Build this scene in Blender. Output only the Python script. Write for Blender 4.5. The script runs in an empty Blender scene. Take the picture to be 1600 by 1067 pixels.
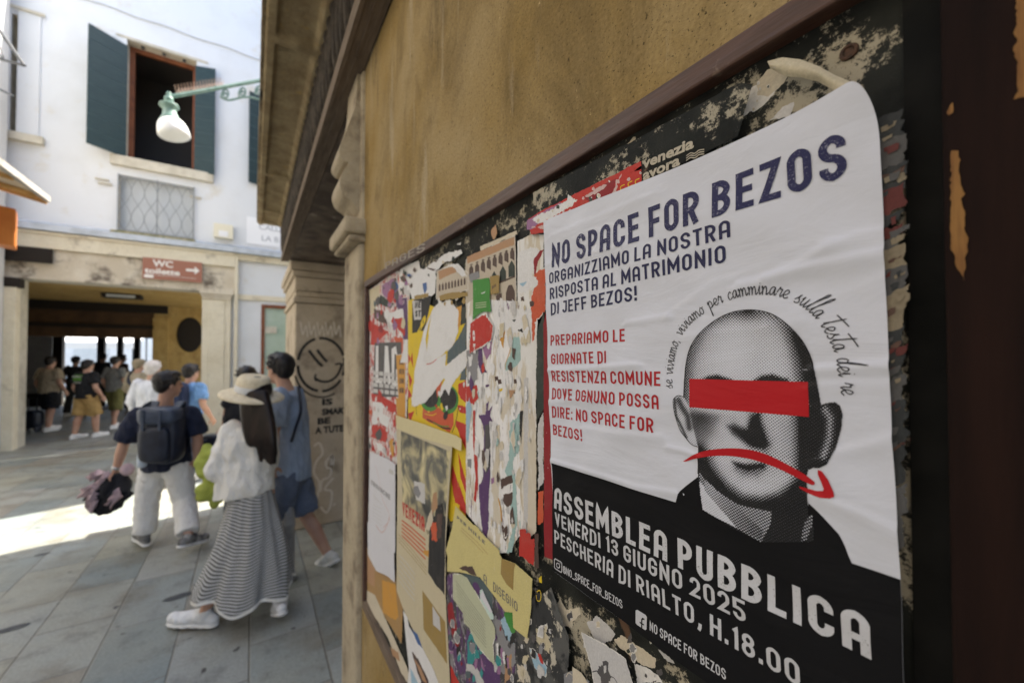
import bpy, bmesh, math, random
import numpy as np
from mathutils import Vector, Matrix, noise
from mathutils.geometry import tessellate_polygon

random.seed(7)
R = math.radians
scene = bpy.context.scene
COL = scene.collection

# ---------------------------------------------------------------- camera, sky, sun, exposure
FPX = 1600 * 14.0 / 36.0                 # focal length in photo pixels (14 mm lens)
YAW = math.atan((800 - 395) / FPX)       # camera looks to the right of the street axis (+Y)
PITCH = R(1.0)
SHIFT = 10.6 / 1600
EYE = Vector((0, 0, 1.72))
D = 0.30                                 # poster wall plane: X = D

cam_d = bpy.data.cameras.new("camera")
cam = bpy.data.objects.new("camera", cam_d)
COL.objects.link(cam)
cam.location = EYE
cam.rotation_euler = (math.pi / 2 + PITCH, 0, -YAW)
cam_d.lens = 14.0
cam_d.sensor_width = 36.0
cam_d.shift_y = SHIFT
cam_d.clip_start = 0.02
cam_d.clip_end = 500
cam_d.dof.use_dof = True
cam_d.dof.focus_distance = 0.36
cam_d.dof.aperture_fstop = 5.0
scene.camera = cam

SUN_EL = R(58)
SUN_AZ = math.atan2(0.97, 0.225)         # from +Y towards +X
sun_dir = Vector((math.sin(SUN_AZ) * math.cos(SUN_EL), math.cos(SUN_AZ) * math.cos(SUN_EL), math.sin(SUN_EL)))
world = bpy.data.worlds.new("World")
scene.world = world
world.use_nodes = True
wnt = world.node_tree
wnt.nodes.clear()
wo = wnt.nodes.new("ShaderNodeOutputWorld")
wb = wnt.nodes.new("ShaderNodeBackground")
ws = wnt.nodes.new("ShaderNodeTexSky")
ws.sky_type = 'NISHITA'
ws.sun_disc = False
ws.sun_elevation = SUN_EL
ws.sun_rotation = SUN_AZ
ws.air_density = 1.0
ws.dust_density = 3.0
wb.inputs["Strength"].default_value = 0.15
wnt.links.new(ws.outputs[0], wb.inputs["Color"])
wnt.links.new(wb.outputs[0], wo.inputs["Surface"])

sun_d = bpy.data.lights.new("sun", 'SUN')
sun_d.energy = 5.0
sun_d.angle = R(0.5)
sun_d.color = (1.0, 0.93, 0.82)
sun = bpy.data.objects.new("sun", sun_d)
sun.rotation_euler = (-sun_dir).to_track_quat('-Z', 'Y').to_euler()
sun.location = (10, 5, 20)
COL.objects.link(sun)

scene.view_settings.view_transform = 'Standard'
scene.view_settings.look = 'None'
scene.view_settings.gamma = 1
scene.view_settings.exposure = 1.84
scene.cycles.max_bounces = 10
scene.cycles.diffuse_bounces = 6
scene.cycles.use_denoising = True

# ---------------------------------------------------------------- geometry of the view (photo pixel -> place)
CAM_R = Vector((math.cos(YAW), -math.sin(YAW), 0))
CAM_F0 = Vector((math.sin(YAW), math.cos(YAW), 0))
CAM_F = CAM_F0 * math.cos(PITCH) + Vector((0, 0, math.sin(PITCH)))
CAM_U = -CAM_F0 * math.sin(PITCH) + Vector((0, 0, math.cos(PITCH)))

def ray(px, py):
    return CAM_R * ((px - 800) / FPX) + CAM_U * ((533.5 - py) / FPX + SHIFT * 1600 / FPX) + CAM_F

def W(px, py, off=0.0):
    """point of the poster wall, as (t, z): t runs to the right along the wall (t = -Y)"""
    d = ray(px, py)
    k = (D - off) / d.x
    return (-d.y * k, EYE.z + d.z * k)

def F(px, py, y=11.15):
    """point of a plane facing the camera down the street, as (x, z)"""
    d = ray(px, py)
    k = y / d.y
    return (d.x * k, EYE.z + d.z * k)

def G(px, py, z=0.0):
    d = ray(px, py)
    k = (z - EYE.z) / d.z
    return Vector((d.x * k, d.y * k, z))

def PT(px, py, depth):
    d = ray(px, py)
    return EYE + d * depth

def PX(px, py, x):
    d = ray(px, py)
    return EYE + d * (x / d.x)

# ---------------------------------------------------------------- materials
def new_mat(name):
    m = bpy.data.materials.new(name)
    m.use_nodes = True
    nt = m.node_tree
    nt.nodes.clear()
    out = nt.nodes.new("ShaderNodeOutputMaterial")
    bs = nt.nodes.new("ShaderNodeBsdfPrincipled")
    nt.links.new(bs.outputs[0], out.inputs[0])
    return m, nt, bs

def nd(nt, kind, **kw):
    n = nt.nodes.new(kind)
    for k, v in kw.items():
        setattr(n, k, v)
    return n

def coords(nt, stretch=(1, 1, 1), rot=(0, 0, 0)):
    tc = nd(nt, "ShaderNodeTexCoord")
    mp = nd(nt, "ShaderNodeMapping")
    mp.inputs["Scale"].default_value = stretch
    mp.inputs["Rotation"].default_value = rot
    nt.links.new(tc.outputs["Object"], mp.inputs["Vector"])
    return mp.outputs[0]

def tex_noise(nt, vec, scale, detail=6, rough=0.55, dist=0.0):
    n = nd(nt, "ShaderNodeTexNoise")
    n.inputs["Scale"].default_value = scale
    n.inputs["Detail"].default_value = detail
    n.inputs["Roughness"].default_value = rough
    n.inputs["Distortion"].default_value = dist
    nt.links.new(vec, n.inputs["Vector"])
    return n.outputs["Fac"]

def ramp(nt, fac, a, b, ca=(0, 0, 0, 1), cb=(1, 1, 1, 1)):
    r = nd(nt, "ShaderNodeValToRGB")
    r.color_ramp.elements[0].position = a
    r.color_ramp.elements[0].color = ca
    r.color_ramp.elements[1].position = b
    r.color_ramp.elements[1].color = cb
    nt.links.new(fac, r.inputs["Fac"])
    return r.outputs["Color"]

def mix(nt, fac, a, b, blend='MIX'):
    m = nd(nt, "ShaderNodeMix", data_type='RGBA', blend_type=blend)
    for sock, v in ((m.inputs["Factor"], fac), (m.inputs["A"], a), (m.inputs["B"], b)):
        pass
    ins = {"f": m.inputs[0], "a": m.inputs[6], "b": m.inputs[7]}
    for key, v in (("f", fac), ("a", a), ("b", b)):
        if isinstance(v, (int, float)):
            ins[key].default_value = v
        elif isinstance(v, tuple):
            ins[key].default_value = v if len(v) == 4 else (*v, 1)
        else:
            nt.links.new(v, ins[key])
    return m.outputs[2]

def bump(nt, bs, height, strength=0.3, dist=0.01, prev=None):
    b = nd(nt, "ShaderNodeBump")
    b.inputs["Strength"].default_value = strength
    b.inputs["Distance"].default_value = dist
    nt.links.new(height, b.inputs["Height"])
    if prev is not None:
        nt.links.new(prev, b.inputs["Normal"])
    nt.links.new(b.outputs[0], bs.inputs["Normal"])
    return b.outputs[0]

_MATS = {}
def mat(name, c1, c2=None, scale=4.0, lo=0.4, hi=0.65, rough=0.8, bmp=0.0, bscale=60.0, bdist=0.005,
        stretch=(1, 1, 1), metal=0.0, grain=0.12, spec=0.3, c3=None, scale3=1.0, lo3=0.5, hi3=0.7):
    if name in _MATS:
        return _MATS[name]
    m, nt, bs = new_mat(name)
    v = coords(nt, stretch)
    col = (*c1, 1)
    if c2 is not None:
        col = mix(nt, ramp(nt, tex_noise(nt, v, scale), lo, hi), (*c1, 1), (*c2, 1))
    if c3 is not None:
        col = mix(nt, ramp(nt, tex_noise(nt, v, scale3, 8, 0.65), lo3, hi3), col, (*c3, 1))
    if grain:
        g = ramp(nt, tex_noise(nt, v, bscale * 1.3, 3), 0.3, 0.7, (1 - grain,) * 3 + (1,), (1, 1, 1, 1))
        col = mix(nt, 1.0, col, g, 'MULTIPLY')
    if isinstance(col, tuple):
        bs.inputs["Base Color"].default_value = col
    else:
        nt.links.new(col, bs.inputs["Base Color"])
    bs.inputs["Roughness"].default_value = rough
    bs.inputs["Metallic"].default_value = metal
    bs.inputs["Specular IOR Level"].default_value = spec
    if bmp:
        bump(nt, bs, tex_noise(nt, v, bscale, 8, 0.6), bmp, bdist)
    _MATS[name] = m
    return m

# ---------------------------------------------------------------- mesh helpers
class MB:
    """collects vertices and faces (with materials) and links them as ONE mesh object"""
    def __init__(s):
        s.v, s.f, s.mi, s.mats = [], [], [], []
    def slot(s, m):
        if m not in s.mats:
            s.mats.append(m)
        return s.mats.index(m)
    def add(s, verts, faces, m):
        k = len(s.v)
        s.v += [tuple(p) for p in verts]
        i = s.slot(m)
        for f in faces:
            s.f.append(tuple(a + k for a in f))
            s.mi.append(i)
    def box(s, x0, x1, y0, y1, z0, z1, m):
        vs = [(x, y, z) for x in (x0, x1) for y in (y0, y1) for z in (z0, z1)]
        s.add(vs, [(0, 1, 3, 2), (4, 6, 7, 5), (0, 4, 5, 1), (2, 3, 7, 6), (0, 2, 6, 4), (1, 5, 7, 3)], m)
    def obox(s, o, ax, ay, az, m):
        """box from corner o along three vectors"""
        o = Vector(o)
        vs = [o + ax * i + ay * j + az * k for i in (0, 1) for j in (0, 1) for k in (0, 1)]
        s.add(vs, [(0, 1, 3, 2), (4, 6, 7, 5), (0, 4, 5, 1), (2, 3, 7, 6), (0, 2, 6, 4), (1, 5, 7, 3)], m)
    def tube(s, pts, radii, m, n=10, cap=True):
        pts = [Vector(p) for p in pts]
        if isinstance(radii, (int, float)):
            radii = [radii] * len(pts)
        rings = []
        up = None
        for i, p in enumerate(pts):
            d = (pts[min(i + 1, len(pts) - 1)] - pts[max(i - 1, 0)])
            d = d.normalized() if d.length > 1e-9 else Vector((0, 0, 1))
            if up is None:
                up = d.orthogonal().normalized()
            up = (up - d * up.dot(d))
            up = up.normalized() if up.length > 1e-6 else d.orthogonal().normalized()
            w = d.cross(up)
            rings.append([p + (up * math.cos(a) + w * math.sin(a)) * radii[i] for a in [2 * math.pi * j / n for j in range(n)]])
        vs = [q for r_ in rings for q in r_]
        fs = []
        for i in range(len(pts) - 1):
            for j in range(n):
                fs.append((i * n + j, i * n + (j + 1) % n, (i + 1) * n + (j + 1) % n, (i + 1) * n + j))
        if cap:
            fs.append(tuple(range(n - 1, -1, -1)))
            fs.append(tuple(range((len(pts) - 1) * n, len(pts) * n)))
        s.add(vs, fs, m)
    def lathe(s, base, prof, m, n=24, cap=True, axis=None, sx=1.0, sy=1.0):
        base = Vector(base)
        az = Vector((0, 0, 1)) if axis is None else Vector(axis).normalized()
        ax = az.orthogonal().normalized() if axis is not None else Vector((1, 0, 0))
        ay = az.cross(ax)
        vs, fs = [], []
        for r_, h in prof:
            for j in range(n):
                a = 2 * math.pi * j / n
                vs.append(base + ax * (r_ * sx * math.cos(a)) + ay * (r_ * sy * math.sin(a)) + az * h)
        for i in range(len(prof) - 1):
            for j in range(n):
                fs.append((i * n + j, i * n + (j + 1) % n, (i + 1) * n + (j + 1) % n, (i + 1) * n + j))
        if cap:
            fs.append(tuple(range(n - 1, -1, -1)))
            fs.append(tuple(range((len(prof) - 1) * n, len(prof) * n)))
        s.add(vs, fs, m)
    def ellipsoid(s, c, rx, ry, rz, m, axes=None, nu=14, nv=10):
        c = Vector(c)
        A = axes or (Vector((1, 0, 0)), Vector((0, 1, 0)), Vector((0, 0, 1)))
        vs = [c - A[2] * rz]
        for i in range(1, nv):
            p = -math.pi / 2 + math.pi * i / nv
            for j in range(nu):
                a = 2 * math.pi * j / nu
                vs.append(c + A[0] * (rx * math.cos(p) * math.cos(a)) + A[1] * (ry * math.cos(p) * math.sin(a)) + A[2] * (rz * math.sin(p)))
        vs.append(c + A[2] * rz)
        fs = [(0, 1 + (j + 1) % nu, 1 + j) for j in range(nu)]
        for i in range(nv - 2):
            for j in range(nu):
                fs.append((1 + i * nu + j, 1 + i * nu + (j + 1) % nu, 1 + (i + 1) * nu + (j + 1) % nu, 1 + (i + 1) * nu + j))
        t = len(vs) - 1
        k = 1 + (nv - 2) * nu
        fs += [(k + j, k + (j + 1) % nu, t) for j in range(nu)]
        s.add(vs, fs, m)
    def build(s, name, parent=None, smooth=False, loc=None, remesh=0, rs=3, bevel=0):
        base = Vector(loc) if loc is not None else (Vector(parent['_base']) if parent is not None and '_base' in parent else Vector((0, 0, 0)))
        me = bpy.data.meshes.new(name)
        me.from_pydata([tuple(Vector(p) - base) for p in s.v], [], s.f)
        for m in s.mats:
            me.materials.append(m)
        me.polygons.foreach_set("material_index", s.mi)
        if smooth:
            me.polygons.foreach_set("use_smooth", [True] * len(me.polygons))
        me.update()
        o = bpy.data.objects.new(name, me)
        COL.objects.link(o)
        if remesh or bevel:
            if remesh:
                md = o.modifiers.new("rm", 'REMESH')
                md.mode = 'VOXEL'
                md.voxel_size = remesh
                md.use_smooth_shade = True
                if rs:
                    ms = o.modifiers.new("sm", 'SMOOTH')
                    ms.iterations = rs
                    ms.factor = 0.5
            else:
                mb_ = o.modifiers.new("bv", 'BEVEL')
                mb_.width = bevel
                mb_.segments = 2
                mb_.limit_method = 'ANGLE'
            dg = bpy.context.evaluated_depsgraph_get()
            me2 = bpy.data.meshes.new_from_object(o.evaluated_get(dg))
            o.modifiers.clear()
            o.data = me2
            me2.name = name
            if not me2.materials:
                me2.materials.append(s.mats[0])
        if parent is not None:
            o.parent = parent
        elif loc is not None:
            o.location = base
        return o

def thing(name, label, cat, loc=(0, 0, 0), group=None, kind=None):
    o = bpy.data.objects.new(name, None)
    COL.objects.link(o)
    o.location = loc
    o.empty_display_size = 0.1
    o['_base'] = tuple(loc)
    o['label'] = label
    o['category'] = cat
    if group:
        o['group'] = group
    if kind:
        o['kind'] = kind
    return o

def tag(o, label, cat, group=None, kind=None):
    o['label'] = label
    o['category'] = cat
    if group:
        o['group'] = group
    if kind:
        o['kind'] = kind
    return o
# ---------------------------------------------------------------- materials of the setting
def plaster_mat(name, base, light, dark, stain):
    m, nt, bs = new_mat(name)
    v = coords(nt)
    vs = coords(nt, (1.0, 1.0, 0.55))
    c = mix(nt, ramp(nt, tex_noise(nt, v, 3.2, 8, 0.62), 0.36, 0.66), (*base, 1), (*light, 1))
    c = mix(nt, ramp(nt, tex_noise(nt, vs, 5.5, 10, 0.7, 0.6), 0.48, 0.70), c, (*dark, 1))
    c = mix(nt, ramp(nt, tex_noise(nt, coords(nt, (1, 1, 0.12)), 14, 8, 0.7), 0.57, 0.70), c, (*stain, 1))
    c = mix(nt, ramp(nt, tex_noise(nt, v, 75, 5, 0.7), 0.62, 0.70), c, tuple(x * 0.45 for x in dark) + (1,))
    c = mix(nt, ramp(nt, tex_noise(nt, v, 330, 3, 0.6), 0.61, 0.68), c, tuple(x * 0.4 for x in dark) + (1,))
    c = mix(nt, ramp(nt, tex_noise(nt, coords(nt, (1, 1.6, 0.7)), 48, 7, 0.75), 0.66, 0.70), c, tuple(min(1, x * 1.5) for x in light) + (1,))
    cn = tex_noise(nt, coords(nt, (1, 2.4, 0.42)), 1.9, 8, 0.62)
    cd = nd(nt, "ShaderNodeMath", operation='SUBTRACT'); nt.links.new(cn, cd.inputs[0]); cd.inputs[1].default_value = 0.645
    ca_ = nd(nt, "ShaderNodeMath", operation='ABSOLUTE'); nt.links.new(cd.outputs[0], ca_.inputs[0])
    c = mix(nt, ramp(nt, ca_.outputs[0], 0.0, 0.004, (0.7, 0.7, 0.7, 1), (0, 0, 0, 1)), c, tuple(x * 0.3 for x in dark) + (1,))
    c = mix(nt, ramp(nt, ca_.outputs[0], 0.0, 0.035, (0.3, 0.3, 0.3, 1), (0, 0, 0, 1)), c, (dark[0] * 0.75, dark[1] * 0.8, dark[2] * 1.1, 1))
    g = ramp(nt, tex_noise(nt, v, 230, 4), 0.3, 0.7, (0.8, 0.8, 0.8, 1), (1.08, 1.08, 1.08, 1))
    c = mix(nt, 1.0, c, g, 'MULTIPLY')
    nt.links.new(c, bs.inputs["Base Color"])
    bs.inputs["Roughness"].default_value = 0.9
    bs.inputs["Specular IOR Level"].default_value = 0.15
    b1 = bump(nt, bs, tex_noise(nt, v, 9, 10, 0.65), 0.5, 0.02)
    bump(nt, bs, tex_noise(nt, v, 160, 6, 0.7), 0.6, 0.003, b1)
    return m

M_OCHRE = plaster_mat("ochre_plaster", (0.325, 0.218, 0.074), (0.42, 0.315, 0.16), (0.195, 0.135, 0.056), (0.47, 0.385, 0.25))
M_OCHRE_IN = plaster_mat("passage_plaster", (0.46, 0.31, 0.11), (0.52, 0.37, 0.15), (0.32, 0.20, 0.075), (0.40, 0.28, 0.13))
M_WHITE = mat("white_stucco", (0.70, 0.72, 0.74), (0.61, 0.62, 0.62), 1.3, 0.5, 0.85, 0.9, 0.25, 40, 0.01, grain=0.05, c3=(0.60, 0.56, 0.47), scale3=1.6, lo3=0.58, hi3=0.74)
M_CREAM = mat("cream_stone", (0.74, 0.68, 0.53), (0.66, 0.59, 0.44), 3.5, 0.4, 0.7, 0.85, 0.25, 30, 0.01, c3=(0.28, 0.23, 0.17), scale3=2.2, lo3=0.6, hi3=0.75)
M_STAINED = mat("stained_beam_stone", (0.68, 0.62, 0.50), (0.58, 0.51, 0.39), 3.0, 0.4, 0.6, 0.85, 0.3, 30, 0.01, c3=(0.16, 0.13, 0.10), scale3=2.6, lo3=0.52, hi3=0.66)
M_STONE = mat("pale_stone", (0.48, 0.405, 0.285), (0.37, 0.305, 0.21), 9, 0.4, 0.7, 0.85, 0.8, 70, 0.008, c3=(0.19, 0.15, 0.105), scale3=9, lo3=0.53, hi3=0.70)
M_CORN = mat("cornice_stone", (0.46, 0.36, 0.21), (0.29, 0.215, 0.12), 9, 0.4, 0.62, 0.9, 0.8, 30, 0.015, c3=(0.085, 0.07, 0.05), scale3=7, lo3=0.50, hi3=0.66)
M_CORN_IN = mat("sooty_cornice_panel", (0.30, 0.22, 0.115), (0.09, 0.075, 0.05), 4.5, 0.40, 0.58, 0.9, 0.6, 40, 0.01, c3=(0.40, 0.26, 0.10), scale3=5, lo3=0.56, hi3=0.7)
M_CARVE = mat("blackened_carving", (0.045, 0.036, 0.028), (0.10, 0.08, 0.06), 20, 0.45, 0.7, 0.8, 0.7, 60, 0.01)
M_LINTEL = mat("weathered_lintel_wood", (0.20, 0.15, 0.105), (0.13, 0.095, 0.066), 14, 0.4, 0.65, 0.8, 0.5, 50, 0.006, stretch=(6, 0.6, 6))
M_MARBLE = mat("sooty_marble", (0.15, 0.115, 0.085), (0.07, 0.05, 0.038), 7, 0.42, 0.6, 0.6, 0.3, 30, 0.01, c3=(0.33, 0.29, 0.24), scale3=6, lo3=0.6, hi3=0.66)
M_PIER = mat("grimy_pier_stone", (0.56, 0.47, 0.35), (0.45, 0.37, 0.265), 5, 0.4, 0.7, 0.9, 0.4, 60, 0.006, c3=(0.17, 0.13, 0.09), scale3=3, lo3=0.55, hi3=0.75)
M_BLACKPAINT = mat("black_spray_paint", (0.02, 0.02, 0.02), rough=0.7)
M_GREYPAINT = mat("faded_white_paint", (0.74, 0.67, 0.56), rough=0.8)
M_PALE = mat("pale_courtyard_stucco", (0.66, 0.66, 0.66), (0.55, 0.54, 0.52), 1.5, 0.4, 0.7, 0.9)
M_SHUT = mat("dark_green_paint", (0.020, 0.044, 0.050), (0.030, 0.058, 0.062), 6, 0.4, 0.7, 0.55, 0.1, 30, stretch=(1, 1, 5))
M_FRAMEB = mat("red_brown_window_wood", (0.22, 0.075, 0.03), (0.15, 0.05, 0.022), 8, rough=0.6)
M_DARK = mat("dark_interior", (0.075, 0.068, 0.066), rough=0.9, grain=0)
M_SOFFIT = mat("window_lintel_stone", (0.62, 0.58, 0.48), (0.5, 0.46, 0.37), 6, rough=0.85)
M_LEAD = mat("lead_flashing", (0.55, 0.60, 0.66), (0.42, 0.46, 0.50), 5, rough=0.55, metal=0.0, bmp=0.2)
M_IRON = mat("wrought_iron", (0.045, 0.05, 0.06), rough=0.6)
M_FROST = mat("frosted_glass", (0.58, 0.61, 0.63), (0.52, 0.55, 0.57), 3, rough=0.4)
M_MOSS = mat("mossy_sill", (0.42, 0.36, 0.20), (0.20, 0.19, 0.07), 12, 0.4, 0.6, 0.9, 0.5, 60)
M_BROWN = mat("brown_beam_paint", (0.10, 0.055, 0.026), (0.06, 0.034, 0.018), 3, rough=0.8)
M_DKBROWN = mat("dark_timber", (0.022, 0.017, 0.013), rough=0.8)
M_GREENGL = mat("green_door_glass", (0.36, 0.46, 0.36), (0.44, 0.52, 0.44), 2, rough=0.35)

def paving_mat():
    m, nt, bs = new_mat("trachyte_paving")
    v = coords(nt, (1, 1, 1), (0, 0, math.pi / 2))
    w = tex_noise(nt, coords(nt), 1.3, 3)
    br = nd(nt, "ShaderNodeTexBrick")
    br.offset = 0.43
    br.offset_frequency = 2
    br.squash = 0.82
    br.squash_frequency = 3
    br.inputs["Color1"].default_value = (0, 0, 0, 1)
    br.inputs["Color2"].default_value = (1, 1, 1, 1)
    br.inputs["Mortar"].default_value = (0.5, 0.5, 0.5, 1)
    br.inputs["Scale"].default_value = 1.0
    br.inputs["Mortar Size"].default_value = 0.007
    br.inputs["Mortar Smooth"].default_value = 0.9
    br.inputs["Brick Width"].default_value = 0.64
    br.inputs["Row Height"].default_value = 0.37
    nt.links.new(v, br.inputs["Vector"])
    rm = nd(nt, "ShaderNodeValToRGB")
    rm.color_ramp.interpolation = 'LINEAR'
    e = rm.color_ramp.elements
    e[0].position = 0.1; e[0].color = (0.175, 0.215, 0.215, 1)
    e[1].position = 0.95; e[1].color = (0.235, 0.215, 0.175, 1)
    for p_, c_ in ((0.32, (0.30, 0.33, 0.32, 1)), (0.5, (0.31, 0.305, 0.235, 1)), (0.68, (0.22, 0.25, 0.245, 1)), (0.82, (0.34, 0.35, 0.33, 1))):
        k = e.new(p_); k.color = c_
    nt.links.new(br.outputs["Color"], rm.inputs["Fac"])
    tone = rm.outputs["Color"]
    tint = mix(nt, ramp(nt, tex_noise(nt, coords(nt), 0.8, 4), 0.42, 0.62), tone, (0.33, 0.315, 0.235, 1))
    tint = mix(nt, 0.5, tone, tint)
    tint = mix(nt, 0.25, tint, (0.255, 0.265, 0.245, 1))
    st = mix(nt, ramp(nt, tex_noise(nt, coords(nt), 5, 9, 0.7), 0.52, 0.72), tint, (0.085, 0.085, 0.08, 1))
    st = mix(nt, 0.72, tint, st)
    st = mix(nt, ramp(nt, tex_noise(nt, coords(nt), 2.1, 6, 0.6), 0.50, 0.68, (0, 0, 0, 1), (0.6, 0.6, 0.6, 1)), st, (0.15, 0.125, 0.085, 1))
    st = mix(nt, ramp(nt, tex_noise(nt, coords(nt), 34, 5, 0.7), 0.58, 0.72, (0, 0, 0, 1), (0.55, 0.55, 0.55, 1)), st, (0.33, 0.34, 0.31, 1))
    g = ramp(nt, tex_noise(nt, coords(nt), 70, 4), 0.3, 0.7, (0.82, 0.82, 0.82, 1), (1.1, 1.1, 1.1, 1))
    st = mix(nt, 1.0, st, g, 'MULTIPLY')
    spots = ramp(nt, tex_noise(nt, coords(nt), 11, 2), 0.70, 0.73)
    st = mix(nt, spots, st, (0.05, 0.05, 0.05, 1))
    c = mix(nt, br.outputs["Fac"], st, (0.13, 0.125, 0.11, 1))
    nt.links.new(c, bs.inputs["Base Color"])
    rr = ramp(nt, tex_noise(nt, coords(nt), 4, 6), 0.3, 0.7, (0.34,) * 3 + (1,), (0.62,) * 3 + (1,))
    nt.links.new(rr, bs.inputs["Roughness"])
    bs.inputs["Specular IOR Level"].default_value = 0.5
    inv = nd(nt, "ShaderNodeMath", operation='SUBTRACT')
    inv.inputs[0].default_value = 1.0
    nt.links.new(br.outputs["Fac"], inv.inputs[1])
    b1 = bump(nt, bs, inv.outputs[0], 0.6, 0.006)
    bump(nt, bs, tex_noise(nt, coords(nt), 22, 8, 0.6), 0.3, 0.01, b1)
    return m

# ribbons (painted or printed strokes)
def fillet(path, closed=False, seg=7):
    pts = [(p[0], p[1], p[2] if len(p) > 2 else 0) for p in path]
    out = []
    n = len(pts)
    for i, (x, y, r) in enumerate(pts):
        if r <= 0 or (not closed and i in (0, n - 1)):
            out.append((x, y)); continue
        a = np.array(pts[i - 1][:2]); b = np.array((x, y)); c = np.array(pts[(i + 1) % n][:2])
        u, v = a - b, c - b
        lu, lv = np.linalg.norm(u), np.linalg.norm(v)
        u /= lu; v /= lv
        ra = pts[i - 1][2]; rc = pts[(i + 1) % n][2]
        cosang = float(np.dot(u, v))
        tl = r / max(1e-6, math.tan(math.acos(max(-1, min(1, cosang))) / 2))
        tl = min(tl, lu * (0.5 if ra > 0 else 0.98), lv * (0.5 if rc > 0 else 0.98))
        for k in range(seg + 1):
            f_ = k / seg
            q = (1 - f_) ** 2 * (b + u * tl) + 2 * f_ * (1 - f_) * (b + (u + v) * tl * 0.18) + f_ ** 2 * (b + v * tl)
            out.append(tuple(q))
    return out

def ribbon(pts, w, closed=False, maxseg=None, lanes=1):
    """2D stroke of width w along pts -> verts, quads"""
    P = [np.array(p, float) for p in pts]
    Q = [P[0]]
    for p in P[1:]:
        if np.linalg.norm(p - Q[-1]) > 1e-9:
            Q.append(p)
    if closed and np.linalg.norm(Q[0] - Q[-1]) < 1e-9:
        Q.pop()
    if maxseg:
        Z = []
        m_ = len(Q)
        for i in range(m_ if closed else m_ - 1):
            a, b = Q[i], Q[(i + 1) % m_]
            k = max(1, int(math.ceil(np.linalg.norm(b - a) / maxseg)))
            Z += [a + (b - a) * j / k for j in range(k)]
        if not closed:
            Z.append(Q[-1])
        Q = Z
    n_ = len(Q)
    L, Rr = [], []
    for i in range(n_):
        if closed or 0 < i < n_ - 1:
            d0 = Q[i] - Q[i - 1]
            d1 = Q[(i + 1) % n_] - Q[i]
        elif i == 0:
            d0 = d1 = Q[1] - Q[0]
        else:
            d0 = d1 = Q[-1] - Q[-2]
        d0 = d0 / np.linalg.norm(d0); d1 = d1 / np.linalg.norm(d1)
        n0 = np.array((-d0[1], d0[0])); n1 = np.array((-d1[1], d1[0]))
        m_ = n0 + n1
        lm = np.linalg.norm(m_)
        m_ = n0 if lm < 1e-6 else m_ / lm
        k = min(1.0 / max(0.30, float(np.dot(m_, n0))), 2.4)
        ww_ = w[i] if isinstance(w, (list, tuple)) else w
        L.append(Q[i] + m_ * (ww_ / 2) * k)
        Rr.append(Q[i] - m_ * (ww_ / 2) * k)
    vs, fs = [], []
    q_ = lanes + 1
    for a, b in zip(L, Rr):
        vs += [tuple(a + (b - a) * k / lanes) for k in range(q_)]
    for i in range(n_ if closed else n_ - 1):
        j = (i + 1) % n_
        for k in range(lanes):
            fs.append((i * q_ + k, i * q_ + k + 1, j * q_ + k + 1, j * q_ + k))
    return vs, fs

def spline(pts, per=8, closed=False):
    P = [np.array(p, float) for p in pts]
    out = []
    n_ = len(P)
    rng = range(n_) if closed else range(n_ - 1)
    for i in rng:
        p0 = P[i - 1] if (closed or i > 0) else P[0]
        p1 = P[i]; p2 = P[(i + 1) % n_]
        p3 = P[(i + 2) % n_] if (closed or i + 2 < n_) else P[-1]
        for k in range(per):
            t_ = k / per
            out.append(tuple(0.5 * ((2 * p1) + (-p0 + p2) * t_ + (2 * p0 - 5 * p1 + 4 * p2 - p3) * t_ ** 2 + (-p0 + 3 * p1 - 3 * p2 + p3) * t_ ** 3)))
    if not closed:
        out.append(tuple(P[-1]))
    return out


# ---------------------------------------------------------------- ground
gm = MB()
n = 24
gm.add([(-70, -60, 0), (70, -60, 0), (70, 90, 0), (-70, 90, 0)], [(0, 1, 2, 3)], paving_mat())
pav = gm.build("pavement")
pav['kind'] = 'structure'
for (pa, pb, la, lb_, ang) in ((278, 932, 0.085, 0.035, 0.1), (66, 866, 0.05, 0.02, 0.1), (18, 982, 0.08, 0.03, 0.1)):
    pm = MB()
    c_ = G(pa, pb)
    rnd_ = random.Random(pa)
    ring = []
    for i in range(26):
        a = 2 * math.pi * i / 26
        rr = 1 + rnd_.uniform(-0.12, 0.12)
        dx, dy = la * rr * math.cos(a), lb_ * rr * math.sin(a)
        ring.append((c_.x + dx * math.cos(ang) - dy * math.sin(ang), c_.y + dx * math.sin(ang) + dy * math.cos(ang), 0.004))
    pm.add(ring, [tuple(range(26))], mat("dark_paving_patch", (0.06, 0.065, 0.07), (0.09, 0.095, 0.1), 20, rough=0.6))
    pm.build("dark_patch", pav)  # dark irregular patch lying on the paving

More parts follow.
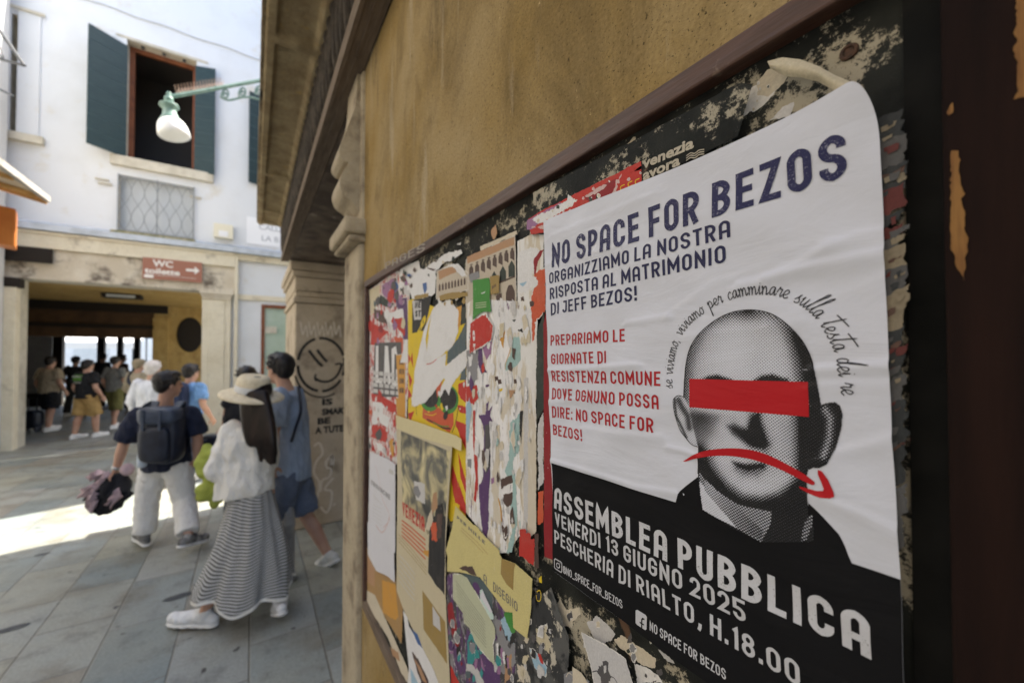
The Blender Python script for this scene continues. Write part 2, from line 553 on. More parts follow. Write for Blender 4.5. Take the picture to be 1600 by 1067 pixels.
def wall_holes(mb, xs, zs, y, thick, holes, m, mr=None):
    """wall facing -Y at plane y with rectangular holes (x0,x1,z0,z1) and their reveals"""
    X = sorted(set([xs[0], xs[1]] + [c for h in holes for c in h[:2]]))
    Z = sorted(set([zs[0], zs[1]] + [c for h in holes for c in h[2:]]))
    for a, b in zip(X, X[1:]):
        for c, d in zip(Z, Z[1:]):
            mx, mz = (a + b) / 2, (c + d) / 2
            if any(h[0] < mx < h[1] and h[2] < mz < h[3] for h in holes):
                continue
            mb.add([(a, y, c), (b, y, c), (b, y, d), (a, y, d)], [(0, 1, 2, 3)], m)
            mb.add([(a, y + thick, c), (b, y + thick, c), (b, y + thick, d), (a, y + thick, d)], [(3, 2, 1, 0)], m)
    mr = mr or m
    for h in holes:
        x0, x1, z0, z1 = h
        for p in (((x0, z0), (x0, z1)), ((x0, z1), (x1, z1)), ((x1, z1), (x1, z0)), ((x1, z0), (x0, z0))):
            (a, c), (b, d) = p
            if abs(c - d) < 1e-6 and c <= zs[0] + 1e-6:
                continue
            mb.add([(a, y, c), (b, y, d), (b, y + thick, d), (a, y + thick, c)], [(0, 1, 2, 3)], mr)
    mb.add([(xs[0], y, zs[1]), (xs[1], y, zs[1]), (xs[1], y + thick, zs[1]), (xs[0], y + thick, zs[1])], [(0, 1, 2, 3)], m)

# ---------------------------------------------------------------- white building across the end of the street
YF = 11.15
def FX(px, y=YF):
    return F(px, 555, y)[0]
wb_root = thing("white_building", "white stuccoed house with dark green shutters above an ochre passage", "building", (-1, YF, 0))
# window openings
x0, x1 = FX(190), FX(301)
zt = F(245, 76)[1]; zb = F(245, 255)[1]; zs_ = F(245, 88)[1]
win = (x0, x1, zb, zt)
gx0, gx1 = FX(181), FX(300)
gz1, gz0 = F(240, 282)[1], F(240, 369)[1]
gril = (gx0, gx1, gz0, gz1)
lx0, lx1 = FX(7.5), FX(18.5)
lzt, lzb = F(14, 20)[1], F(14, 207)[1]
lwin = (lx0, lx1, lzb, lzt)
px0, px1 = -7.0, FX(365)
ph = 3.13
pcol = FX(315)
wall_m = MB()
pass_h = (-3.62, pcol, 0, ph)
dx0, dx1 = FX(409), FX(447)
dz1 = F(428, 478)[1]
door_h = (dx0, dx1, 0, dz1)
wall_holes(wall_m, (-9.0, 1.7), (0, 10.8), YF, 0.3, [win, gril, lwin, pass_h, door_h], M_WHITE, M_SOFFIT)
wall_m.build("wall", wb_root)
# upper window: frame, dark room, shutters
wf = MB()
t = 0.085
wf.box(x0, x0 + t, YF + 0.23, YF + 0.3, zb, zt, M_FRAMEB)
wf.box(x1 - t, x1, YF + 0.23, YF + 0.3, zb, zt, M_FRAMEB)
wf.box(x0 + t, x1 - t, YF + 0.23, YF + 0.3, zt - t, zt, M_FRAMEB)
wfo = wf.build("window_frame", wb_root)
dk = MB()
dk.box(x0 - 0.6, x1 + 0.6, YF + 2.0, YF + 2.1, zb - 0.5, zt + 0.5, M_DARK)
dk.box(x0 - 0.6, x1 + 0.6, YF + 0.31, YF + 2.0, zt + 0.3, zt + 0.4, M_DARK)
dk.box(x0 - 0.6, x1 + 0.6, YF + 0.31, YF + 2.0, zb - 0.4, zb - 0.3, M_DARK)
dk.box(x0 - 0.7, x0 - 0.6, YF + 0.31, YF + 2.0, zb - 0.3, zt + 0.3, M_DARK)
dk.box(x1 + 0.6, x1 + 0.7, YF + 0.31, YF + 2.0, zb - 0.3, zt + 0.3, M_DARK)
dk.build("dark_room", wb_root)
lt = MB()
lt.box(x0 - 0.16, x1 + 0.2, YF - 0.02, YF - 0.001, zt + 0.012, zt + 0.05, M_SOFFIT)
for k_ in (0.2, 0.5, 0.8):
    lt.box(x0 + (x1 - x0) * k_ - 0.03, x0 + (x1 - x0) * k_ + 0.03, YF + 0.08, YF + 0.14, zt - 0.035, zt - 0.002, M_IRON)
lt.build("window_lintel", wb_root)
def sill(px_a, px_b, pz, th, proud, m, nm="sill"):
    a, b = FX(px_a), FX(px_b)
    z = F((px_a + px_b) / 2, pz)[1]
    s_ = MB()
    s_.box(a, b, YF - proud, YF + 0.02, z - th, z, m)
    s_.build(nm, wb_root, bevel=0.01)
sill(168, 330, 257, 0.2, 0.10, M_SOFFIT)
sill(172, 304, 369, 0.14, 0.16, M_MOSS)
M_SHUTL = mat("pale_green_edge_paint", (0.10, 0.145, 0.155), rough=0.6)
def shutter(hx, ang, width, z0, z1, side):
    s_ = MB()
    # boards in a leaf hinged at hx, opened outwards by ang
    d = Vector((side * math.cos(ang), -math.sin(ang), 0))
    nrm = Vector((d.y, -d.x, 0)) * (1 if side < 0 else -1)
    o = Vector((hx, YF - 0.02, z0))
    nb = 8
    hgt = (z1 - z0) / nb
    for i in range(nb):
        s_.obox(o + Vector((0, 0, i * hgt + 0.006)), d * width, nrm * 0.035, Vector((0, 0, hgt - 0.012)), M_SHUT)
    s_.obox(o + nrm * 0.006, d * width * 0.995, nrm * 0.02, Vector((0, 0, z1 - z0 - 0.004)), M_SHUTL)
    so = s_.build("shutter", wb_root)
    for f_ in (0.45, 0.75):
        k = MB()
        p = o + d * (width * f_) + nrm * -0.02 + Vector((0, 0, (z1 - z0) * 0.3))
        k.ellipsoid(p, 0.035, 0.035, 0.04, M_IRON)
        k.obox(p + Vector((-0.015, -0.015, -0.16)), Vector((0.03, 0, 0)), Vector((0, 0.03, 0)), Vector((0, 0, 0.14)), M_IRON)
        k.build("latch", so, loc=(0, 0, 0))
    return so
shutter(x0 + 0.02, R(38), (x1 - x0) * 0.53, zb - 0.02, zs_ + 0.02, -1)
shutter(x1 - 0.02, R(18), (x1 - x0) * 0.33, zb - 0.05, zs_ + 0.05, 1)
shutter(FX(412), R(24), 0.36, F(398, 290)[1], F(398, 150)[1], -1)
# narrow window at the far left with a stone surround
nw = MB()
lw = 0.09
nw.box(lx0 - lw, lx0, YF - 0.04, YF + 0.02, lzb, lzt + lw, M_WHITE)
nw.box(lx1, lx1 + 0.28, YF - 0.04, YF + 0.02, lzb, lzt + lw, M_WHITE)
nw.box(lx0 - lw, lx1 + 0.34, YF - 0.07, YF - 0.04, lzt + lw, lzt + 0.14, M_SOFFIT)
nw.box(lx0 - lw, lx1 + 0.36, YF - 0.12, YF + 0.02, lzb - 0.14, lzb, M_SOFFIT)
nw.build("window_surround", wb_root)
dk2 = MB(); dk2.box(lx0 - 0.3, lx1 + 0.3, YF + 0.6, YF + 0.7, lzb - 0.3, lzt + 0.3, M_DARK); dk2.build("dark_pane", wb_root)
# grille window
gp = MB()
gp.box(gx0, gx1, YF + 0.14, YF + 0.16, gz0, gz1, M_FROST)
gp.build("window_pane", wb_root)
M_IRONP = mat("grey_painted_iron", (0.30, 0.32, 0.34), rough=0.6)
gi = MB()
W_ = gx1 - gx0
H_ = gz1 - gz0
yg = YF - 0.05
for fx in (0.0, 0.5, 1.0):
    gi.tube([(gx0 + W_ * fx, yg, gz0), (gx0 + W_ * fx, yg, gz1)], 0.013, M_IRONP, 6)
for z_ in (gz0 + 0.04, gz1 - 0.05):
    gi.tube([(gx0, yg, z_), (gx1, yg, z_)], 0.014, M_IRONP, 6)
for half in (0, 1):
    for k in range(3):
        xa = gx0 + W_ * (half * 0.5 + (k + 0.5) / 6)
        for sg in (-1, 1):
            pts = []
            for i in range(17):
                f_ = i / 16
                pts.append((xa + sg * W_ * 0.083 * math.sin(f_ * math.pi * 2), yg - 0.01 * sg, gz0 + 0.04 + f_ * (H_ - 0.09)))
            gi.tube(pts, 0.007, M_IRONP, 5)
gi.build("iron_grille", wb_root)
# lead covered ledge, beam over the passage, pillar
def fz(px, py):
    return F(px, py)[1]
zl1, zl0 = fz(200, 366), fz(200, 378)
led = MB()
led.box(-3.9, 1.7, YF - 0.22, YF, zl0, zl1 - 0.05, M_LEAD)
led.add([(-3.9, YF - 0.22, zl1 - 0.046), (1.7, YF - 0.22, zl1 - 0.046), (1.7, YF - 0.003, zl1 + 0.04), (-3.9, YF - 0.003, zl1 + 0.04)], [(0, 1, 2, 3)], M_LEAD)
led.build("lead_ledge", wb_root)
bm_ = MB()
zb1, zb0 = zl0 - 0.003, fz(200, 403)
bm_.box(-3.9, px1, YF - 0.14, YF - 0.002, zb0, zb1, M_CREAM)
bm_.box(-3.9, px1, YF - 0.17, YF - 0.14, zb0 + 0.26, zb1 - 0.01, M_CREAM)
bm_.build("beam_moulding", wb_root, bevel=0.008)
b2 = MB()
b2.box(-3.9, px1, YF - 0.08, YF - 0.002, ph + 0.004, zb0 - 0.003, M_STAINED)
b2.box(-3.9, px1 - 0.01, YF - 0.12, YF - 0.08, ph + 0.004, ph + 0.06, M_STAINED)
b2.build("passage_beam", wb_root, bevel=0.008)
pl = MB()
pl.box(pcol + 0.004, px1 - 0.06, YF - 0.10, YF - 0.002, 0, ph - 0.16, M_CREAM)
pl.box(pcol + 0.12, px1 - 0.17, YF - 0.12, YF - 0.10, 0.0, ph - 0.2, M_CREAM)
for i, (a, b) in enumerate(((0.16, 0.11), (0.105, 0.06), (0.055, 0.0))):
    pl.box(pcol - 0.02 * i, px1 - 0.05 + 0.02 * i, YF - 0.13 - 0.02 * i, YF - 0.002, ph - a, ph - b, M_STAINED)
pl.build("pillar", wb_root, bevel=0.008)
rw = MB()
rw.box(px1, px1 + 0.07, YF - 0.13, YF - 0.002, 0, zb1, M_CREAM)
rw.box(px1 + 0.07, 1.7, YF - 0.10, YF - 0.002, zb1 - 0.14, zb1, M_CREAM)
rw.box(px1 + 0.07, 1.7, YF - 0.05, YF - 0.002, dz1 + 0.10, dz1 + 0.22, M_CREAM)
rw.build("stone_band", wb_root, bevel=0.006)
df = MB()
df.box(dx0 - 0.02, dx0 + 0.05, YF - 0.02, YF + 0.05, 0, dz1 + 0.02, M_FRAMEB)
df.box(dx0 + 0.05, dx1, YF - 0.02, YF + 0.05, dz1 - 0.06, dz1 + 0.02, M_FRAMEB)
dfo = df.build("door_frame", wb_root)
dg = MB(); dg.box(dx0 + 0.05, dx1, YF + 0.02, YF + 0.04, 0, dz1 - 0.06, M_GREENGL)
dg.build("glass_pane", dfo, loc=wb_root['_base'])
dpa = MB(); dpa.box(dx0 + 0.06, dx0 + 0.30, YF - 0.005, YF + 0.015, dz1 - 0.66, dz1 - 0.50, M_SOFFIT); dpa.build("notice", dfo, loc=wb_root['_base'])
# passage interior
pi = MB()
pi.box(-7.5, 2.0, YF + 0.302, 15.2, ph, ph + 0.2, M_OCHRE_IN)
ybw = 15.0
xr = FX(240, ybw)
pi.box(xr, 2.0, ybw, ybw + 0.3, 0, ph - 0.002, M_OCHRE_IN)
pi.box(-7.7, -7.5, YF + 0.302, 20.3, 0, ph - 0.003, M_DKBROWN)
pi.box(xr + 0.3, xr + 0.5, ybw + 0.302, 20.0, 0, 2.9, M_BROWN)
pi.box(-7.5, xr + 0.5, 15.302, 20.3, 2.85, 3.0, M_DKBROWN)
pi.build("passage_wall", wb_root)
pb = MB()
pb.box(-7.5, xr + 0.3, ybw - 0.12, ybw, F(150, 486, ybw)[1], ph - 0.003, M_DKBROWN)
pb.box(-7.5, xr, ybw, ybw + 0.2, F(150, 527, ybw)[1], F(150, 486, ybw)[1], M_BROWN)
pb.box(-7.5, xr, ybw - 0.06, ybw - 0.002, F(150, 512, ybw)[1], F(150, 506, ybw)[1], M_DKBROWN)
pb.build("timber_beam", wb_root)
pq = MB()
pq.box(xr - 0.02, xr + 0.32, ybw - 0.06, ybw - 0.002, 0, ph - 0.35, M_OCHRE_IN)
pq.build("pilaster", wb_root)
ov = MB()
cx, cz = F(297, 523, ybw)
ov.lathe((cx, ybw - 0.03, cz), [(0.0, 0), (0.30, 0), (0.33, 0.02), (0.33, 0.03)], M_DKBROWN, 28, axis=(0, 1, 0), sx=1.0, sy=1.0)
oo = ov.build("oval_niche", wb_root)
# stretch to an oval
for v_ in oo.data.vertices:
    b_ = Vector(wb_root['_base'])
    v_.co.z = (v_.co.z + b_.z - cz) * 1.55 + cz - b_.z
    v_.co.x = (v_.co.x + b_.x - cx) * 0.92 + cx - b_.x
# far end of the tunnel: posts and a header
fe = MB()
ye = 20.0
he = F(170, 527, ye)[1]
fe.box(-7.5, xr + 0.3, ye, ye + 0.2, he, 2.85, M_DKBROWN)
for a, b in ((30, 98), (152, 163), (183, 191), (209, 218)):
    fe.box(FX(a, ye), FX(b, ye), ye - 0.05, ye + 0.2, 0, he, M_DKBROWN)
fe.build("tunnel_posts", wb_root)
sm_ = MB()
sm_.box(F(44, 555, 17.5)[0], F(82, 555, 17.5)[0], 17.45, 17.5, 0.6, F(60, 516, 17.5)[1], mat("grey_shutter_metal", (0.34, 0.37, 0.40), (0.25, 0.27, 0.3), 3, rough=0.5, stretch=(1, 1, 12)))
sm_.build("metal_shutter", wb_root)
# ceiling lamp in the passage
cl = thing("ceiling_lamp", "flat dark ceiling lamp under the ochre passage ceiling", "lamp", (F(192, 459, 12.6)[0], 12.6, ph))
c_ = MB()
lx, ly = cl.location.x, 12.6
c_.box(lx - 0.33, lx + 0.33, ly - 0.16, ly + 0.16, ph - 0.10, ph - 0.003, M_DKBROWN)
c_.build("housing", cl)
c_ = MB(); c_.box(lx - 0.24, lx + 0.24, ly - 0.175, ly - 0.162, ph - 0.095, ph - 0.035, M_FROST); c_.build("diffuser", cl)

# sunlit square beyond the passage
sq = thing("far_house", "pale house in the sun seen through the passage end", "building", (-8, 31, 0))
s_ = MB(); s_.box(-20, 6, 31, 31.5, 0, 9, M_WHITE); s_.build("wall", sq)
for i in range(7):
    s_ = MB()
    s_.box(-18 + i * 3.3, -16.6 + i * 3.3, 30.97, 31.0 - 0.002, 0.0, 2.3, M_FROST)
    s_.build("shop_window", sq)
ca = thing("market_canopy", "white market canopy in the sun beyond the passage", "canopy", (-9, 25, 0))
c_ = MB()
c_.add([(-14, 23.6, 2.28), (-4.2, 23.6, 2.28), (-4.2, 26.4, 2.9), (-14, 26.4, 2.9)], [(0, 1, 2, 3)], mat("canvas_white", (0.8, 0.79, 0.76), rough=0.9))
c_.add([(-14, 23.6, 2.0), (-4.2, 23.6, 2.0), (-4.2, 23.6, 2.275), (-14, 23.6, 2.275)], [(0, 1, 2, 3)], mat("canvas_white", (0.8, 0.79, 0.76)))
c_.build("canvas", ca)
for x_ in (-13.8, -10.5, -7.4, -4.4):
    for y_ in (23.7, 26.3):
        c_ = MB()
        c_.tube([(x_, y_, 0), (x_, y_, 2.2 if y_ < 25 else 2.85)], 0.03, M_IRON, 8)
        c_.build("pole", ca)

# small things on the facade
ab = thing("alarm_box", "small cream alarm box on the white wall", "box", (*[F(346, 363)[0]], YF, F(346, 363)[1]))
a_ = MB()
ax0, ax1 = FX(332), FX(362)
a_.box(ax0, ax1, YF - 0.14, YF - 0.002, fz(346, 374), fz(346, 352), mat("cream_plastic", (0.74, 0.70, 0.55), rough=0.5, grain=0.02))
a_.build("casing", ab, bevel=0.012)
a_ = MB(); a_.box(ax0 + 0.09, ax1 - 0.09, YF - 0.155, YF - 0.142, fz(346, 372), fz(346, 363), mat("white_plastic", (0.8, 0.8, 0.8), rough=0.4, grain=0)); a_.build("lens", ab)

def text_mesh(s, name, parent, origin, right, up, height, m, bold=0.0, align='LEFT', width=None):
    cu = bpy.data.curves.new("lettering", 'FONT')
    cu.body = s
    cu.size = 1.0
    cu.offset = bold
    cu.align_x = align
    cu.resolution_u = 3
    cu.fill_mode = 'BOTH'
    tmp = bpy.data.objects.new("lettering", cu)
    COL.objects.link(tmp)
    me = bpy.data.meshes.new_from_object(tmp.evaluated_get(bpy.context.evaluated_depsgraph_get()))
    bpy.data.objects.remove(tmp)
    bpy.data.curves.remove(cu)
    origin, right, up = Vector(origin), Vector(right).normalized(), Vector(up).normalized()
    ws_ = [v.co.x for v in me.vertices]
    k = height / 0.72
    kx = k if width is None else width / (max(ws_) - min(ws_))
    base = Vector(parent['_base']) if parent is not None and '_base' in parent else Vector((0, 0, 0))
    for v in me.vertices:
        v.co = origin + right * (v.co.x * kx) + up * (v.co.y * k) - base
    me.materials.clear()
    me.materials.append(m)
    me.name = name
    o = bpy.data.objects.new(name, me)
    COL.objects.link(o)
    if parent is not None:
        o.parent = parent
    return o

M_WLET = mat("white_lettering", (0.8, 0.76, 0.7), rough=0.6, grain=0)
M_BLET = mat("black_lettering", (0.05, 0.05, 0.05), rough=0.6, grain=0)
ns = thing("street_sign", "white painted street name panel beside the cornice", "sign", (FX(415), YF, fz(415, 365)))
n_ = MB(); n_.box(FX(383), FX(452), YF - 0.02, YF - 0.003, fz(415, 384), fz(415, 343), mat("white_sign_paint", (0.83, 0.84, 0.86), rough=0.8, grain=0.02)); n_.build("panel", ns)
M_FADE = mat("grey_lettering", (0.42, 0.44, 0.47), rough=0.7, grain=0)
text_mesh("CALLE", "lettering", ns, (FX(402), YF - 0.024, fz(415, 360)), (1, 0, 0), (0, 0, 1), 0.13, M_FADE, 0.01)
text_mesh("LA B", "lettering", ns, (FX(406), YF - 0.024, fz(415, 377)), (1, 0, 0), (0, 0, 1), 0.13, M_FADE, 0.01)

wc = thing("toilet_sign", "brown toilet direction sign with white arrow on the passage beam", "sign", (FX(268), YF - 0.1, fz(268, 425)))
M_WC = mat("brown_sign_paint", (0.34, 0.15, 0.10), rough=0.5, grain=0.03)
z1_, z0_ = fz(268, 408), fz(268, 440)
w_ = MB(); w_.box(FX(223), FX(315), YF - 0.155, YF - 0.125, z0_, z1_, M_WC); w_.build("panel", wc)
yw = YF - 0.16
xw0 = FX(223)
ww = FX(315) - xw0
hw = z1_ - z0_
text_mesh("WC", "lettering", wc, (xw0 + ww * 0.17, yw, z0_ + hw * 0.62), (1, 0, 0), (0, 0, 1), hw * 0.3, M_WLET, 0.03)
text_mesh("toilette", "lettering", wc, (xw0 + ww * 0.04, yw, z0_ + hw * 0.27), (1, 0, 0), (0, 0, 1), hw * 0.26, M_WLET, 0.03, width=ww * 0.58)
ar = MB()
ax_, az_ = xw0 + ww * 0.72, z0_ + hw * 0.58
ar.add([(ax_, yw, az_ - hw * 0.06), (ax_ + ww * 0.15, yw, az_ - hw * 0.06), (ax_ + ww * 0.15, yw, az_ + hw * 0.06), (ax_, yw, az_ + hw * 0.06)], [(0, 1, 2, 3)], M_WLET)
ar.add([(ax_ + ww * 0.15, yw, az_ - hw * 0.2), (ax_ + ww * 0.24, yw, az_), (ax_ + ww * 0.15, yw, az_ + hw * 0.2)], [(0, 1, 2)], M_WLET)
ar.box(xw0 + ww * 0.03, xw0 + ww * 0.18, yw - 0.003, yw, z0_ + hw * 0.05, z0_ + hw * 0.2, M_WLET)
ar.box(xw0 + ww * 0.2, xw0 + ww * 0.9, yw - 0.003, yw, z0_ + hw * 0.185, z0_ + hw * 0.2, M_WLET)
ar.build("arrow", wc)
dsn = thing("shop_sign", "blank black sign board at the left end of the passage beam", "sign", (FX(45), YF - 0.1, fz(45, 400)))
d_ = MB(); d_.box(FX(7), FX(84), YF - 0.16, YF - 0.128, fz(45, 411), fz(45, 388), M_DKBROWN); d_.build("panel", dsn)

cb = MB()
pts_ = []
for i in range(19):
    px_ = 100 + i * 19
    pts_.append((F(px_, 0, YF)[0], YF - 0.02, F(px_, -12 + i * 6.6 + 1.2 * math.sin(i * 1.3), YF)[1]))
cb.tube(pts_, 0.012, mat("pale_cable", (0.52, 0.53, 0.54), rough=0.6), 6)
cb.build("cable", wb_root)
for (pa, pb) in ((160, 281), (306, 309), (165, 288)):
    x_, z_ = F(pa, pb, YF)
    hk = MB()
    hk.box(x_ - 0.1, x_ + 0.1, YF - 0.05, YF - 0.002, z_ - 0.012, z_ + 0.012, M_SOFFIT)
    hk.build("wall_hook", wb_root)

# ---------------------------------------------------------------- left side of the street
M_LEFTW = mat("pale_grey_stucco", (0.62, 0.63, 0.62), (0.54, 0.54, 0.52), 1.5, 0.4, 0.7, 0.9, 0.2, 40)
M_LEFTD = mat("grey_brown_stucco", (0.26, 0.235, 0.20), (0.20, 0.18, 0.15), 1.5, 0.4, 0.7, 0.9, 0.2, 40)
lb = thing("left_house", "cream house wall at the left edge of the street", "building", (-4, 9, 0))
l_ = MB()
l_.box(-8.0, -3.74, 4.0, 10.9, 0, 9.6, M_LEFTW)
l_.box(-8.0, -3.74, -8.0, 3.998, 0, 9.5, M_LEFTD)  # unseen near stretch, added tall and dark to cut light on the board
l_.build("wall", lb)
l_ = MB()
l_.box(-4.3, -3.60, 10.903, 11.10, 0, 2.95, M_CREAM)
l_.box(-4.3, -3.56, 10.89, 11.12, 2.955, 3.12, M_DKBROWN)
l_.build("pillar", lb, bevel=0.008)
aw = thing("awning", "pale canvas shop awning jutting out over the left side", "awning", tuple(PX(5, 275, -3.74)))
tip = PT(72, 312, 6.32)
tx, ty, tz = tip
M_CANV = mat("cream_canvas", (0.66, 0.58, 0.44), (0.56, 0.48, 0.36), 4, rough=0.9)
M_HONEY = mat("honey_wood", (0.55, 0.33, 0.12), (0.42, 0.24, 0.08), 5, rough=0.6)
M_GREYB = mat("weathered_grey_board", (0.42, 0.40, 0.37), (0.3, 0.28, 0.25), 5, rough=0.8)
zw = tz + 0.24
a_ = MB()
y0a = ty - 4.0
top = [(-3.738, y0a, zw), (tx, y0a, tz), (tx, ty, tz), (-3.738, ty, zw)]
a_.add(top + [(x, y, z + 0.03) for x, y, z in top], [(3, 2, 1, 0), (4, 5, 6, 7), (0, 1, 5, 4), (1, 2, 6, 5), (2, 3, 7, 6), (3, 0, 4, 7)], M_CANV)
a_.build("canopy", aw)
a_ = MB()
a_.box(tx - 0.02, tx + 0.04, y0a, ty + 0.03, tz - 0.03, tz + 0.06, M_GREYB)
a_.build("front_rail", aw)
a_ = MB()
d_ = Vector((tx + 3.738, 0, tz - zw))
a_.obox((-3.738, ty + 0.004, zw - 0.07), d_, Vector((0, 0.035, 0)), Vector((0, 0, 0.10)), M_HONEY)
a_.build("end_board", aw)
for k_ in range(6):
    a_ = MB()
    a_.obox((-3.738, y0a + 0.2 + k_ * 0.7, zw - 0.07), d_ * 0.98, Vector((0, 0.04, 0)), Vector((0, 0, 0.06)), M_HONEY)
    a_.build("rafter", aw)
ob = thing("hanging_sign", "orange box sign hanging below the awning at the left edge", "sign", tuple(PT(5, 345, 6.1)))
M_ORANGE = mat("orange_panel", (0.52, 0.18, 0.04), (0.44, 0.14, 0.03), 3, rough=0.5)
o0 = PT(24, 386, 6.1)
o_ = MB()
hgt_ = (386 - 326) / FPX * 6.1
o_.obox(o0, Vector((-0.55, -0.02, 0.08)), Vector((-0.1, 0.35, 0)), Vector((0, 0, hgt_)), M_ORANGE)
o_.build("box", ob, bevel=0.02)
br_ = thing("sign_bracket", "black triangular iron bracket jutting from the left edge", "bracket", tuple(PT(0, 70, 5.6)))
b_ = MB()
q = [PT(-20, 20, 5.6), PT(38, 103, 5.6), PT(-20, 87, 5.6), PT(-20, 130, 5.6), PT(20, 150, 6.4)]
b_.tube([q[0], q[1]], 0.022, M_IRON, 6)
b_.tube([q[1], q[2]], 0.018, M_IRON, 6)
b_.tube([PT(-10, 50, 5.6), PT(6, 90, 5.6)], 0.01, M_IRON, 6)
b_.tube([q[3], q[4]], 0.016, M_IRON, 6)
b_.tube([PT(-20, 70, 5.6), PT(10, 96, 5.6)], 0.01, M_IRON, 6)
b_.build("frame", br_)

# ---------------------------------------------------------------- the corner building that carries the board
rb = thing("ochre_building", "ochre plastered house with a sooty stone cornice over its shop opening", "building", (0.5, 1, 0))
YJ0, YJ1 = 1.34, 1.576
YP = 4.46
YC = 5.8
zL, zK = 2.656, 3.0
r_ = MB()
r_.box(D, 0.8, -1.5, YJ0, 0, zL - 0.002, M_OCHRE)
r_.box(D, 0.8, -1.5, YC, zK + 0.1, 8.0, M_OCHRE)
r_.box(0.802, 2.6, -1.5, -1.3, 0, 8.0, M_PALE)
r_.build("wall", rb)
r_ = MB()
r_.box(2.6, 8, -3.0, YC, 0, 12.0, M_PALE)  # unseen block, added tall to keep the sun off the street
r_.build("unseen_rear_wing", rb)
# near jamb: pilaster, capital, scrolled console
p_ = MB()
zc0, zc1 = 2.085, 2.16
p_.box(D - 0.018, 0.8, YJ0, YJ1, 0, zc0, M_STONE)
p_.box(D - 0.010, 0.8, YJ0, YJ1 - 0.01, zc1, 2.655, M_STONE)
p_.build("pilaster", rb, bevel=0.012)
p_ = MB()
p_.box(D - 0.05, 0.8, YJ0 - 0.012, YJ1 + 0.03, zc0 + 0.0, zc0 + 0.022, M_STONE)
p_.box(D - 0.064, 0.8, YJ0 - 0.02, YJ1 + 0.045, zc0 + 0.022, zc1, M_STONE)
p_.build("capital", rb, bevel=0.012)
p_ = MB()
prof = [(D - 0.010 - o_, z_) for o_, z_ in spline([(0.000, 2.19), (0.022, 2.222), (0.048, 2.240), (0.060, 2.272), (0.052, 2.310), (0.034, 2.345), (0.050, 2.352), (0.063, 2.374), (0.052, 2.42), (0.032, 2.48), (0.014, 2.55), (0.008, 2.652)], 5)]
for y0_, y1_ in ((YJ0 + 0.03, YJ1 - 0.05),):
    vs = [(x_, y_, z_) for x_, z_ in prof for y_ in (y0_, y1_)]
    vs += [(0.4, y_, z_) for x_, z_ in prof for y_ in (y0_, y1_)]
    n_ = len(prof)
    fs = []
    for i in range(n_ - 1):
        fs.append((2 * i, 2 * i + 1, 2 * i + 3, 2 * i + 2))
        fs.append((2 * i, 2 * i + 2, 2 * n_ + 2 * i + 2, 2 * n_ + 2 * i))
        fs.append((2 * i + 1, 2 * n_ + 2 * i + 1, 2 * n_ + 2 * i + 3, 2 * i + 3))
    fs.append((0, 2 * n_, 2 * n_ + 1, 1))
    p_.add(vs, fs, M_STONE)
p_.build("console", rb, smooth=False)
# lintel with its proud timber face, carved frieze and panelled cornice soffit
XL = 0.2275
r_ = MB()
r_.box(XL + 0.012, D - 0.003, -1.5, YP + 0.1, zL, zL + 0.02, M_LINTEL)
r_.box(XL, XL + 0.012, -1.5, YP + 0.1, zL - 0.006, zL + 0.05, M_LINTEL)
for k in range(9):
    r_.box(XL + 0.034, XL + 0.040, -0.2 + k * 0.5, 0.29 + k * 0.5, zL - 0.003, zL - 0.0005, M_LINTEL)
r_.build("lintel_board", rb)
r_ = MB()
r_.box(D, 0.8, YJ0 - 0.2, YP + 0.002, zL + 0.001, zK + 0.098, M_MARBLE)
r_.box(XL + 0.02, D - 0.002, -1.5, YP + 0.08, zL + 0.022, zK + 0.097, M_CARVE)
r_.build("lintel", rb)
r_ = MB()
rnd = random.Random(3)
yy = -0.4
while yy < YP + 0.02:
    st = 0.075
    zc = (zL + zK) / 2 + 0.02
    tilt = rnd.uniform(0.2, 0.5)
    A = (Vector((1, 0, 0)), Vector((0, math.cos(tilt), math.sin(tilt))), Vector((0, -math.sin(tilt), math.cos(tilt))))
    r_.ellipsoid((XL + 0.016, yy, zc), 0.028, 0.022, 0.15, M_CARVE, A, 8, 8)
    r_.ellipsoid((XL + 0.012, yy + 0.03, zc + 0.09), 0.026, 0.028, 0.04, M_CARVE, None, 8, 6)
    yy += st
r_.build("carved_frieze", rb, smooth=True)
XO = 0.034
r_ = MB()
r_.box(XO - 0.002, XL + 0.019, -1.5, YP + 0.14, zK + 0.045, zK + 0.16, M_CORN)
r_.build("cornice", rb)
def soffit_mat():
    m, nt, bs = new_mat("sooty_soffit_stone")
    v = coords(nt)
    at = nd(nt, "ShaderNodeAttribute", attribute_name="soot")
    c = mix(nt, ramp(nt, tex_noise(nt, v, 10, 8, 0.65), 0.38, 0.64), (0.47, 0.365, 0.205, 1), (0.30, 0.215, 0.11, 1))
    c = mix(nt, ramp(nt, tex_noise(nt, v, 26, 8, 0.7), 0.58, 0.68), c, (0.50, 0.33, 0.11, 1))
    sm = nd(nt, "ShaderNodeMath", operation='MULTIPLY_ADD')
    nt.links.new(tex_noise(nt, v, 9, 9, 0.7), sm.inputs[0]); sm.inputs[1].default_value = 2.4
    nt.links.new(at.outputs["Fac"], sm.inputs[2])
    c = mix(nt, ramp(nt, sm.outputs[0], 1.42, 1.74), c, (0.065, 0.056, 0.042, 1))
    nt.links.new(c, bs.inputs["Base Color"])
    bs.inputs["Roughness"].default_value = 0.92
    b1 = bump(nt, bs, tex_noise(nt, v, 30, 10, 0.7), 0.8, 0.012)
    return m
r_ = MB()
nx_, ny_ = 46, 420
ribs = [(Zc - 0.13 * math.sin(YAW)) / math.cos(YAW) for Zc in (0.55, 1.63, 2.84)] + [YP - 0.30, YP + 0.09]
soot = []
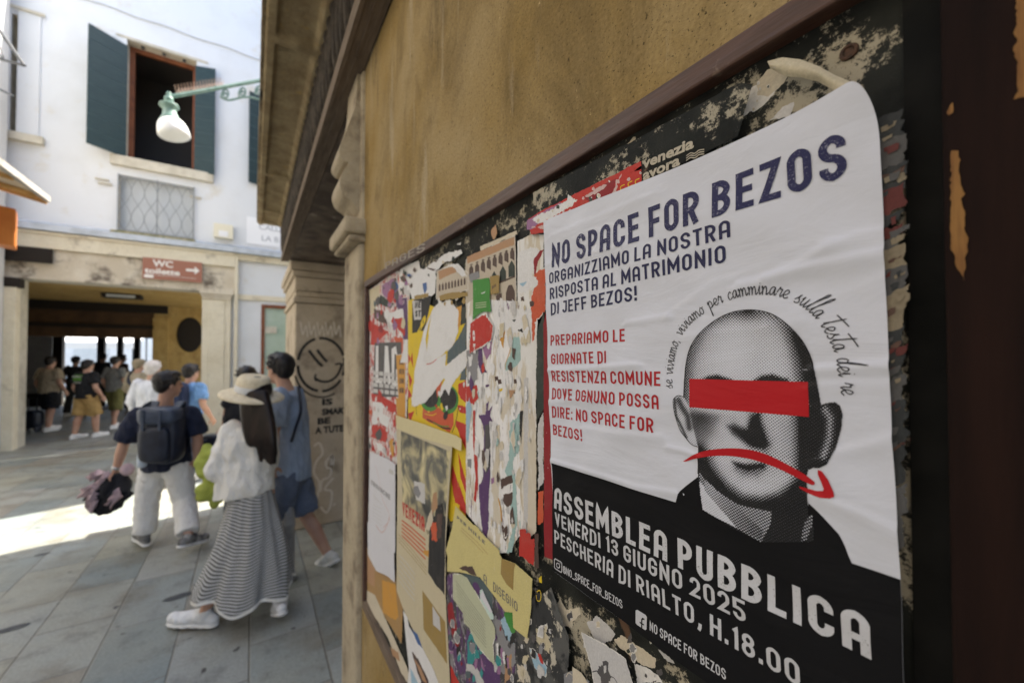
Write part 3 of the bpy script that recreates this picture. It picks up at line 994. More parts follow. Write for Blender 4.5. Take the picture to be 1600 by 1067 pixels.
xa_, xb_, ya_, yb_ = XO - 0.004, XL + 0.02, -0.5, YP + 0.143
for j in range(ny_ + 1):
    y = ya_ + (yb_ - ya_) * j / ny_
    dr_ = min(abs(y - q_) for q_ in ribs)
    for i in range(nx_ + 1):
        x = xa_ + (xb_ - xa_) * i / nx_
        ed = min(x - xa_, xb_ - x)
        def ss(t_):
            t_ = max(0, min(1, t_)); return t_ * t_ * (3 - 2 * t_)
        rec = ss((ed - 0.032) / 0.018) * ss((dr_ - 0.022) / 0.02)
        n1 = noise.noise(Vector((x * 30, y * 22, 1.3))) * 0.5 + noise.noise(Vector((x * 80, y * 70, 4.1))) * 0.3
        edge = 0.006 * max(0, 1 - ed / 0.008) ** 2 * (1 + 1.5 * n1)
        r_.v.append((x, y, zK + 0.022 * rec + 0.003 * n1 + edge))
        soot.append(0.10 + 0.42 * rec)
w_ = nx_ + 1
idx_ = r_.slot(soffit_mat())
for j in range(ny_):
    for i in range(nx_):
        r_.f.append((j * w_ + i, (j + 1) * w_ + i, (j + 1) * w_ + i + 1, j * w_ + i + 1)); r_.mi.append(idx_)
so_ = r_.build("cornice_soffit", rb, smooth=True)
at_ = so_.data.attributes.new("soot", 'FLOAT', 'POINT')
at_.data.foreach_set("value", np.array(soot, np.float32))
r_ = MB()
for k_ in range(60):
    y0_ = -0.5 + k_ * (YP + 0.643) / 60
    j_ = 0.004 * noise.noise(Vector((y0_ * 9, 2.2, 0.4)))
    r_.box(XO - 0.016 + j_, XO - 0.004, y0_, y0_ + (YP + 0.643) / 60 + 0.0, zK + 0.012 + j_, zK + 0.2, M_CORN)
r_.build("cornice_edge", rb)
# far pier with graffiti
xp0 = 0.347
r_ = MB()
r_.box(xp0, 2.598, YP, YC, 0, 2.24, M_PIER)
r_.build("pier", rb, bevel=0.015)
r_ = MB()
for z0_2, z1_2, pr in ((2.243, 2.30, 0.02), (2.303, 2.36, 0.0), (2.363, 2.50, 0.006), (2.503, 2.56, 0.03), (2.563, 2.65, 0.05)):
    r_.box(xp0 - pr, 2.598, YP - pr, YC + pr, z0_2, z1_2, M_PIER)
r_.build("pier_capital", rb, bevel=0.012)

gr = MB()
def pier_stroke(pxs, w, m, per=8, lift=0.002, closed=False, sp=True):
    q = [F(a, b, YP - lift) for a, b in pxs]
    if sp:
        q = spline(q, per, closed)
    vs, fs = ribbon(q, w, closed)
    gr.add([(x, YP - lift, z) for x, z in vs], fs, m)
def c7(u, v):      # crop coordinates of the pier -> photo pixels
    return (430 + u * 0.431, 380 + v * 0.431)
S7 = lambda L: [c7(*p) for p in L]
for a0, a1 in ((20, 95), (105, 170), (182, 262), (272, 325), (336, 375)):
    pts = []
    for i in range(9):
        a = R(a0 + (a1 - a0) * i / 8)
        pts.append(c7(167 + 85 * math.cos(a), 440 - 96 * math.sin(a)))
    pier_stroke(pts, 0.026, M_BLACKPAINT, 3)
for a0, a1 in ((195, 300),):
    pts = []
    for i in range(9):
        a = R(a0 + (a1 - a0) * i / 8)
        pts.append(c7(167 + 98 * math.cos(a), 452 - 106 * math.sin(a)))
    pier_stroke(pts, 0.016, M_BLACKPAINT, 3, 0.0024)
pier_stroke(S7([(122, 388), (150, 425), (172, 446)]), 0.026, M_BLACKPAINT)
pier_stroke(S7([(152, 386), (170, 410), (188, 430)]), 0.026, M_BLACKPAINT)
pier_stroke(S7([(142, 488), (165, 500), (195, 500), (222, 482), (238, 452), (240, 436)]), 0.024, M_BLACKPAINT)
pier_stroke(S7([(148, 474), (144, 488), (150, 500)]), 0.018, M_BLACKPAINT, 4, 0.0026)
pier_stroke(S7([(218, 440), (232, 436), (246, 440)]), 0.018, M_BLACKPAINT, 4, 0.0026)
# tag in faded paint under the lettering
pier_stroke(S7([(140, 735), (160, 725), (172, 760), (150, 790), (140, 830), (160, 870), (150, 930), (140, 960)]), 0.021, M_GREYPAINT)
pier_stroke(S7([(205, 770), (185, 790), (190, 815), (210, 800), (205, 770), (200, 840), (170, 860), (165, 900)]), 0.021, M_GREYPAINT, 8, 0.003)
pier_stroke(S7([(210, 850), (180, 890), (205, 900), (200, 950), (185, 975), (165, 955)]), 0.021, M_GREYPAINT, 8, 0.0036)
pier_stroke(S7([(212, 945), (216, 948)]), 0.03, M_GREYPAINT, 4, 0.002)
for k in range(5):
    pier_stroke(S7([(92 + k * 30, 285), (100 + k * 30, 330), (112 + k * 30, 300), (118 + k * 30, 340)]), 0.012, M_GREYPAINT, 5, 0.002 + 0.0003 * k)
gr.build("graffiti", rb)
for s_t, u, v, h_, w_t in (("IS", 168, 586, 0.062, 0.10), ("SMART", 170, 622, 0.062, 0.25), ("BE", 152, 656, 0.062, 0.12), ("A TUTE", 146, 690, 0.066, 0.27)):
    x_, z_ = F(*c7(u, v), YP)
    text_mesh(s_t, "graffiti_lettering", rb, (x_, YP - 0.0022, z_), (1, 0, 0), (0, 0, 1), h_, M_BLACKPAINT, 0.045, width=w_t)

# unseen thin slab for the house beyond the cross street (keeps the far part of the paving in shade)
nb = thing("side_house", "pale house at the cross street hidden past the pier", "building", (3, 8.5, 0))
s_ = MB(); s_.box(1.72, 2.3, 7.5, 11.14, 0, 10, M_PALE); s_.build("wall", nb)

# ---------------------------------------------------------------- street lamp on the corner
M_VERD = mat("verdigris_paint", (0.15, 0.26, 0.225), (0.24, 0.35, 0.31), 12, rough=0.5)
M_GLASSW = mat("opal_glass", (0.84, 0.85, 0.84), rough=0.25, grain=0, spec=0.6)
zl = 5.15
lampP = PT(262, 176, zl)
sl = thing("street_lamp", "green wall lamp with opal glass shade on an iron arm", "street lamp", tuple(PX(440, 120, 0.31)))
s_ = MB()
armA = PT(264, 152, zl)
armB = PX(436, 121, 0.30)
s_.tube([armA + (armB - armA) * (i / 10) for i in range(11)], 0.026, M_VERD, 8)
s_.build("arm", sl)
s_ = MB()
dirA = (armB - armA)
def arm_pt(f_, dz_=0.0):
    return armA + dirA * f_ + Vector((0, 0, dz_))
for i in range(3):
    pts = []
    f0 = 0.47 + i * 0.16
    for k in range(26):
        a = k / 25 * math.pi * 3.2
        rr_ = 0.012 + 0.006 * a
        pts.append(arm_pt(f0 + 0.55 * rr_ * math.cos(a), -0.11 - 0.02 * i + rr_ * 1.15 * math.sin(a)))
    s_.tube(pts, 0.012, M_VERD, 6)
s_.tube(spline([tuple(arm_pt(0.42, -0.12)), tuple(arm_pt(0.5, -0.2)), tuple(arm_pt(0.7, -0.22)), tuple(arm_pt(1.0, -0.45))], 8), 0.014, M_VERD, 6)
s_.build("scroll_bracket", sl)
s_ = MB()
M_SPIKE = mat("copper_spikes", (0.5, 0.36, 0.28), rough=0.5)
for i in range(16):
    f_ = 0.06 + i * 0.025
    for sg in (-1, 1):
        p = arm_pt(f_, 0.02)
        s_.tube([p, p + Vector((0.02 * sg, 0.025 * sg, 0.10))], 0.004, M_SPIKE, 5)
s_.build("bird_spikes", sl)
s_ = MB()
ax_l = Vector((0.10, -0.05, -1)).normalized()
s_.lathe(armA + Vector((0, 0, 0.07)), [(0.001, 0.0), (0.022, 0.01), (0.03, 0.03), (0.02, 0.055), (0.045, 0.075), (0.05, 0.11), (0.03, 0.15)], M_VERD, 16, axis=(0, 0, -1))
s_.lathe(armA + Vector((0, 0, -0.08)), [(0.03, 0.0), (0.05, 0.01), (0.098, 0.025), (0.104, 0.045), (0.072, 0.06), (0.070, 0.11), (0.082, 0.17), (0.105, 0.21), (0.118, 0.24)], M_VERD, 24, axis=ax_l)
s_.build("lamp_cap", sl, smooth=True)
s_ = MB()
gb = armA + Vector((0, 0, -0.08)) + ax_l * 0.235
s_.lathe(gb, [(0.118, 0.0), (0.140, 0.03), (0.158, 0.08), (0.168, 0.14), (0.170, 0.185), (0.155, 0.20), (0.10, 0.215)], M_GLASSW, 28, axis=(ax_l + Vector((0.12, 0, 0))).normalized(), cap=True)
s_.build("lamp_shade", sl, smooth=True)

# bollard by the opening
Zb = 3.06
bp = PT(449, 905, Zb)
bo = thing("bollard", "grey round topped stone bollard beside the man in shorts", "bollard", (bp.x, bp.y, 0))
s_ = MB()
s_.lathe((bp.x, bp.y, 0), [(0.062, 0), (0.062, 0.03), (0.05, 0.05), (0.047, 0.40), (0.053, 0.41), (0.053, 0.44), (0.047, 0.45), (0.047, 0.50), (0.042, 0.53), (0.028, 0.553), (0.005, 0.56)], mat("galvanised_metal", (0.42, 0.42, 0.42), (0.32, 0.32, 0.32), 10, rough=0.4, metal=0.3), 20)
s_.build("post", bo, smooth=True)
# ---------------------------------------------------------------- notice board on the wall
def R4(L): return [(560 + u * 0.2437, 360 + v * 0.2437) for u, v in L]
def R5(L): return [(560 + u * 0.2437, 600 + v * 0.2437) for u, v in L]
def R6(L): return [(560 + u * 0.2315, 820 + v * 0.2315) for u, v in L]
def R8(L): return [(820 + u * 0.2375, 200 + v * 0.2375) for u, v in L]
def C1(L): return [(840 + u * 0.3625, 180 + v * 0.3625) for u, v in L]
def C2(L): return [(840 + u * 0.3625, 480 + v * 0.3625) for u, v in L]
def C3(L): return [(840 + u * 0.3625, 720 + v * 0.3625) for u, v in L]

OFF0 = 0.003
STEP = 0.000012
_layer = [0]
def nxt():
    _layer[0] += 1
    return OFF0 + _layer[0] * STEP

def jag(pts, amp, seed, seg=0.0016):
    """uneven torn outline for a polygon given in wall coordinates"""
    out = []
    n_ = len(pts)
    for i in range(n_):
        a = np.array(pts[i]); b = np.array(pts[(i + 1) % n_])
        d = b - a
        l = np.linalg.norm(d)
        if l < 1e-9:
            continue
        nr = np.array((-d[1], d[0])) / l
        k = max(1, int(l / seg))
        for j in range(k):
            f_ = j / k
            p = a + d * f_
            q = Vector((p[0] * 60, p[1] * 60, seed * 3.7))
            h = noise.noise(q * 0.8) * 0.8 + noise.noise(q * 2.7) * 0.55 + noise.noise(q * 7.3) * 0.5 + noise.noise(q * 17.0) * 0.3
            env = 1.0 if amp < 0.0015 else min(1.0, 0.35 + 2.2 * min(f_, 1 - f_))
            out.append(tuple(p + nr * h * amp * env))
    return out

class Sheet(MB):
    """a paper on the board: flat printed pieces, each a hair above the last, as one mesh"""
    def poly(s, pts, m, jg=0.0, seed=None, rim=0.0, off=None, grow=None, lift=None):
        w0 = [W(px, py, OFF0 + _layer[0] * STEP) for px, py in pts]
        seed = seed if seed is not None else len(s.v) % 97 + 1
        if rim:
            c = np.mean(np.array(w0), axis=0)
            big = []
            for p in w0:
                d = np.array(p) - c
                l = np.linalg.norm(d)
                big.append(tuple(np.array(p) + d / max(l, 1e-6) * rim))
            s._fill(jag(big, max(jg, 0.0012) * 1.1, seed + 11), M_FIBRE, nxt())
        if jg:
            w0 = jag(w0, jg, seed)
        s._fill(w0, m, off or nxt())
    def _fill(s, w0, m, off):
        tris = tessellate_polygon([[Vector((a, b, 0)) for a, b in w0]])
        vs = [(D - off, -a, b) for a, b in w0]
        fs = []
        for t_ in tris:
            a, b, c = (Vector((w0[i][0], w0[i][1], 0)) for i in t_)
            fs.append(tuple(t_) if (b - a).cross(c - a).z > 0 else (t_[0], t_[2], t_[1]))
        s.add(vs, fs, m)
    def stroke(s, pts, wpx, m, sm=True, closed=False):
        off = nxt()
        q = [W(px, py, off) for px, py in pts]
        if sm:
            q = spline(q, 6, closed)
        c = W(pts[0][0] , pts[0][1], off); c2 = W(pts[0][0], pts[0][1] + 1, off)
        k = abs(c2[1] - c[1])
        vs, fs = ribbon(q, wpx * k, closed)
        s.add([(D - off, -a, b) for a, b in vs], fs, m)
    def text(s, string, p0, p1, hpx, m, sw=0.16, kind='caps', slant=0.0):
        """line of lettering: baseline from pixel p0 to p1, cap height in pixels at p0"""
        off = nxt()
        a = np.array(W(*p0, off)); b = np.array(W(*p1, off))
        k = abs(W(p0[0], p0[1] - hpx, off)[1] - a[1])
        d = b - a
        L = np.linalg.norm(d)
        ux = d / L
        uy = np.array((-ux[1], ux[0]))
        strokes, wid = layout(string, sw)
        sx = L / wid
        for i, (path, closed) in enumerate(strokes):
            vs, fs = ribbon([(x, y) for x, y in path], sw, closed)
            o_ = off + 0.00001 * (i % 7)
            s.add([(D - o_, -(a + ux * x * sx + uy * y * k)[0], (a + ux * x * sx + uy * y * k)[1]) for x, y in vs], fs, m)
        _layer[0] += 1

# ---- condensed stroke lettering (cap height 1)
G_ = 0.42
def glyph(ch, sw):
    r = 0.19
    GL = {
     'A': (.5, [[(0,0),(0,1,r),(1,1,r),(1,0)], [(0,.36),(1,.36)]]),
     'B': (.5, [[(0,.5),(0,1),(.96,1,r),(.96,.53,r),(0,.53)], [(0,.53),(1,.53,r),(1,0,r),(0,0),(0,.53)]]),
     'C': (.5, [[(1,.68),(1,1,r),(0,1,r),(0,0,r),(1,0,r),(1,.32)]]),
     'D': (.5, [[(0,0),(0,1),(1,1,r),(1,0,r),(0,0),(0,.1)]]),
     'E': (.45, [[(1,1),(0,1),(0,0),(1,0)], [(0,.52),(.86,.52)]]),
     'F': (.44, [[(1,1),(0,1),(0,0)], [(0,.5),(.86,.5)]]),
     'G': (.5, [[(1,.7),(1,1,r),(0,1,r),(0,0,r),(1,0,r),(1,.48),(.55,.48)]]),
     'H': (.5, [[(0,0),(0,1)], [(1,0),(1,1)], [(0,.52),(1,.52)]]),
     'I': (sw, [[(.5,0),(.5,1)]]),
     'J': (.42, [[(.2,1),(1,1),(1,0,r),(0,0,r),(0,.25)]]),
     'L': (.42, [[(0,1),(0,0),(1,0)]]),
     'M': (.66, [[(0,0),(0,1),(.5,.3),(1,1),(1,0)]]),
     'N': (.52, [[(0,0),(0,1),(1,0),(1,1)]]),
     'O': (.5, [[(0,0,r),(0,1,r),(1,1,r),(1,0,r),'c']]),
     'P': (.48, [[(0,0),(0,1),(1,1,r),(1,.42,r),(0,.42)]]),
     'R': (.5, [[(0,0),(0,1),(1,1,r),(1,.44,r),(0,.44)], [(.5,.44),(1,0)]]),
     'S': (.5, [[(1,.72),(1,1,r),(0,1,r),(0,.54,r),(1,.46,r),(1,0,r),(0,0,r),(0,.28)]]),
     'T': (.46, [[(0,1),(1,1)], [(.5,1),(.5,0)]]),
     'U': (.5, [[(0,1),(0,0,r),(1,0,r),(1,1)]]),
     'V': (.5, [[(0,1),(.5,0),(1,1)]]),
     'X': (.5, [[(0,1),(1,0)], [(0,0),(1,1)]]),
     'Z': (.47, [[(0,1),(1,1),(0,0),(1,0)]]),
     '0': (.5, [[(0,0,r),(0,1,r),(1,1,r),(1,0,r),'c']]),
     '1': (.27, [[(0,.84),(1,1),(1,0)]]),
     '2': (.48, [[(0,.7),(0,1,r),(1,1,r),(1,.55,r),(0,.0),(1,0)]]),
     '3': (.48, [[(0,.72),(0,1,r),(1,1,r),(1,.53,r),(.35,.53)], [(.35,.53),(1,.53,r),(1,0,r),(0,0,r),(0,.28)]]),
     '5': (.48, [[(1,1),(0,1),(0,.57),(1,.57,r),(1,0,r),(0,0,r),(0,.26)]]),
     '8': (.5, [[(.04,.53,r),(.04,1,r),(.96,1,r),(.96,.53,r),'c'], [(0,0,r),(0,.53,r),(1,.53,r),(1,0,r),'c']]),
     '!': (sw, [[(.5,1),(.5,.32)], [(.5,.16),(.5,0)]]),
     ':': (sw, [[(.5,.72),(.5,.56)], [(.5,.16),(.5,0)]]),
     '.': (sw, [[(.5,.16),(.5,0)]]),
     ',': (sw * 1.5, [[(1,.2),(.9,.0),(.1,-.22)]]),
     '_': (.44, [[(-.15,-.06),(1.15,-.06)]]),
     '@': (.62, [[(1,.2),(.7,0,.1),(0,0,r),(0,1,r),(1,1,r),(1,.25),(.62,.25,.08),(.4,.3,.08),(.4,.75,.1),(.7,.75)]]),
    }
    return GL.get(ch)

def layout(string, sw, gap=0.115):
    x = 0.0
    strokes = []
    for ch in string:
        if ch == ' ':
            x += 0.24
            continue
        g = glyph(ch, sw)
        if g is None:
            x += 0.3
            continue
        w, paths = g
        iw = max(w - sw, 0.0)
        for pth in paths:
            closed = False
            q = []
            for p in pth:
                if p == 'c':
                    closed = True
                    continue
                yy_ = p[1] * (1 - sw) + sw / 2
                if not closed and len(pth) and p in (pth[0], pth[-1]) and p[1] in (0, 1) and len(p) == 2 and abs(_enddir(pth, p)) > 0.5:
                    yy_ = p[1]
                q.append((x + sw / 2 + p[0] * iw, yy_, (p[2] if len(p) > 2 else 0)))
            # horizontal stroke ends reach the edge of the letter
            def ext(i, j):
                a, b = q[i], q[j]
                if abs(a[1] - b[1]) < 1e-6 and abs(a[0] - b[0]) > 1e-6:
                    q[i] = (a[0] + (sw / 2 if a[0] > b[0] else -sw / 2) * 0.95, a[1], a[2])
            if not closed:
                ext(0, 1); ext(-1, -2)
            strokes.append((fillet(q, closed, 6), closed))
        x += w + gap
    return strokes, x - gap

def _enddir(pth, p):
    L = [q for q in pth if q != 'c']
    i = L.index(p)
    o = L[1] if i == 0 else L[-2]
    return 1.0 if abs(p[1] - o[1]) > 0.05 else 0.0

# ---- paper materials
def paper(name, c, grime=0.5, rough=0.62, gc=(0.30, 0.26, 0.20), wr=0.35):
    if name in _MATS:
        return _MATS[name]
    m, nt, bs = new_mat(name)
    v = coords(nt)
    col = mix(nt, ramp(nt, tex_noise(nt, v, 28, 9, 0.7, 0.5), 0.50, 0.78, (0, 0, 0, 1), (grime,) * 3 + (1,)), (*c, 1), tuple(c[i] * 0.5 + gc[i] * 0.5 for i in range(3)) + (1,))
    g = ramp(nt, tex_noise(nt, v, 500, 3), 0.3, 0.7, (0.86, 0.86, 0.86, 1), (1.05, 1.05, 1.05, 1))
    col = mix(nt, 1.0, col, g, 'MULTIPLY')
    col = mix(nt, ramp(nt, tex_noise(nt, coords(nt, (1, 1, 0.5)), 90, 6, 0.75), 0.66, 0.69, (0, 0, 0, 1), (0.8, 0.8, 0.8, 1)), col, (0.66, 0.64, 0.60, 1))
    nt.links.new(col, bs.inputs["Base Color"])
    bs.inputs["Roughness"].default_value = rough
    bs.inputs["Specular IOR Level"].default_value = 0.3
    b1 = bump(nt, bs, tex_noise(nt, coords(nt, (1, 1, 0.35)), 45, 6, 0.6, 0.8), wr, 0.004)
    bump(nt, bs, tex_noise(nt, v, 260, 4, 0.6), 0.2, 0.0008, b1)
    _MATS[name] = m
    return m

M_FIBRE = paper("torn_paper_fibre", (0.74, 0.72, 0.68), 0.35, 0.9)
P_WHITE = paper("old_white_paper", (0.74, 0.735, 0.73), 0.4)
P_GREYW = paper("grey_white_paper", (0.56, 0.55, 0.54), 0.7)
P_CREAM = paper("cream_paper", (0.62, 0.55, 0.42), 0.6)
P_BEIGE = paper("beige_paper", (0.58, 0.51, 0.35), 0.5)
P_RED = paper("red_print", (0.50, 0.035, 0.025), 0.45)
P_DKRED = paper("dark_red_print", (0.27, 0.014, 0.02), 0.3)
P_ORRED = paper("orange_red_print", (0.58, 0.10, 0.04), 0.4)
P_YEL = paper("yellow_print", (0.72, 0.52, 0.02), 0.3)
P_ORANGE = paper("orange_print", (0.60, 0.30, 0.05), 0.5)
P_KRAFT = paper("kraft_brown_paper", (0.40, 0.24, 0.09), 0.6)
P_BLACK = paper("black_print", (0.022, 0.021, 0.022), 0.25)
P_DKGREY = paper("dark_grey_print", (0.09, 0.085, 0.088), 0.4)
P_GREY = paper("mid_grey_print", (0.25, 0.25, 0.26), 0.6)
P_DKGREEN = paper("dark_green_print", (0.030, 0.042, 0.034), 0.5)
P_GREEN = paper("green_print", (0.06, 0.26, 0.045), 0.3)
P_BLUE = paper("blue_print", (0.06, 0.13, 0.33), 0.4)
P_SKY = paper("light_blue_print", (0.33, 0.50, 0.62), 0.5)
P_TEAL = paper("pale_teal_print", (0.34, 0.50, 0.48), 0.5)
P_TEALD = paper("teal_print", (0.04, 0.27, 0.27), 0.4)
P_SLATE = paper("slate_print", (0.085, 0.12, 0.13), 0.6)
P_PURPLE = paper("purple_print", (0.10, 0.045, 0.14), 0.4)
P_MAUVE = paper("mauve_print", (0.32, 0.16, 0.30), 0.5)
P_SHEETY = paper("pale_yellow_sheet", (0.62, 0.54, 0.23), 0.35, 0.7, wr=0.5)
P_SAGE = paper("sage_flyer_paper", (0.50, 0.52, 0.36), 0.3)
P_MINT = paper("mint_slip_paper", (0.56, 0.70, 0.64), 0.2)
P_OCHRE = paper("ochre_print", (0.34, 0.23, 0.07), 0.5)
P_BROWN = paper("dark_brown_print", (0.09, 0.055, 0.045), 0.5)
P_PINK = paper("pale_pink_print", (0.62, 0.44, 0.42), 0.5)
P_TERRA = paper("terracotta_print", (0.45, 0.26, 0.14), 0.6)
P_PALST = paper("palace_stone_print", (0.54, 0.47, 0.37), 0.6)
P_TEXT = paper("faded_text_ink", (0.16, 0.15, 0.14), 0.5)
P_FLYER = paper("bluish_white_flyer", (0.66, 0.66, 0.70), 0.25)

def shred(name, base, layers, wr=0.4):
    """paper shredded down to older layers: thin vertical tatters of other colours show through"""
    m, nt, bs = new_mat(name)
    col = (*base, 1)
    for i, (c, sc, st, lo, hi) in enumerate(layers):
        tc = nd(nt, "ShaderNodeTexCoord")
        mp = nd(nt, "ShaderNodeMapping")
        mp.inputs["Scale"].default_value = st
        mp.inputs["Location"].default_value = (i * 3.1, i * 1.7, i * 2.3)
        nt.links.new(tc.outputs["Object"], mp.inputs[0])
        col = mix(nt, ramp(nt, tex_noise(nt, mp.outputs[0], sc, 9, 0.68, 0.3), lo, hi), col, (*c, 1))
    nt.links.new(col, bs.inputs["Base Color"])
    bs.inputs["Roughness"].default_value = 0.75
    v = coords(nt)
    b1 = bump(nt, bs, tex_noise(nt, coords(nt, (1, 1, 0.4)), 50, 8, 0.65, 0.5), wr, 0.004)
    bump(nt, bs, tex_noise(nt, v, 240, 4, 0.6), 0.2, 0.0008, b1)
    return m
V_ = (1, 1, 0.28)
S_WHITE = shred("shredded_white_poster", (0.72, 0.715, 0.71), [((0.60, 0.54, 0.43), 38, V_, 0.50, 0.54), ((0.80, 0.79, 0.78), 46, V_, 0.51, 0.53), ((0.40, 0.39, 0.40), 60, V_, 0.59, 0.61), ((0.34, 0.50, 0.49), 34, V_, 0.635, 0.65), ((0.20, 0.12, 0.20), 52, V_, 0.645, 0.66), ((0.45, 0.06, 0.05), 44, V_, 0.67, 0.685)])
S_CREAM = shred("shredded_cream_poster", (0.60, 0.54, 0.43), [((0.74, 0.73, 0.70), 26, (1, 1, 0.15), 0.48, 0.52), ((0.50, 0.42, 0.30), 30, (1, 1, 0.15), 0.58, 0.62), ((0.25, 0.2, 0.17), 40, V_, 0.67, 0.69)])
S_RED = shred("shredded_red_poster", (0.60, 0.57, 0.55), [((0.50, 0.05, 0.04), 44, (1, 1, 0.8), 0.50, 0.52), ((0.12, 0.09, 0.10), 56, (1, 1, 0.8), 0.58, 0.60), ((0.74, 0.73, 0.72), 70, (1, 1, 0.6), 0.54, 0.56), ((0.28, 0.16, 0.30), 30, V_, 0.65, 0.67), ((0.60, 0.32, 0.08), 30, V_, 0.68, 0.70)])
S_DARK = shred("shredded_dark_poster", (0.05, 0.047, 0.05), [((0.10, 0.04, 0.13), 38, (1, 1, 0.5), 0.50, 0.52), ((0.03, 0.18, 0.19), 18, (1, 1, 0.6), 0.60, 0.62), ((0.22, 0.21, 0.22), 60, (1, 1, 0.6), 0.55, 0.57), ((0.55, 0.53, 0.52), 80, (1, 1, 0.6), 0.60, 0.615), ((0.34, 0.02, 0.05), 26, (1, 1, 0.5), 0.66, 0.68)])
S_PEEL = shred("peeled_black_poster", (0.026, 0.027, 0.028), [((0.09, 0.09, 0.085), 20, (1, 1, 1), 0.50, 0.56), ((0.50, 0.46, 0.37), 30, (1, 1.2, 1), 0.60, 0.615), ((0.24, 0.22, 0.19), 60, (1, 1, 1), 0.62, 0.64)])
def board_mat():
    m, nt, bs = new_mat("grimy_board")
    v = coords(nt)
    c = mix(nt, ramp(nt, tex_noise(nt, v, 18, 6), 0.4, 0.6), (0.009, 0.010, 0.009, 1), (0.022, 0.024, 0.020, 1))
    f1 = tex_noise(nt, v, 85, 12, 0.82)
    f2 = tex_noise(nt, coords(nt, (1, 1, 1.6)), 12, 6, 0.6)
    mul = nd(nt, "ShaderNodeMath", operation='MULTIPLY')
    nt.links.new(f1, mul.inputs[0]); nt.links.new(f2, mul.inputs[1])
    c = mix(nt, ramp(nt, mul.outputs[0], 0.285, 0.305), c, (0.40, 0.36, 0.27, 1))
    c = mix(nt, ramp(nt, tex_noise(nt, v, 60, 10, 0.75), 0.63, 0.66), c, (0.30, 0.28, 0.23, 1))
    c = mix(nt, ramp(nt, tex_noise(nt, v, 11, 6, 0.6, 1.0), 0.64, 0.68), c, (0.13, 0.075, 0.045, 1))
    nt.links.new(c, bs.inputs["Base Color"])
    bs.inputs["Roughness"].default_value = 0.7
    bs.inputs["Specular IOR Level"].default_value = 0.2
    bump(nt, bs, f1, 0.5, 0.003)
    return m
M_BOARD = board_mat()

def frame_mat():
    m, nt, bs = new_mat("varnished_frame_wood")
    v = coords(nt, (8, 1, 8))
    c = mix(nt, ramp(nt, tex_noise(nt, v, 9, 8, 0.65), 0.35, 0.7), (0.050, 0.021, 0.013, 1), (0.105, 0.047, 0.029, 1))
    c = mix(nt, ramp(nt, tex_noise(nt, coords(nt), 30, 9, 0.7), 0.62, 0.68), c, (0.17, 0.11, 0.075, 1))
    c = mix(nt, ramp(nt, tex_noise(nt, coords(nt), 6, 4), 0.5, 0.7), c, (0.05, 0.026, 0.018, 1))
    nt.links.new(c, bs.inputs["Base Color"])
    bs.inputs["Roughness"].default_value = 0.5
    bump(nt, bs, tex_noise(nt, v, 22, 8), 0.35, 0.003)
    return m
M_FRW = frame_mat()
def jamb_mat():
    m, nt, bs = new_mat("worn_brown_jamb")
    v = coords(nt, (10, 10, 1))
    c = mix(nt, ramp(nt, tex_noise(nt, v, 5, 8, 0.65), 0.35, 0.7), (0.009, 0.0045, 0.0035, 1), (0.019, 0.0085, 0.006, 1))
    nt.links.new(c, bs.inputs["Base Color"])
    bs.inputs["Roughness"].default_value = 0.8
    bs.inputs["Specular IOR Level"].default_value = 0.12
    bump(nt, bs, tex_noise(nt, v, 12, 8), 0.25, 0.003)
    return m
M_JAMB = jamb_mat()
M_BARE = mat("bare_worn_wood", (0.30, 0.15, 0.042), (0.20, 0.09, 0.026), 40, rough=0.7, stretch=(10, 10, 1))

bd = thing("notice_board", "wall mounted notice board with a worn brown timber frame and black backing", "notice board", (D, 0.6, 1.4))
FO = 0.016
def wq(px, py, off): 
    t_, z_ = W(px, py, off)
    return -t_, z_
y_l, z_tl = wq(570.5, 441, FO)
y_r, _ = wq(1479, 500, FO)
z_top = wq(820, 273.5, FO)[1]
z_top2 = wq(820, 297, FO)[1]
z_bot = wq(571, 931, 0.004)[1]
q_ = MB()
q_.box(D - 0.003, D - 0.0005, y_r - 0.03, y_l, z_bot, z_top, M_BOARD)
q_.build("backing", bd)
q_ = MB(); q_.box(D - FO, D - 0.0005, y_r + 0.001, y_l + 0.012, z_top2, z_top, M_FRW); q_.build("top_rail", bd, bevel=0.002)
q_ = MB(); q_.box(D - FO, D - 0.0005, y_l - 0.001, y_l + 0.013, z_bot, z_top2 - 0.0005, M_FRW); q_.build("stile", bd, bevel=0.002)
q_ = MB()
q_.box(D - FO, D - 0.0005, y_r - 0.20, y_l + 0.012, z_bot - 0.025, z_bot, M_LINTEL)
q_.build("bottom_rail", bd, bevel=0.002)
q_ = MB(); q_.box(D - FO - 0.003, D - 0.0005, y_r - 0.11, y_r, z_bot + 0.0005, z_top + 0.4, M_JAMB); q_.build("stile", bd, bevel=0.002)
# worn bare patches on the right hand stile
wp = Sheet()
def worn(pts, seed):
    w0 = [W(a, b, FO + 0.0034) for a, b in pts]
    wp._fill(jag(w0, 0.0016, seed, 0.0015), M_BARE, FO + 0.0034)
worn([(1486, 236), (1497, 236), (1500, 290), (1508, 330), (1512, 372), (1506, 440), (1496, 420), (1486, 390)], 3)
worn([(1589, -10), (1625, -10), (1625, 140), (1602, 152), (1584, 156), (1589, 120)], 5)
worn([(1484, 165), (1489, 160), (1488, 176), (1484, 180)], 6)
wp.build("worn_patch", bd)
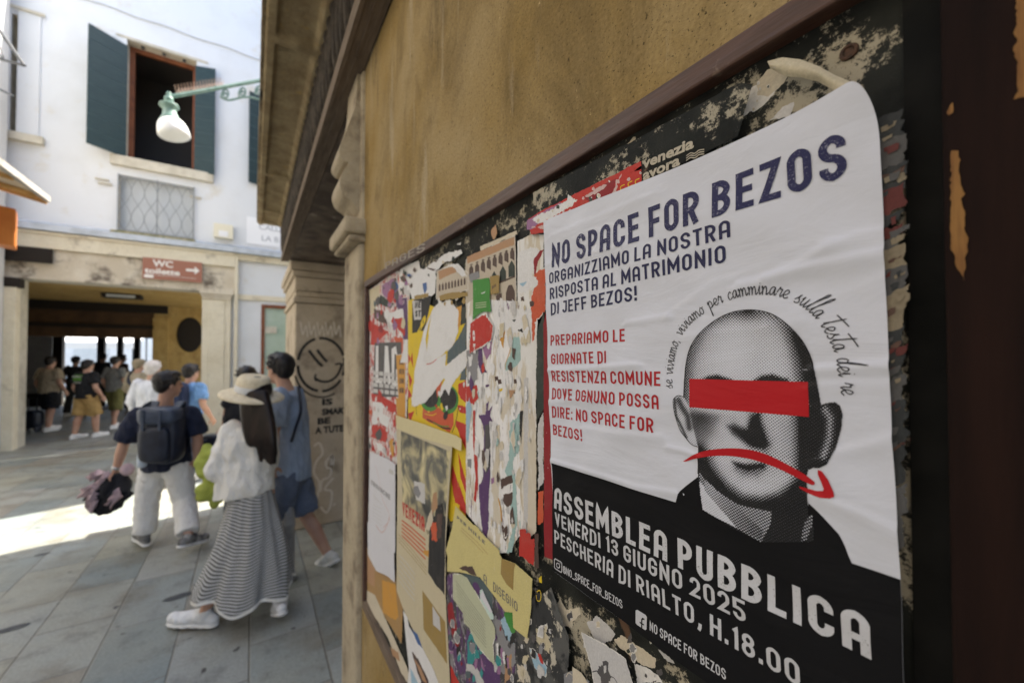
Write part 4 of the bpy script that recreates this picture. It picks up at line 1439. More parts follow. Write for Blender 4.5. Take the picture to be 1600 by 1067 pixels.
# rusty screw washer in the top corner
sc_ = MB()
t_, z_ = W(1326, 81, 0.004)
sc_.lathe((D - 0.0032, -t_, z_), [(0.0048, 0), (0.0044, 0.0012), (0.003, 0.0016), (0.0024, 0.0006)], mat("rusty_iron", (0.10, 0.05, 0.03), (0.05, 0.03, 0.02), 300, rough=0.7), 20, axis=(-1, 0, 0))
sc_.build("screw", bd)
keep_ = _layer[0]
_layer[0] = int((FO + 0.0004 - OFF0) / STEP)
sb_ = Sheet()
M_SCR = mat("pale_scratch_paint", (0.34, 0.30, 0.26), rough=0.8)
sb_.text("PAGES", (602, 421), (664, 391.5), 10, M_SCR, 0.13)
sb_.build("scrawl", bd)
_layer[0] = keep_
# plain dark cover strip beside the posters, inside the right stile
q_ = MB()
ys0 = wq(1478, 500, 0.006)[0]; ys1 = wq(1418, 500, 0.006)[0]
q_.box(D - 0.0052, D - 0.0031, ys0, ys1, z_bot + 0.001, z_top2 - 0.002, mat("black_strip_paint", (0.006, 0.0065, 0.006), (0.012, 0.012, 0.011), 30, rough=0.75, spec=0.12))
q_.build("cover_strip", bd)

PG = "old posters pasted on the notice board"
def sheet_obj(s, name, label, cat="poster", group=PG):
    o = s.build(name)
    # put the origin on the sheet
    c = sum((v.co for v in o.data.vertices), Vector()) / len(o.data.vertices)
    for v in o.data.vertices:
        v.co -= c
    o.location = c
    return tag(o, label, cat, group)

def clutter(s, L, n_, mats, size=(5, 16), seed=1, stretch=1.6, amp=0.0022):
    """small torn bits and slivers scattered over the polygon L (pixels)"""
    rnd = random.Random(seed)
    A = np.array(L, float)
    lo, hi = A.min(0), A.max(0)
    done = 0
    while done < n_:
        x, y = rnd.uniform(lo[0], hi[0]), rnd.uniform(lo[1], hi[1])
        ins = False
        j = len(A) - 1
        for i in range(len(A)):
            if (A[i][1] > y) != (A[j][1] > y) and x < (A[j][0] - A[i][0]) * (y - A[i][1]) / (A[j][1] - A[i][1]) + A[i][0]:
                ins = not ins
            j = i
        if not ins:
            continue
        r_ = rnd.uniform(*size) * rnd.uniform(0.5, 1.0)
        a0 = rnd.uniform(0, 6.28)
        k = rnd.randint(4, 7)
        pts = []
        for i in range(k):
            a = a0 + 2 * math.pi * i / k
            rr = r_ * rnd.uniform(0.45, 1.1)
            pts.append((x + rr * 0.55 * math.cos(a), y + rr * stretch * 0.7 * math.sin(a)))
        s.poly(pts, rnd.choice(mats), amp, rnd.randint(1, 400), 0.0006 if rnd.random() < 0.35 else 0)
        done += 1

# -- peeled residue on the bare board
s = Sheet()
for i, L in enumerate([
    C3([(60, 650), (98, 592), (125, 640), (180, 630), (185, 660), (150, 690), (148, 720), (110, 712), (60, 690)]),
    C3([(212, 695), (255, 665), (300, 700), (335, 745), (320, 770), (280, 785), (250, 770), (230, 740)]),
    C3([(330, 770), (360, 750), (440, 800), (510, 850), (505, 890), (460, 880), (400, 840), (350, 800)]),
    C3([(415, 870), (470, 890), (520, 920), (540, 957), (430, 957)]),
    C3([(0, 740), (50, 780), (75, 850), (30, 880), (-40, 850), (-60, 780)]),
    C3([(520, 810), (545, 850), (590, 872), (575, 855)]),
    R8([(620, 150), (690, 95), (725, 60), (728, 110), (700, 160), (640, 180)]),
    R8([(780, 230), (800, 140), (860, 70), (890, 120), (860, 200), (800, 260)]),
    R8([(900, 100), (960, 60), (1010, 30), (1000, 80), (930, 150)]),
    R8([(1080, -30), (1150, -60), (1280, -90), (1240, -20), (1160, 40), (1120, 60)]),
    R8([(640, 210), (720, 170), (760, 200), (700, 240)]),
    [(1128, 170), (1160, 148), (1185, 132), (1215, 140), (1190, 168), (1150, 186)],
    [(1182, 128), (1215, 98), (1235, 104), (1225, 130), (1200, 152), (1182, 150)],
    [(1200, 190), (1222, 168), (1240, 160), (1235, 182)],
]):
    s.poly(L, [P_CREAM, P_GREYW, P_CREAM, M_FIBRE][i % 4], 0.0022, i + 1)
clutter(s, [(860, 910), (960, 960), (1100, 1060), (1120, 1090), (850, 1090)], 24, [P_CREAM, P_GREYW, P_DKGREY, P_DKGREEN, P_GREY, P_DKGREY], (4, 16), 3, 1.2)
clutter(s, [(985, 240), (1100, 170), (1215, 110), (1200, 170), (1100, 215), (1010, 255)], 28, [P_CREAM, P_GREYW, P_DKGREEN, P_BEIGE], (2, 8), 4, 1.0)
o = s.build("paper_residue", bd)
o['kind'] = 'stuff'

# -- far left torn posters
s = Sheet()
s.poly(R4([(75, 380), (240, 255), (330, 290), (322, 1067), (70, 1067)]) , S_RED, 0.001)
s.poly(R5([(70, -40), (320, -40), (300, 420), (240, 520), (70, 440)]), S_RED, 0.002)
s.poly(R4([(70, 385), (140, 345), (135, 430), (110, 500), (82, 560)]), P_BEIGE, 0.002, 3, 0.002)
s.poly(R4([(150, 350), (225, 305), (262, 360), (262, 430), (185, 445), (150, 400)]), P_MAUVE, 0.003, 4, 0.002)
s.poly(R4([(140, 410), (180, 440), (230, 470), (205, 500), (130, 470)]), P_DKGREEN, 0.002, 5)
s.poly(R4([(210, 340), (240, 325), (262, 360), (232, 400), (215, 380)]), P_BLUE, 0.002, 6)
s.poly(R4([(270, 240), (385, 195), (398, 255), (340, 320), (300, 360), (255, 395)]), P_WHITE, 0.003, 8, 0.002)
s.poly(R4([(288, 262), (308, 325), (272, 328)]), P_RED, 0.001, 9)
s.poly(R4([(235, 440), (312, 430), (322, 700), (288, 700), (270, 560)]), P_PURPLE, 0.002, 10, 0.002)
s.poly(R4([(100, 500), (160, 520), (200, 600), (140, 590), (100, 560)]), P_BROWN, 0.003, 11)
s.poly(R4([(165, 540), (285, 500), (300, 600), (240, 620), (190, 600)]), P_WHITE, 0.003, 12)
s.poly(R4([(205, 570), (280, 560), (300, 620), (295, 680), (262, 640), (232, 600)]), P_RED, 0.003, 13)
s.poly(R4([(80, 585), (140, 620), (195, 650), (150, 690), (110, 735), (80, 735)]), P_RED, 0.002, 14, 0.0015)
s.poly(R4([(225, 680), (285, 690), (290, 860), (262, 800)]), P_ORRED, 0.002, 15)
s.poly(R4([(105, 720), (275, 715), (282, 1067), (92, 1067)]), P_DKGREY, 0.001, 16)
for pts in ([(112, 740), (128, 738), (128, 950), (152, 955), (152, 980), (108, 975)], [(162, 980), (170, 740), (190, 740), (206, 985), (190, 985), (186, 920), (176, 920), (174, 982)],
            [(212, 760), (240, 740), (250, 800), (232, 790), (228, 970), (240, 960), (240, 890), (252, 890), (252, 1000), (216, 1000)]):
    s.poly(R4(pts), P_WHITE, 0.0006, 17)
for i in range(5):
    for j in range(4):
        s.poly(R5([(96 + i * 36, -85 + j * 38 + i * 4), (124 + i * 36, -82 + j * 38 + i * 4), (124 + i * 36, -56 + j * 38 + i * 4), (96 + i * 36, -60 + j * 38 + i * 4)]), P_GREYW, 0.0005, 18 + i)
s.poly(R4([(242, 800), (300, 792), (300, 1090), (258, 1090)]), P_ORANGE, 0.001, 20, 0.001)
s.poly(R5([(240, 90), (300, 90), (300, 240), (250, 230)]), P_ORANGE, 0.001, 20)
for k in range(4):
    s.text("ABEHR"[k:k + 3], R4([(262, 860 + k * 60)])[0], R4([(292, 862 + k * 60)])[0], 8, P_BROWN, 0.2)
s.poly(R4([(268, 850), (320, 845), (315, 700), (300, 700)]), P_WHITE, 0.001, 21)
s.poly(R5([(80, 60), (150, 75), (242, 130), (240, 300), (205, 190), (90, 130)]), P_RED, 0.002, 22)
s.poly(R5([(90, 110), (150, 120), (205, 200), (190, 280), (140, 250), (95, 260)]), P_WHITE, 0.002, 23)
for i in range(5):
    s.poly(R5([(160 + i * 15, 150 + i * 9), (170 + i * 15, 155 + i * 9), (168 + i * 15, 195 + i * 9), (158 + i * 15, 190 + i * 9)]), P_PINK, 0.0003, 24)
s.poly(R5([(76, 260), (140, 265), (195, 320), (175, 375), (110, 350), (75, 335)]), P_RED, 0.002, 25)
s.poly(R5([(195, 330), (230, 370), (225, 470), (205, 440)]), P_ORANGE, 0.002, 26)
s.poly(R5([(110, 370), (150, 385), (170, 440), (120, 420)]), P_WHITE, 0.002, 27)
clutter(s, R4([(75, 390), (320, 300), (320, 700), (80, 720)]), 28, [P_WHITE, P_RED, P_MAUVE, P_BROWN, P_DKGREY, P_GREYW, P_BEIGE, P_DKRED, P_SLATE], (4, 14), 5)
clutter(s, R5([(75, 30), (300, 60), (240, 480), (70, 420)]), 24, [P_WHITE, P_RED, P_PINK, P_ORRED, P_GREYW, P_DKGREY], (4, 13), 6)
sheet_obj(s, "torn_poster", "layers of torn red and grey posters at the far left of the board")

# -- kraft paper and edge scraps under the small flyer
s = Sheet()
s.poly(R6([(58, 150), (250, 300), (300, 560), (292, 800), (180, 620), (60, 450)]), P_KRAFT, 0.002)
s.poly(R6([(60, 200), (110, 300), (110, 420), (60, 380)]), P_TERRA, 0.002, 3)
s.poly(R6([(160, 370), (250, 400), (270, 620), (250, 640), (165, 590)]), P_ORANGE, 0.003, 4)
s.poly(R6([(55, 440), (110, 470), (330, 960), (360, 1100), (290, 1000), (200, 760), (50, 520)]), P_CREAM, 0.002, 5)
s.poly(R6([(215, 820), (270, 860), (280, 920), (230, 880)]), P_TERRA, 0.003, 6)
sheet_obj(s, "torn_poster", "orange brown kraft paper peeling at the bottom left corner of the board")

# -- yellow and black poster with the big torn white sheets
s = Sheet()
s.poly(R4([(318, 450), (345, 440), (690, 560), (692, 1080), (318, 1080)]), P_YEL, 0.0008)
s.poly(R5([(318, -40), (690, -40), (690, 850), (590, 880), (318, 300)]), P_YEL, 0.0008)
s.poly(R4([(345, 455), (400, 420), (472, 410), (455, 500), (425, 640), (345, 660)]), P_BLACK, 0.001, 2)
for k, ch in enumerate("UFO"):
    s.text(ch, R4([(360 + k * 22, 760 - k * 62)])[0], R4([(392 + k * 22, 700 - k * 62)])[0], 12, P_YEL, 0.22)
for pts in ([(345, 450), (402, 455), (402, 570), (358, 575)],):
    s.poly(R4(pts), P_GREYW, 0.001, 3)
s.text("NE", R4([(362, 500)])[0], R4([(398, 497)])[0], 10, P_BLACK, 0.24)
s.text("ST", R4([(364, 555)])[0], R4([(398, 552)])[0], 10, P_BLACK, 0.24)
for L in ([(318, 900), (345, 960), (330, 1010)], [(318, 1010), (345, 1060), (320, 1080)], [(318, 790), (335, 820), (320, 860)], [(345, 780), (352, 880), (335, 830)]):
    s.poly(R4(L), P_RED, 0.0012, 4)
for L in ([(640, 0), (690, -30), (690, 120), (655, 90), (640, 60)], [(630, 130), (690, 150), (690, 190), (650, 180)], [(620, 230), (690, 260), (690, 420), (650, 330)],
          [(640, 440), (690, 620), (690, 700), (655, 600)], [(600, 500), (640, 640), (660, 780), (620, 760), (596, 620)], [(640, 620), (690, 780), (690, 840), (650, 800)], [(318, 190), (360, 170), (330, 250)]):
    s.poly(R5(L), P_RED, 0.002, 5)
# red painted face with dark glasses
s.poly(R5([(415, 140), (500, 150), (610, 160), (610, 260), (585, 310), (530, 280), (470, 250), (410, 215)]), P_ORRED, 0.002, 6)
for cx_, cy_, rx, ry in ((460, 92, 64, 84), (576, 100, 66, 92)):
    el = [(cx_ + rx * math.cos(a), cy_ + ry * math.sin(a)) for a in [2 * math.pi * i / 26 for i in range(26)]]
    s.poly(R5(el), P_GREEN, 0.0004, 7)
    el = [(cx_ + 2 + rx * 0.8 * math.cos(a), cy_ - 8 + ry * 0.78 * math.sin(a)) for a in [2 * math.pi * i / 26 for i in range(26)]]
    s.poly(R5(el), P_BLACK, 0.0003, 8)
s.stroke(R5([(425, 190), (470, 200), (500, 188)]), 1.2, P_YEL)
s.stroke(R5([(500, 150), (520, 130), (545, 150)]), 3.0, P_GREEN)
s.stroke(R5([(440, 225), (500, 255), (540, 280), (590, 285)]), 2.2, P_BLACK)
s.stroke(R5([(480, 245), (530, 268), (580, 270)]), 1.6, P_GREEN)
s.stroke(R5([(390, 110), (370, 150), (375, 200)]), 1.4, P_BLACK)
s.stroke(R5([(640, 150), (625, 240), (600, 310)]), 1.4, P_BLACK)
s.poly(R5([(490, -40), (545, -60), (520, 60), (505, 90)]), P_ORRED, 0.002, 9)
s.poly(R4([(690, 590), (690, 770), (600, 860), (568, 850), (575, 770), (640, 690)]), P_SLATE, 0.003, 10)
s.poly(R4([(690, 860), (690, 960), (650, 960), (660, 900)]), P_SLATE, 0.002, 11)
s.poly(R4([(660, 490), (702, 490), (698, 590), (655, 610)]), P_DKGREEN, 0.002, 12)
s.poly(R4([(620, 500), (662, 480), (655, 600), (630, 660)]), P_ORANGE, 0.002, 13)
# white torn sheets
s.poly(R4([(470, 520), (500, 480), (585, 445), (625, 500), (640, 520), (638, 650), (600, 740), (540, 790), (450, 862), (436, 800)]), P_WHITE, 0.004, 14, 0.0015)
s.poly(R4([(470, 525), (450, 600), (430, 700), (442, 800), (446, 858), (560, 790), (556, 870), (692, 762), (690, 870), (600, 980), (545, 945), (480, 1040), (430, 1100), (352, 1130), (360, 900), (420, 640)]), P_WHITE, 0.0025, 15, 0.001)
s.poly(R5([(352, 0), (480, -20), (500, 20), (400, 90), (340, 145)]), P_WHITE, 0.003, 16)
s.poly(R5([(530, 20), (560, -40), (640, -60), (600, 10), (580, 70), (555, 30), (520, 90)]), P_WHITE, 0.003, 17)
s.stroke(R4([(436, 858), (470, 850), (500, 826)]), 1.4, P_RED)
clutter(s, R4([(500, 380), (690, 300), (690, 480), (640, 500), (520, 470)]), 16, [P_WHITE, P_GREYW, P_OCHRE, P_CREAM, P_BROWN], (4, 12), 14)
clutter(s, R5([(330, 60), (690, 0), (690, 400), (600, 320), (420, 260)]), 10, [P_YEL, P_RED, P_WHITE, P_BLACK], (3, 9), 15)
sheet_obj(s, "torn_poster", "yellow poster of a red face in dark sunglasses under torn white sheets")

# -- white tatters along the top left
s = Sheet()
s.poly(R4([(395, 270), (470, 210), (560, 150), (660, 120), (668, 150), (600, 190), (540, 215), (500, 260), (430, 300)]), P_WHITE, 0.004, 2)
s.poly(R4([(330, 320), (390, 250), (470, 250), (500, 270), (490, 400), (470, 420), (400, 430), (345, 440), (330, 380)]), P_WHITE, 0.004, 3, 0.0015)
s.poly(R4([(412, 340), (438, 335), (440, 375), (425, 410), (414, 372)]), P_BLUE, 0.0015, 4)
s.poly(R4([(357, 420), (450, 402), (448, 425), (360, 445)]), P_OCHRE, 0.001, 5)
s.poly(R4([(440, 240), (500, 250), (480, 262)]), P_BROWN, 0.002, 6)
s.poly(R4([(850, 0), (880, -40), (890, 20), (870, 60), (855, 40)]), P_TERRA, 0.002, 8)
s.poly(R4([(630, 90), (660, 75), (655, 95)]), P_WHITE, 0.002, 9)
clutter(s, R4([(180, 340), (330, 240), (520, 190), (690, 150), (690, 230), (480, 300), (330, 380), (200, 440)]), 20, [P_WHITE, P_GREYW, P_CREAM, P_BROWN, P_BLUE, P_DKGREEN], (3, 11), 12, 1.0)
sheet_obj(s, "torn_poster", "crumpled white paper tatters under the upper left board edge")

# -- palace facade print
def arches(s, x0, y0, x1, y1, n_, h, slope, rows):
    for r_i, (top, hh, fill) in enumerate(rows):
        for i in range(n_):
            xa = x0 + (x1 - x0) * (i + 0.14) / n_
            xb = x0 + (x1 - x0) * (i + 0.86) / n_
            yt = y0 + top + slope * (i + 0.5)
            xm = (xa + xb) / 2
            s.poly(R4([(xa, yt + hh), (xa, yt + hh * 0.35), (xa + (xm - xa) * 0.5, yt + hh * 0.14), (xm, yt), (xb - (xb - xm) * 0.5, yt + hh * 0.12), (xb, yt + hh * 0.33), (xb, yt + hh - slope)]), fill, 0.0002, i + 1)
s = Sheet()
s.poly(R4([(690, 190), (1005, 30), (1012, 520), (880, 560), (690, 560)]), P_PALST, 0.0012, 1, 0.001)
s.poly(R4([(695, 170), (1000, 40), (1000, 92), (700, 215)]), P_TERRA, 0.001, 2)
s.poly(R4([(780, 105), (1015, 0), (1018, 25), (785, 130)]), P_CREAM, 0.001, 3)
arches(s, 705, 232, 1005, 110, 8, 60, -15.5, ((0, 62, P_BROWN),))
for i in range(8):
    x_ = 724 + i * 37.5; y_ = 222 - i * 14.5
    s.stroke(R4([(x_ - 9, y_), (x_ + 9, y_ - 4)]), 1.6, P_BROWN, False)
    s.stroke(R4([(x_, y_ - 10), (x_, y_ + 10)]), 1.6, P_BROWN, False)
for i in range(3):
    xa = 850 + i * 56; yt = 260 - i * 34
    s.poly(R4([(xa, yt + 110), (xa, yt + 40), (xa + 20, yt), (xa + 40, yt + 35), (xa + 40, yt + 100)]), P_DKGREEN, 0.0003, i)
s.poly(R4([(900, 330), (1004, 290), (1004, 300), (900, 342)]), P_BROWN, 0.0002)
s.poly(R4([(945, 480), (945, 400), (962, 352), (985, 350), (1002, 390), (1002, 470), (975, 500)]), P_BROWN, 0.0006, 5)
s.poly(R4([(880, 420), (920, 400), (915, 500), (890, 530)]), P_BROWN, 0.002, 6)
s.poly(R4([(505, 260), (610, 220), (700, 270), (702, 380), (500, 440)]), P_PALST, 0.002, 7, 0.002)
s.poly(R4([(512, 262), (600, 232), (640, 262), (520, 318)]), P_TERRA, 0.002, 8)
for i in range(9):
    xa = 515 + i * 20; yt = 340 - i * 5
    s.poly(R4([(xa, yt + 50), (xa, yt + 16), (xa + 6, yt), (xa + 12, yt + 14), (xa + 12, yt + 48)]), P_BROWN, 0.0002, i)
s.poly(R4([(520, 420), (600, 395), (700, 395), (702, 420), (610, 440), (525, 450)]), P_OCHRE, 0.002, 9)
s.poly(R4([(560, 215), (640, 215), (680, 260), (700, 300), (660, 290), (620, 245)]), P_WHITE, 0.004, 10)
s.poly(R4([(705, 285), (770, 262), (778, 300), (720, 340)]), P_GREY, 0.002, 11)
sheet_obj(s, "torn_poster", "poster of a stone palace with rows of pointed arches")

# -- white tattered strips with purple and teal streaks, with the cream poster beside
s = Sheet()
s.poly(R4([(694, 470), (735, 440), (1120, 460), (1120, 1080), (694, 1080)]), S_WHITE, 0.001, 1)
s.poly(R5([(690, -40), (1120, -40), (1110, 960), (1040, 960), (960, 1080), (890, 1080), (690, 820)]), S_WHITE, 0.002, 2)
s.poly(R4([(1020, 70), (1100, 30), (1190, 25), (1186, 250), (1150, 420), (1140, 1080), (1020, 1080)]), S_CREAM, 0.001, 3)
s.poly(R5([(1030, -40), (1140, -40), (1140, 940), (1095, 1000), (1085, 930), (1040, 920)]), S_CREAM, 0.002, 4)
s.poly(R5([(1060, -40), (1090, -40), (1085, 900), (1060, 860)]), P_GREYW, 0.002, 44)
s.poly(R4([(1130, 275), (1200, 238), (1200, 500), (1160, 560), (1112, 600), (1108, 500)]), P_ORRED, 0.004, 5, 0.002)
s.poly(R4([(1112, 590), (1135, 600), (1128, 700), (1114, 720)]), P_ORRED, 0.002, 6)
s.poly(R4([(1035, 140), (1100, 110), (1160, 130), (1140, 200), (1110, 290), (1140, 300), (1150, 350), (1040, 410), (1025, 330), (1030, 220)]), P_WHITE, 0.005, 7, 0.001)
s.poly(R4([(1032, 340), (1080, 328), (1055, 362)]), P_SKY, 0.001, 8)
s.poly(R4([(1125, 190), (1165, 130), (1190, 120), (1150, 200), (1135, 290), (1125, 280)]), P_DKRED, 0.002, 9)
s.poly(R4([(910, 440), (925, 440), (940, 520), (1100, 500), (1110, 590), (1060, 640), (980, 660), (915, 630)]), P_WHITE, 0.004, 10, 0.001)
s.poly(R4([(985, 575), (1010, 570), (1000, 590)]), P_DKGREEN, 0.001, 11)
s.poly(R4([(1020, 640), (1080, 620), (1060, 655)]), P_BLACK, 0.002, 12)
s.poly(R4([(990, 690), (1030, 680), (1040, 830), (1000, 880), (945, 900), (940, 860), (975, 800)]), P_TEAL, 0.003, 13)
s.poly(R4([(905, 700), (940, 640), (930, 760)]), P_ORANGE, 0.002, 14)
s.stroke(R4([(990, 690), (968, 780), (945, 850), (940, 890)]), 1.6, P_ORANGE)
for (u, v) in ((885, 950), (905, 970), (990, 1035), (1005, 965), (1050, 440), (1110, 470)):
    s.poly(R4([(u - 12, v - 14), (u + 10, v - 16), (u + 14, v + 12), (u - 8, v + 16)]), P_BROWN, 0.002, u % 17)
s.poly(R4([(900, 1018), (925, 1012), (920, 1030), (902, 1030)]), P_YEL, 0.001, 15)
s.poly(R4([(815, 990), (840, 988), (838, 1000), (816, 1004)]), P_PURPLE, 0.001, 16)
# left strip of this group
s.poly(R4([(690, 770), (770, 760), (765, 960), (700, 980)]), P_GREY, 0.004, 17, 0.0015)
s.poly(R4([(765, 740), (790, 730), (800, 860), (825, 910), (790, 920), (768, 860)]), P_PURPLE, 0.003, 18)
s.poly(R4([(790, 740), (860, 690), (850, 790), (820, 830)]), P_MAUVE, 0.003, 19)
s.poly(R4([(690, 1000), (760, 990), (770, 1070), (740, 1120), (690, 1090)]), P_RED, 0.003, 20)
s.poly(R5([(770, 200), (815, 195), (820, 120), (835, 110), (830, 170), (862, 135), (845, 205), (862, 240), (838, 240), (845, 560), (842, 640), (835, 760), (838, 830), (822, 990), (795, 950), (778, 800), (772, 650), (800, 590), (806, 300), (790, 240)]), P_PURPLE, 0.003, 21, 0.001)
s.poly(R5([(812, 260), (838, 260), (845, 520), (812, 580)]), P_DKGREY, 0.003, 22)
s.poly(R5([(690, 150), (712, 80), (725, 160), (715, 250), (706, 370), (690, 360)]), P_SKY, 0.003, 23)
s.poly(R5([(735, 170), (748, 170), (745, 330), (762, 470), (766, 640), (752, 760), (738, 740), (752, 600), (735, 380)]), P_RED, 0.002, 24)
s.poly(R5([(700, 480), (725, 480), (722, 540), (700, 530)]), P_GREY, 0.002, 25)
s.poly(R5([(975, 250), (1035, 185), (1030, 420), (990, 500), (1010, 640), (1018, 900), (985, 1080), (950, 1080), (985, 940), (975, 820), (990, 640), (940, 560), (970, 420)]), P_TEAL, 0.004, 26)
s.poly(R5([(1035, 180), (1055, 170), (1050, 280), (1045, 385), (1032, 320)]), P_BLACK, 0.002, 27)
s.poly(R5([(912, 610), (985, 580), (992, 630), (930, 655), (915, 672)]), P_BROWN, 0.002, 28)
s.poly(R5([(928, 705), (990, 690), (985, 770), (955, 800), (925, 740)]), P_BROWN, 0.003, 29)
s.poly(R5([(920, 900), (960, 970), (945, 1010), (925, 960)]), P_BROWN, 0.003, 30)
s.stroke(R5([(896, 730), (912, 800), (918, 880)]), 3.0, P_ORANGE)
s.poly(R5([(850, 600), (870, 590), (872, 635), (852, 640)]), P_MAUVE, 0.003, 31)
s.poly(R5([(880, 260), (905, 260), (900, 540), (885, 520)]), P_CREAM, 0.003, 32)
s.poly(R5([(965, 35), (1005, 40), (985, 80), (968, 100)]), P_TERRA, 0.002, 33)
for k in range(10):
    u, v = 870 + (k * 37) % 150, 300 + (k * 83) % 600
    s.poly(R5([(u, v), (u + 18, v - 14), (u + 24, v + 26), (u + 6, v + 40)]), [P_GREYW, P_CREAM, P_WHITE][k % 3], 0.004, 40 + k)
clutter(s, R4([(700, 640), (870, 560), (870, 1067), (700, 1067)]), 13, [P_WHITE, P_GREYW, P_WHITE, P_RED, P_GREYW, P_PURPLE, P_CREAM], (4, 13), 7, 2.6)
clutter(s, R4([(900, 480), (1110, 440), (1110, 1067), (900, 1067)]), 20, [P_WHITE, P_WHITE, P_CREAM, P_WHITE, P_GREYW, P_BEIGE, P_CREAM, P_BROWN], (4, 14), 8, 2.6)
clutter(s, R5([(700, 0), (1110, 0), (1100, 900), (960, 1000), (700, 760)]), 36, [P_WHITE, P_WHITE, P_GREYW, P_CREAM, P_WHITE, P_WHITE, P_GREYW, P_TEAL, P_BROWN], (3, 14), 9, 3.0)
sheet_obj(s, "torn_poster", "tall shredded white posters with purple and teal streaks beside the big poster")

s = Sheet()
s.poly(R4([(718, 600), (745, 575), (790, 545), (815, 532), (830, 560), (862, 610), (850, 705), (790, 745), (755, 765), (715, 790)]), P_RED, 0.003, 2, 0.0012)
s.text("NO", R4([(752, 790)])[0], R4([(745, 640)])[0], 7, P_WHITE, 0.2)
sheet_obj(s, "torn_flyer", "torn red flyer with white letters NO below the green sheet", "flyer")
s = Sheet()
s.poly(R4([(843, 295), (902, 288), (902, 400), (848, 412)]), P_OCHRE, 0.0005)
s.text("BOO", R4([(858, 378)])[0], R4([(884, 360)])[0], 5, P_BROWN, 0.2)
sheet_obj(s, "sticker", "small ochre sticker against the green sheet", "sticker")
s = Sheet()
s.poly(R4([(733, 322), (790, 310), (838, 304), (846, 350), (842, 430), (852, 525), (800, 520), (762, 545), (735, 572)]), P_GREEN, 0.0012, 3)
for k, v in enumerate((468, 482, 496)):
    s.stroke(R4([(750, v), (780, v - 3), (820, v - 8)]), 1.1, P_SAGE, False)
s.poly(R4([(786, 402), (812, 392), (808, 402), (790, 408)]), P_WHITE, 0.001, 4)
sheet_obj(s, "torn_flyer", "small green sheet torn along its lower edge", "flyer")

# -- dark purple and teal poster at the bottom
s = Sheet()
s.poly(R6([(596, 340), (640, 320), (1060, 560), (1065, 900), (1060, 1120), (600, 1120)]), S_DARK, 0.001, 1)
s.poly(R6([(600, 540), (630, 520), (665, 700), (690, 860), (650, 800), (605, 640)]), P_DKRED, 0.004, 2)
s.poly(R6([(600, 690), (640, 780), (640, 870), (605, 860)]), P_MAUVE, 0.003, 3)
s.poly(R6([(620, 940), (680, 1060), (690, 1120), (630, 1120)]), P_RED, 0.004, 4)
s.poly(R6([(730, 700), (800, 760), (950, 940), (960, 1120), (725, 1120)]), P_PURPLE, 0.003, 5)
s.poly(R6([(735, 780), (770, 700), (800, 770), (800, 880), (770, 940), (735, 930)]), P_TEALD, 0.002, 6)
s.poly(R6([(730, 930), (800, 960), (850, 1060), (820, 1120), (770, 1000), (728, 1010)]), P_GREYW, 0.003, 7)
s.poly(R6([(735, 1010), (770, 1000), (800, 1120), (730, 1120)]), P_PURPLE, 0.003, 8)
s.poly(R6([(820, 870), (840, 920), (855, 990), (830, 960)]), P_MAUVE, 0.003, 9)
s.poly(R6([(905, 610), (960, 640), (1000, 780), (1060, 760), (1060, 930), (990, 1010), (920, 960), (915, 780)]), P_GREY, 0.005, 10)
s.poly(R6([(960, 640), (1000, 600), (1060, 720), (1050, 800), (1000, 760)]), P_SKY, 0.003, 11)
s.poly(R6([(980, 600), (1020, 560), (1070, 650), (1075, 740), (1030, 720)]), P_GREEN, 0.003, 12)
s.poly(R6([(990, 880), (1035, 870), (1035, 1000), (985, 1080)]), P_TERRA, 0.003, 13)
for k in range(6):
    s.poly(R6([(930 + k * 14, 800 + k * 20), (945 + k * 14, 790 + k * 20), (950 + k * 14, 880 + k * 18), (938 + k * 14, 900 + k * 18)]), [P_WHITE, P_BLACK, P_MAUVE][k % 3], 0.003, 20 + k)
s.poly(R6([(690, 310), (800, 340), (910, 440), (905, 600), (760, 420)]), P_SLATE, 0.002, 14)
s.poly(R6([(770, 400), (800, 390), (830, 450), (790, 470)]), P_PURPLE, 0.003, 15)
s.poly(R6([(1060, 560), (1300, 420), (1420, 760), (1420, 1180), (1060, 1180)]), S_PEEL, 0.003, 16)
s.poly(R6([(1070, 940), (1130, 950), (1120, 1080), (1070, 1060)]), P_CREAM, 0.006, 17)
s.poly(R6([(1155, 830), (1200, 860), (1272, 960), (1262, 1020), (1190, 960)]), P_SKY, 0.002, 18, 0.001)
s.poly(R6([(1210, 870), (1225, 860), (1250, 930), (1232, 930)]), P_RED, 0.002, 19)
s.poly(R6([(1200, 700), (1250, 700), (1300, 800), (1290, 870), (1200, 780)]), P_BEIGE, 0.004, 21)
clutter(s, R6([(610, 520), (900, 600), (1060, 720), (1060, 1067), (610, 1067)]), 44, [P_PURPLE, P_DKGREY, P_GREYW, P_DKRED, P_BLACK, P_GREY, P_MAUVE, P_SLATE, P_TEALD], (4, 15), 10, 1.8)
clutter(s, R6([(1060, 640), (1300, 620), (1320, 1000), (1060, 1067)]), 24, [P_DKGREY, P_GREY, P_BLACK, P_CREAM, P_GREYW, P_SLATE, P_BEIGE], (4, 15), 11, 1.6)
sheet_obj(s, "torn_poster", "torn dark poster in purple and teal at the bottom of the board")

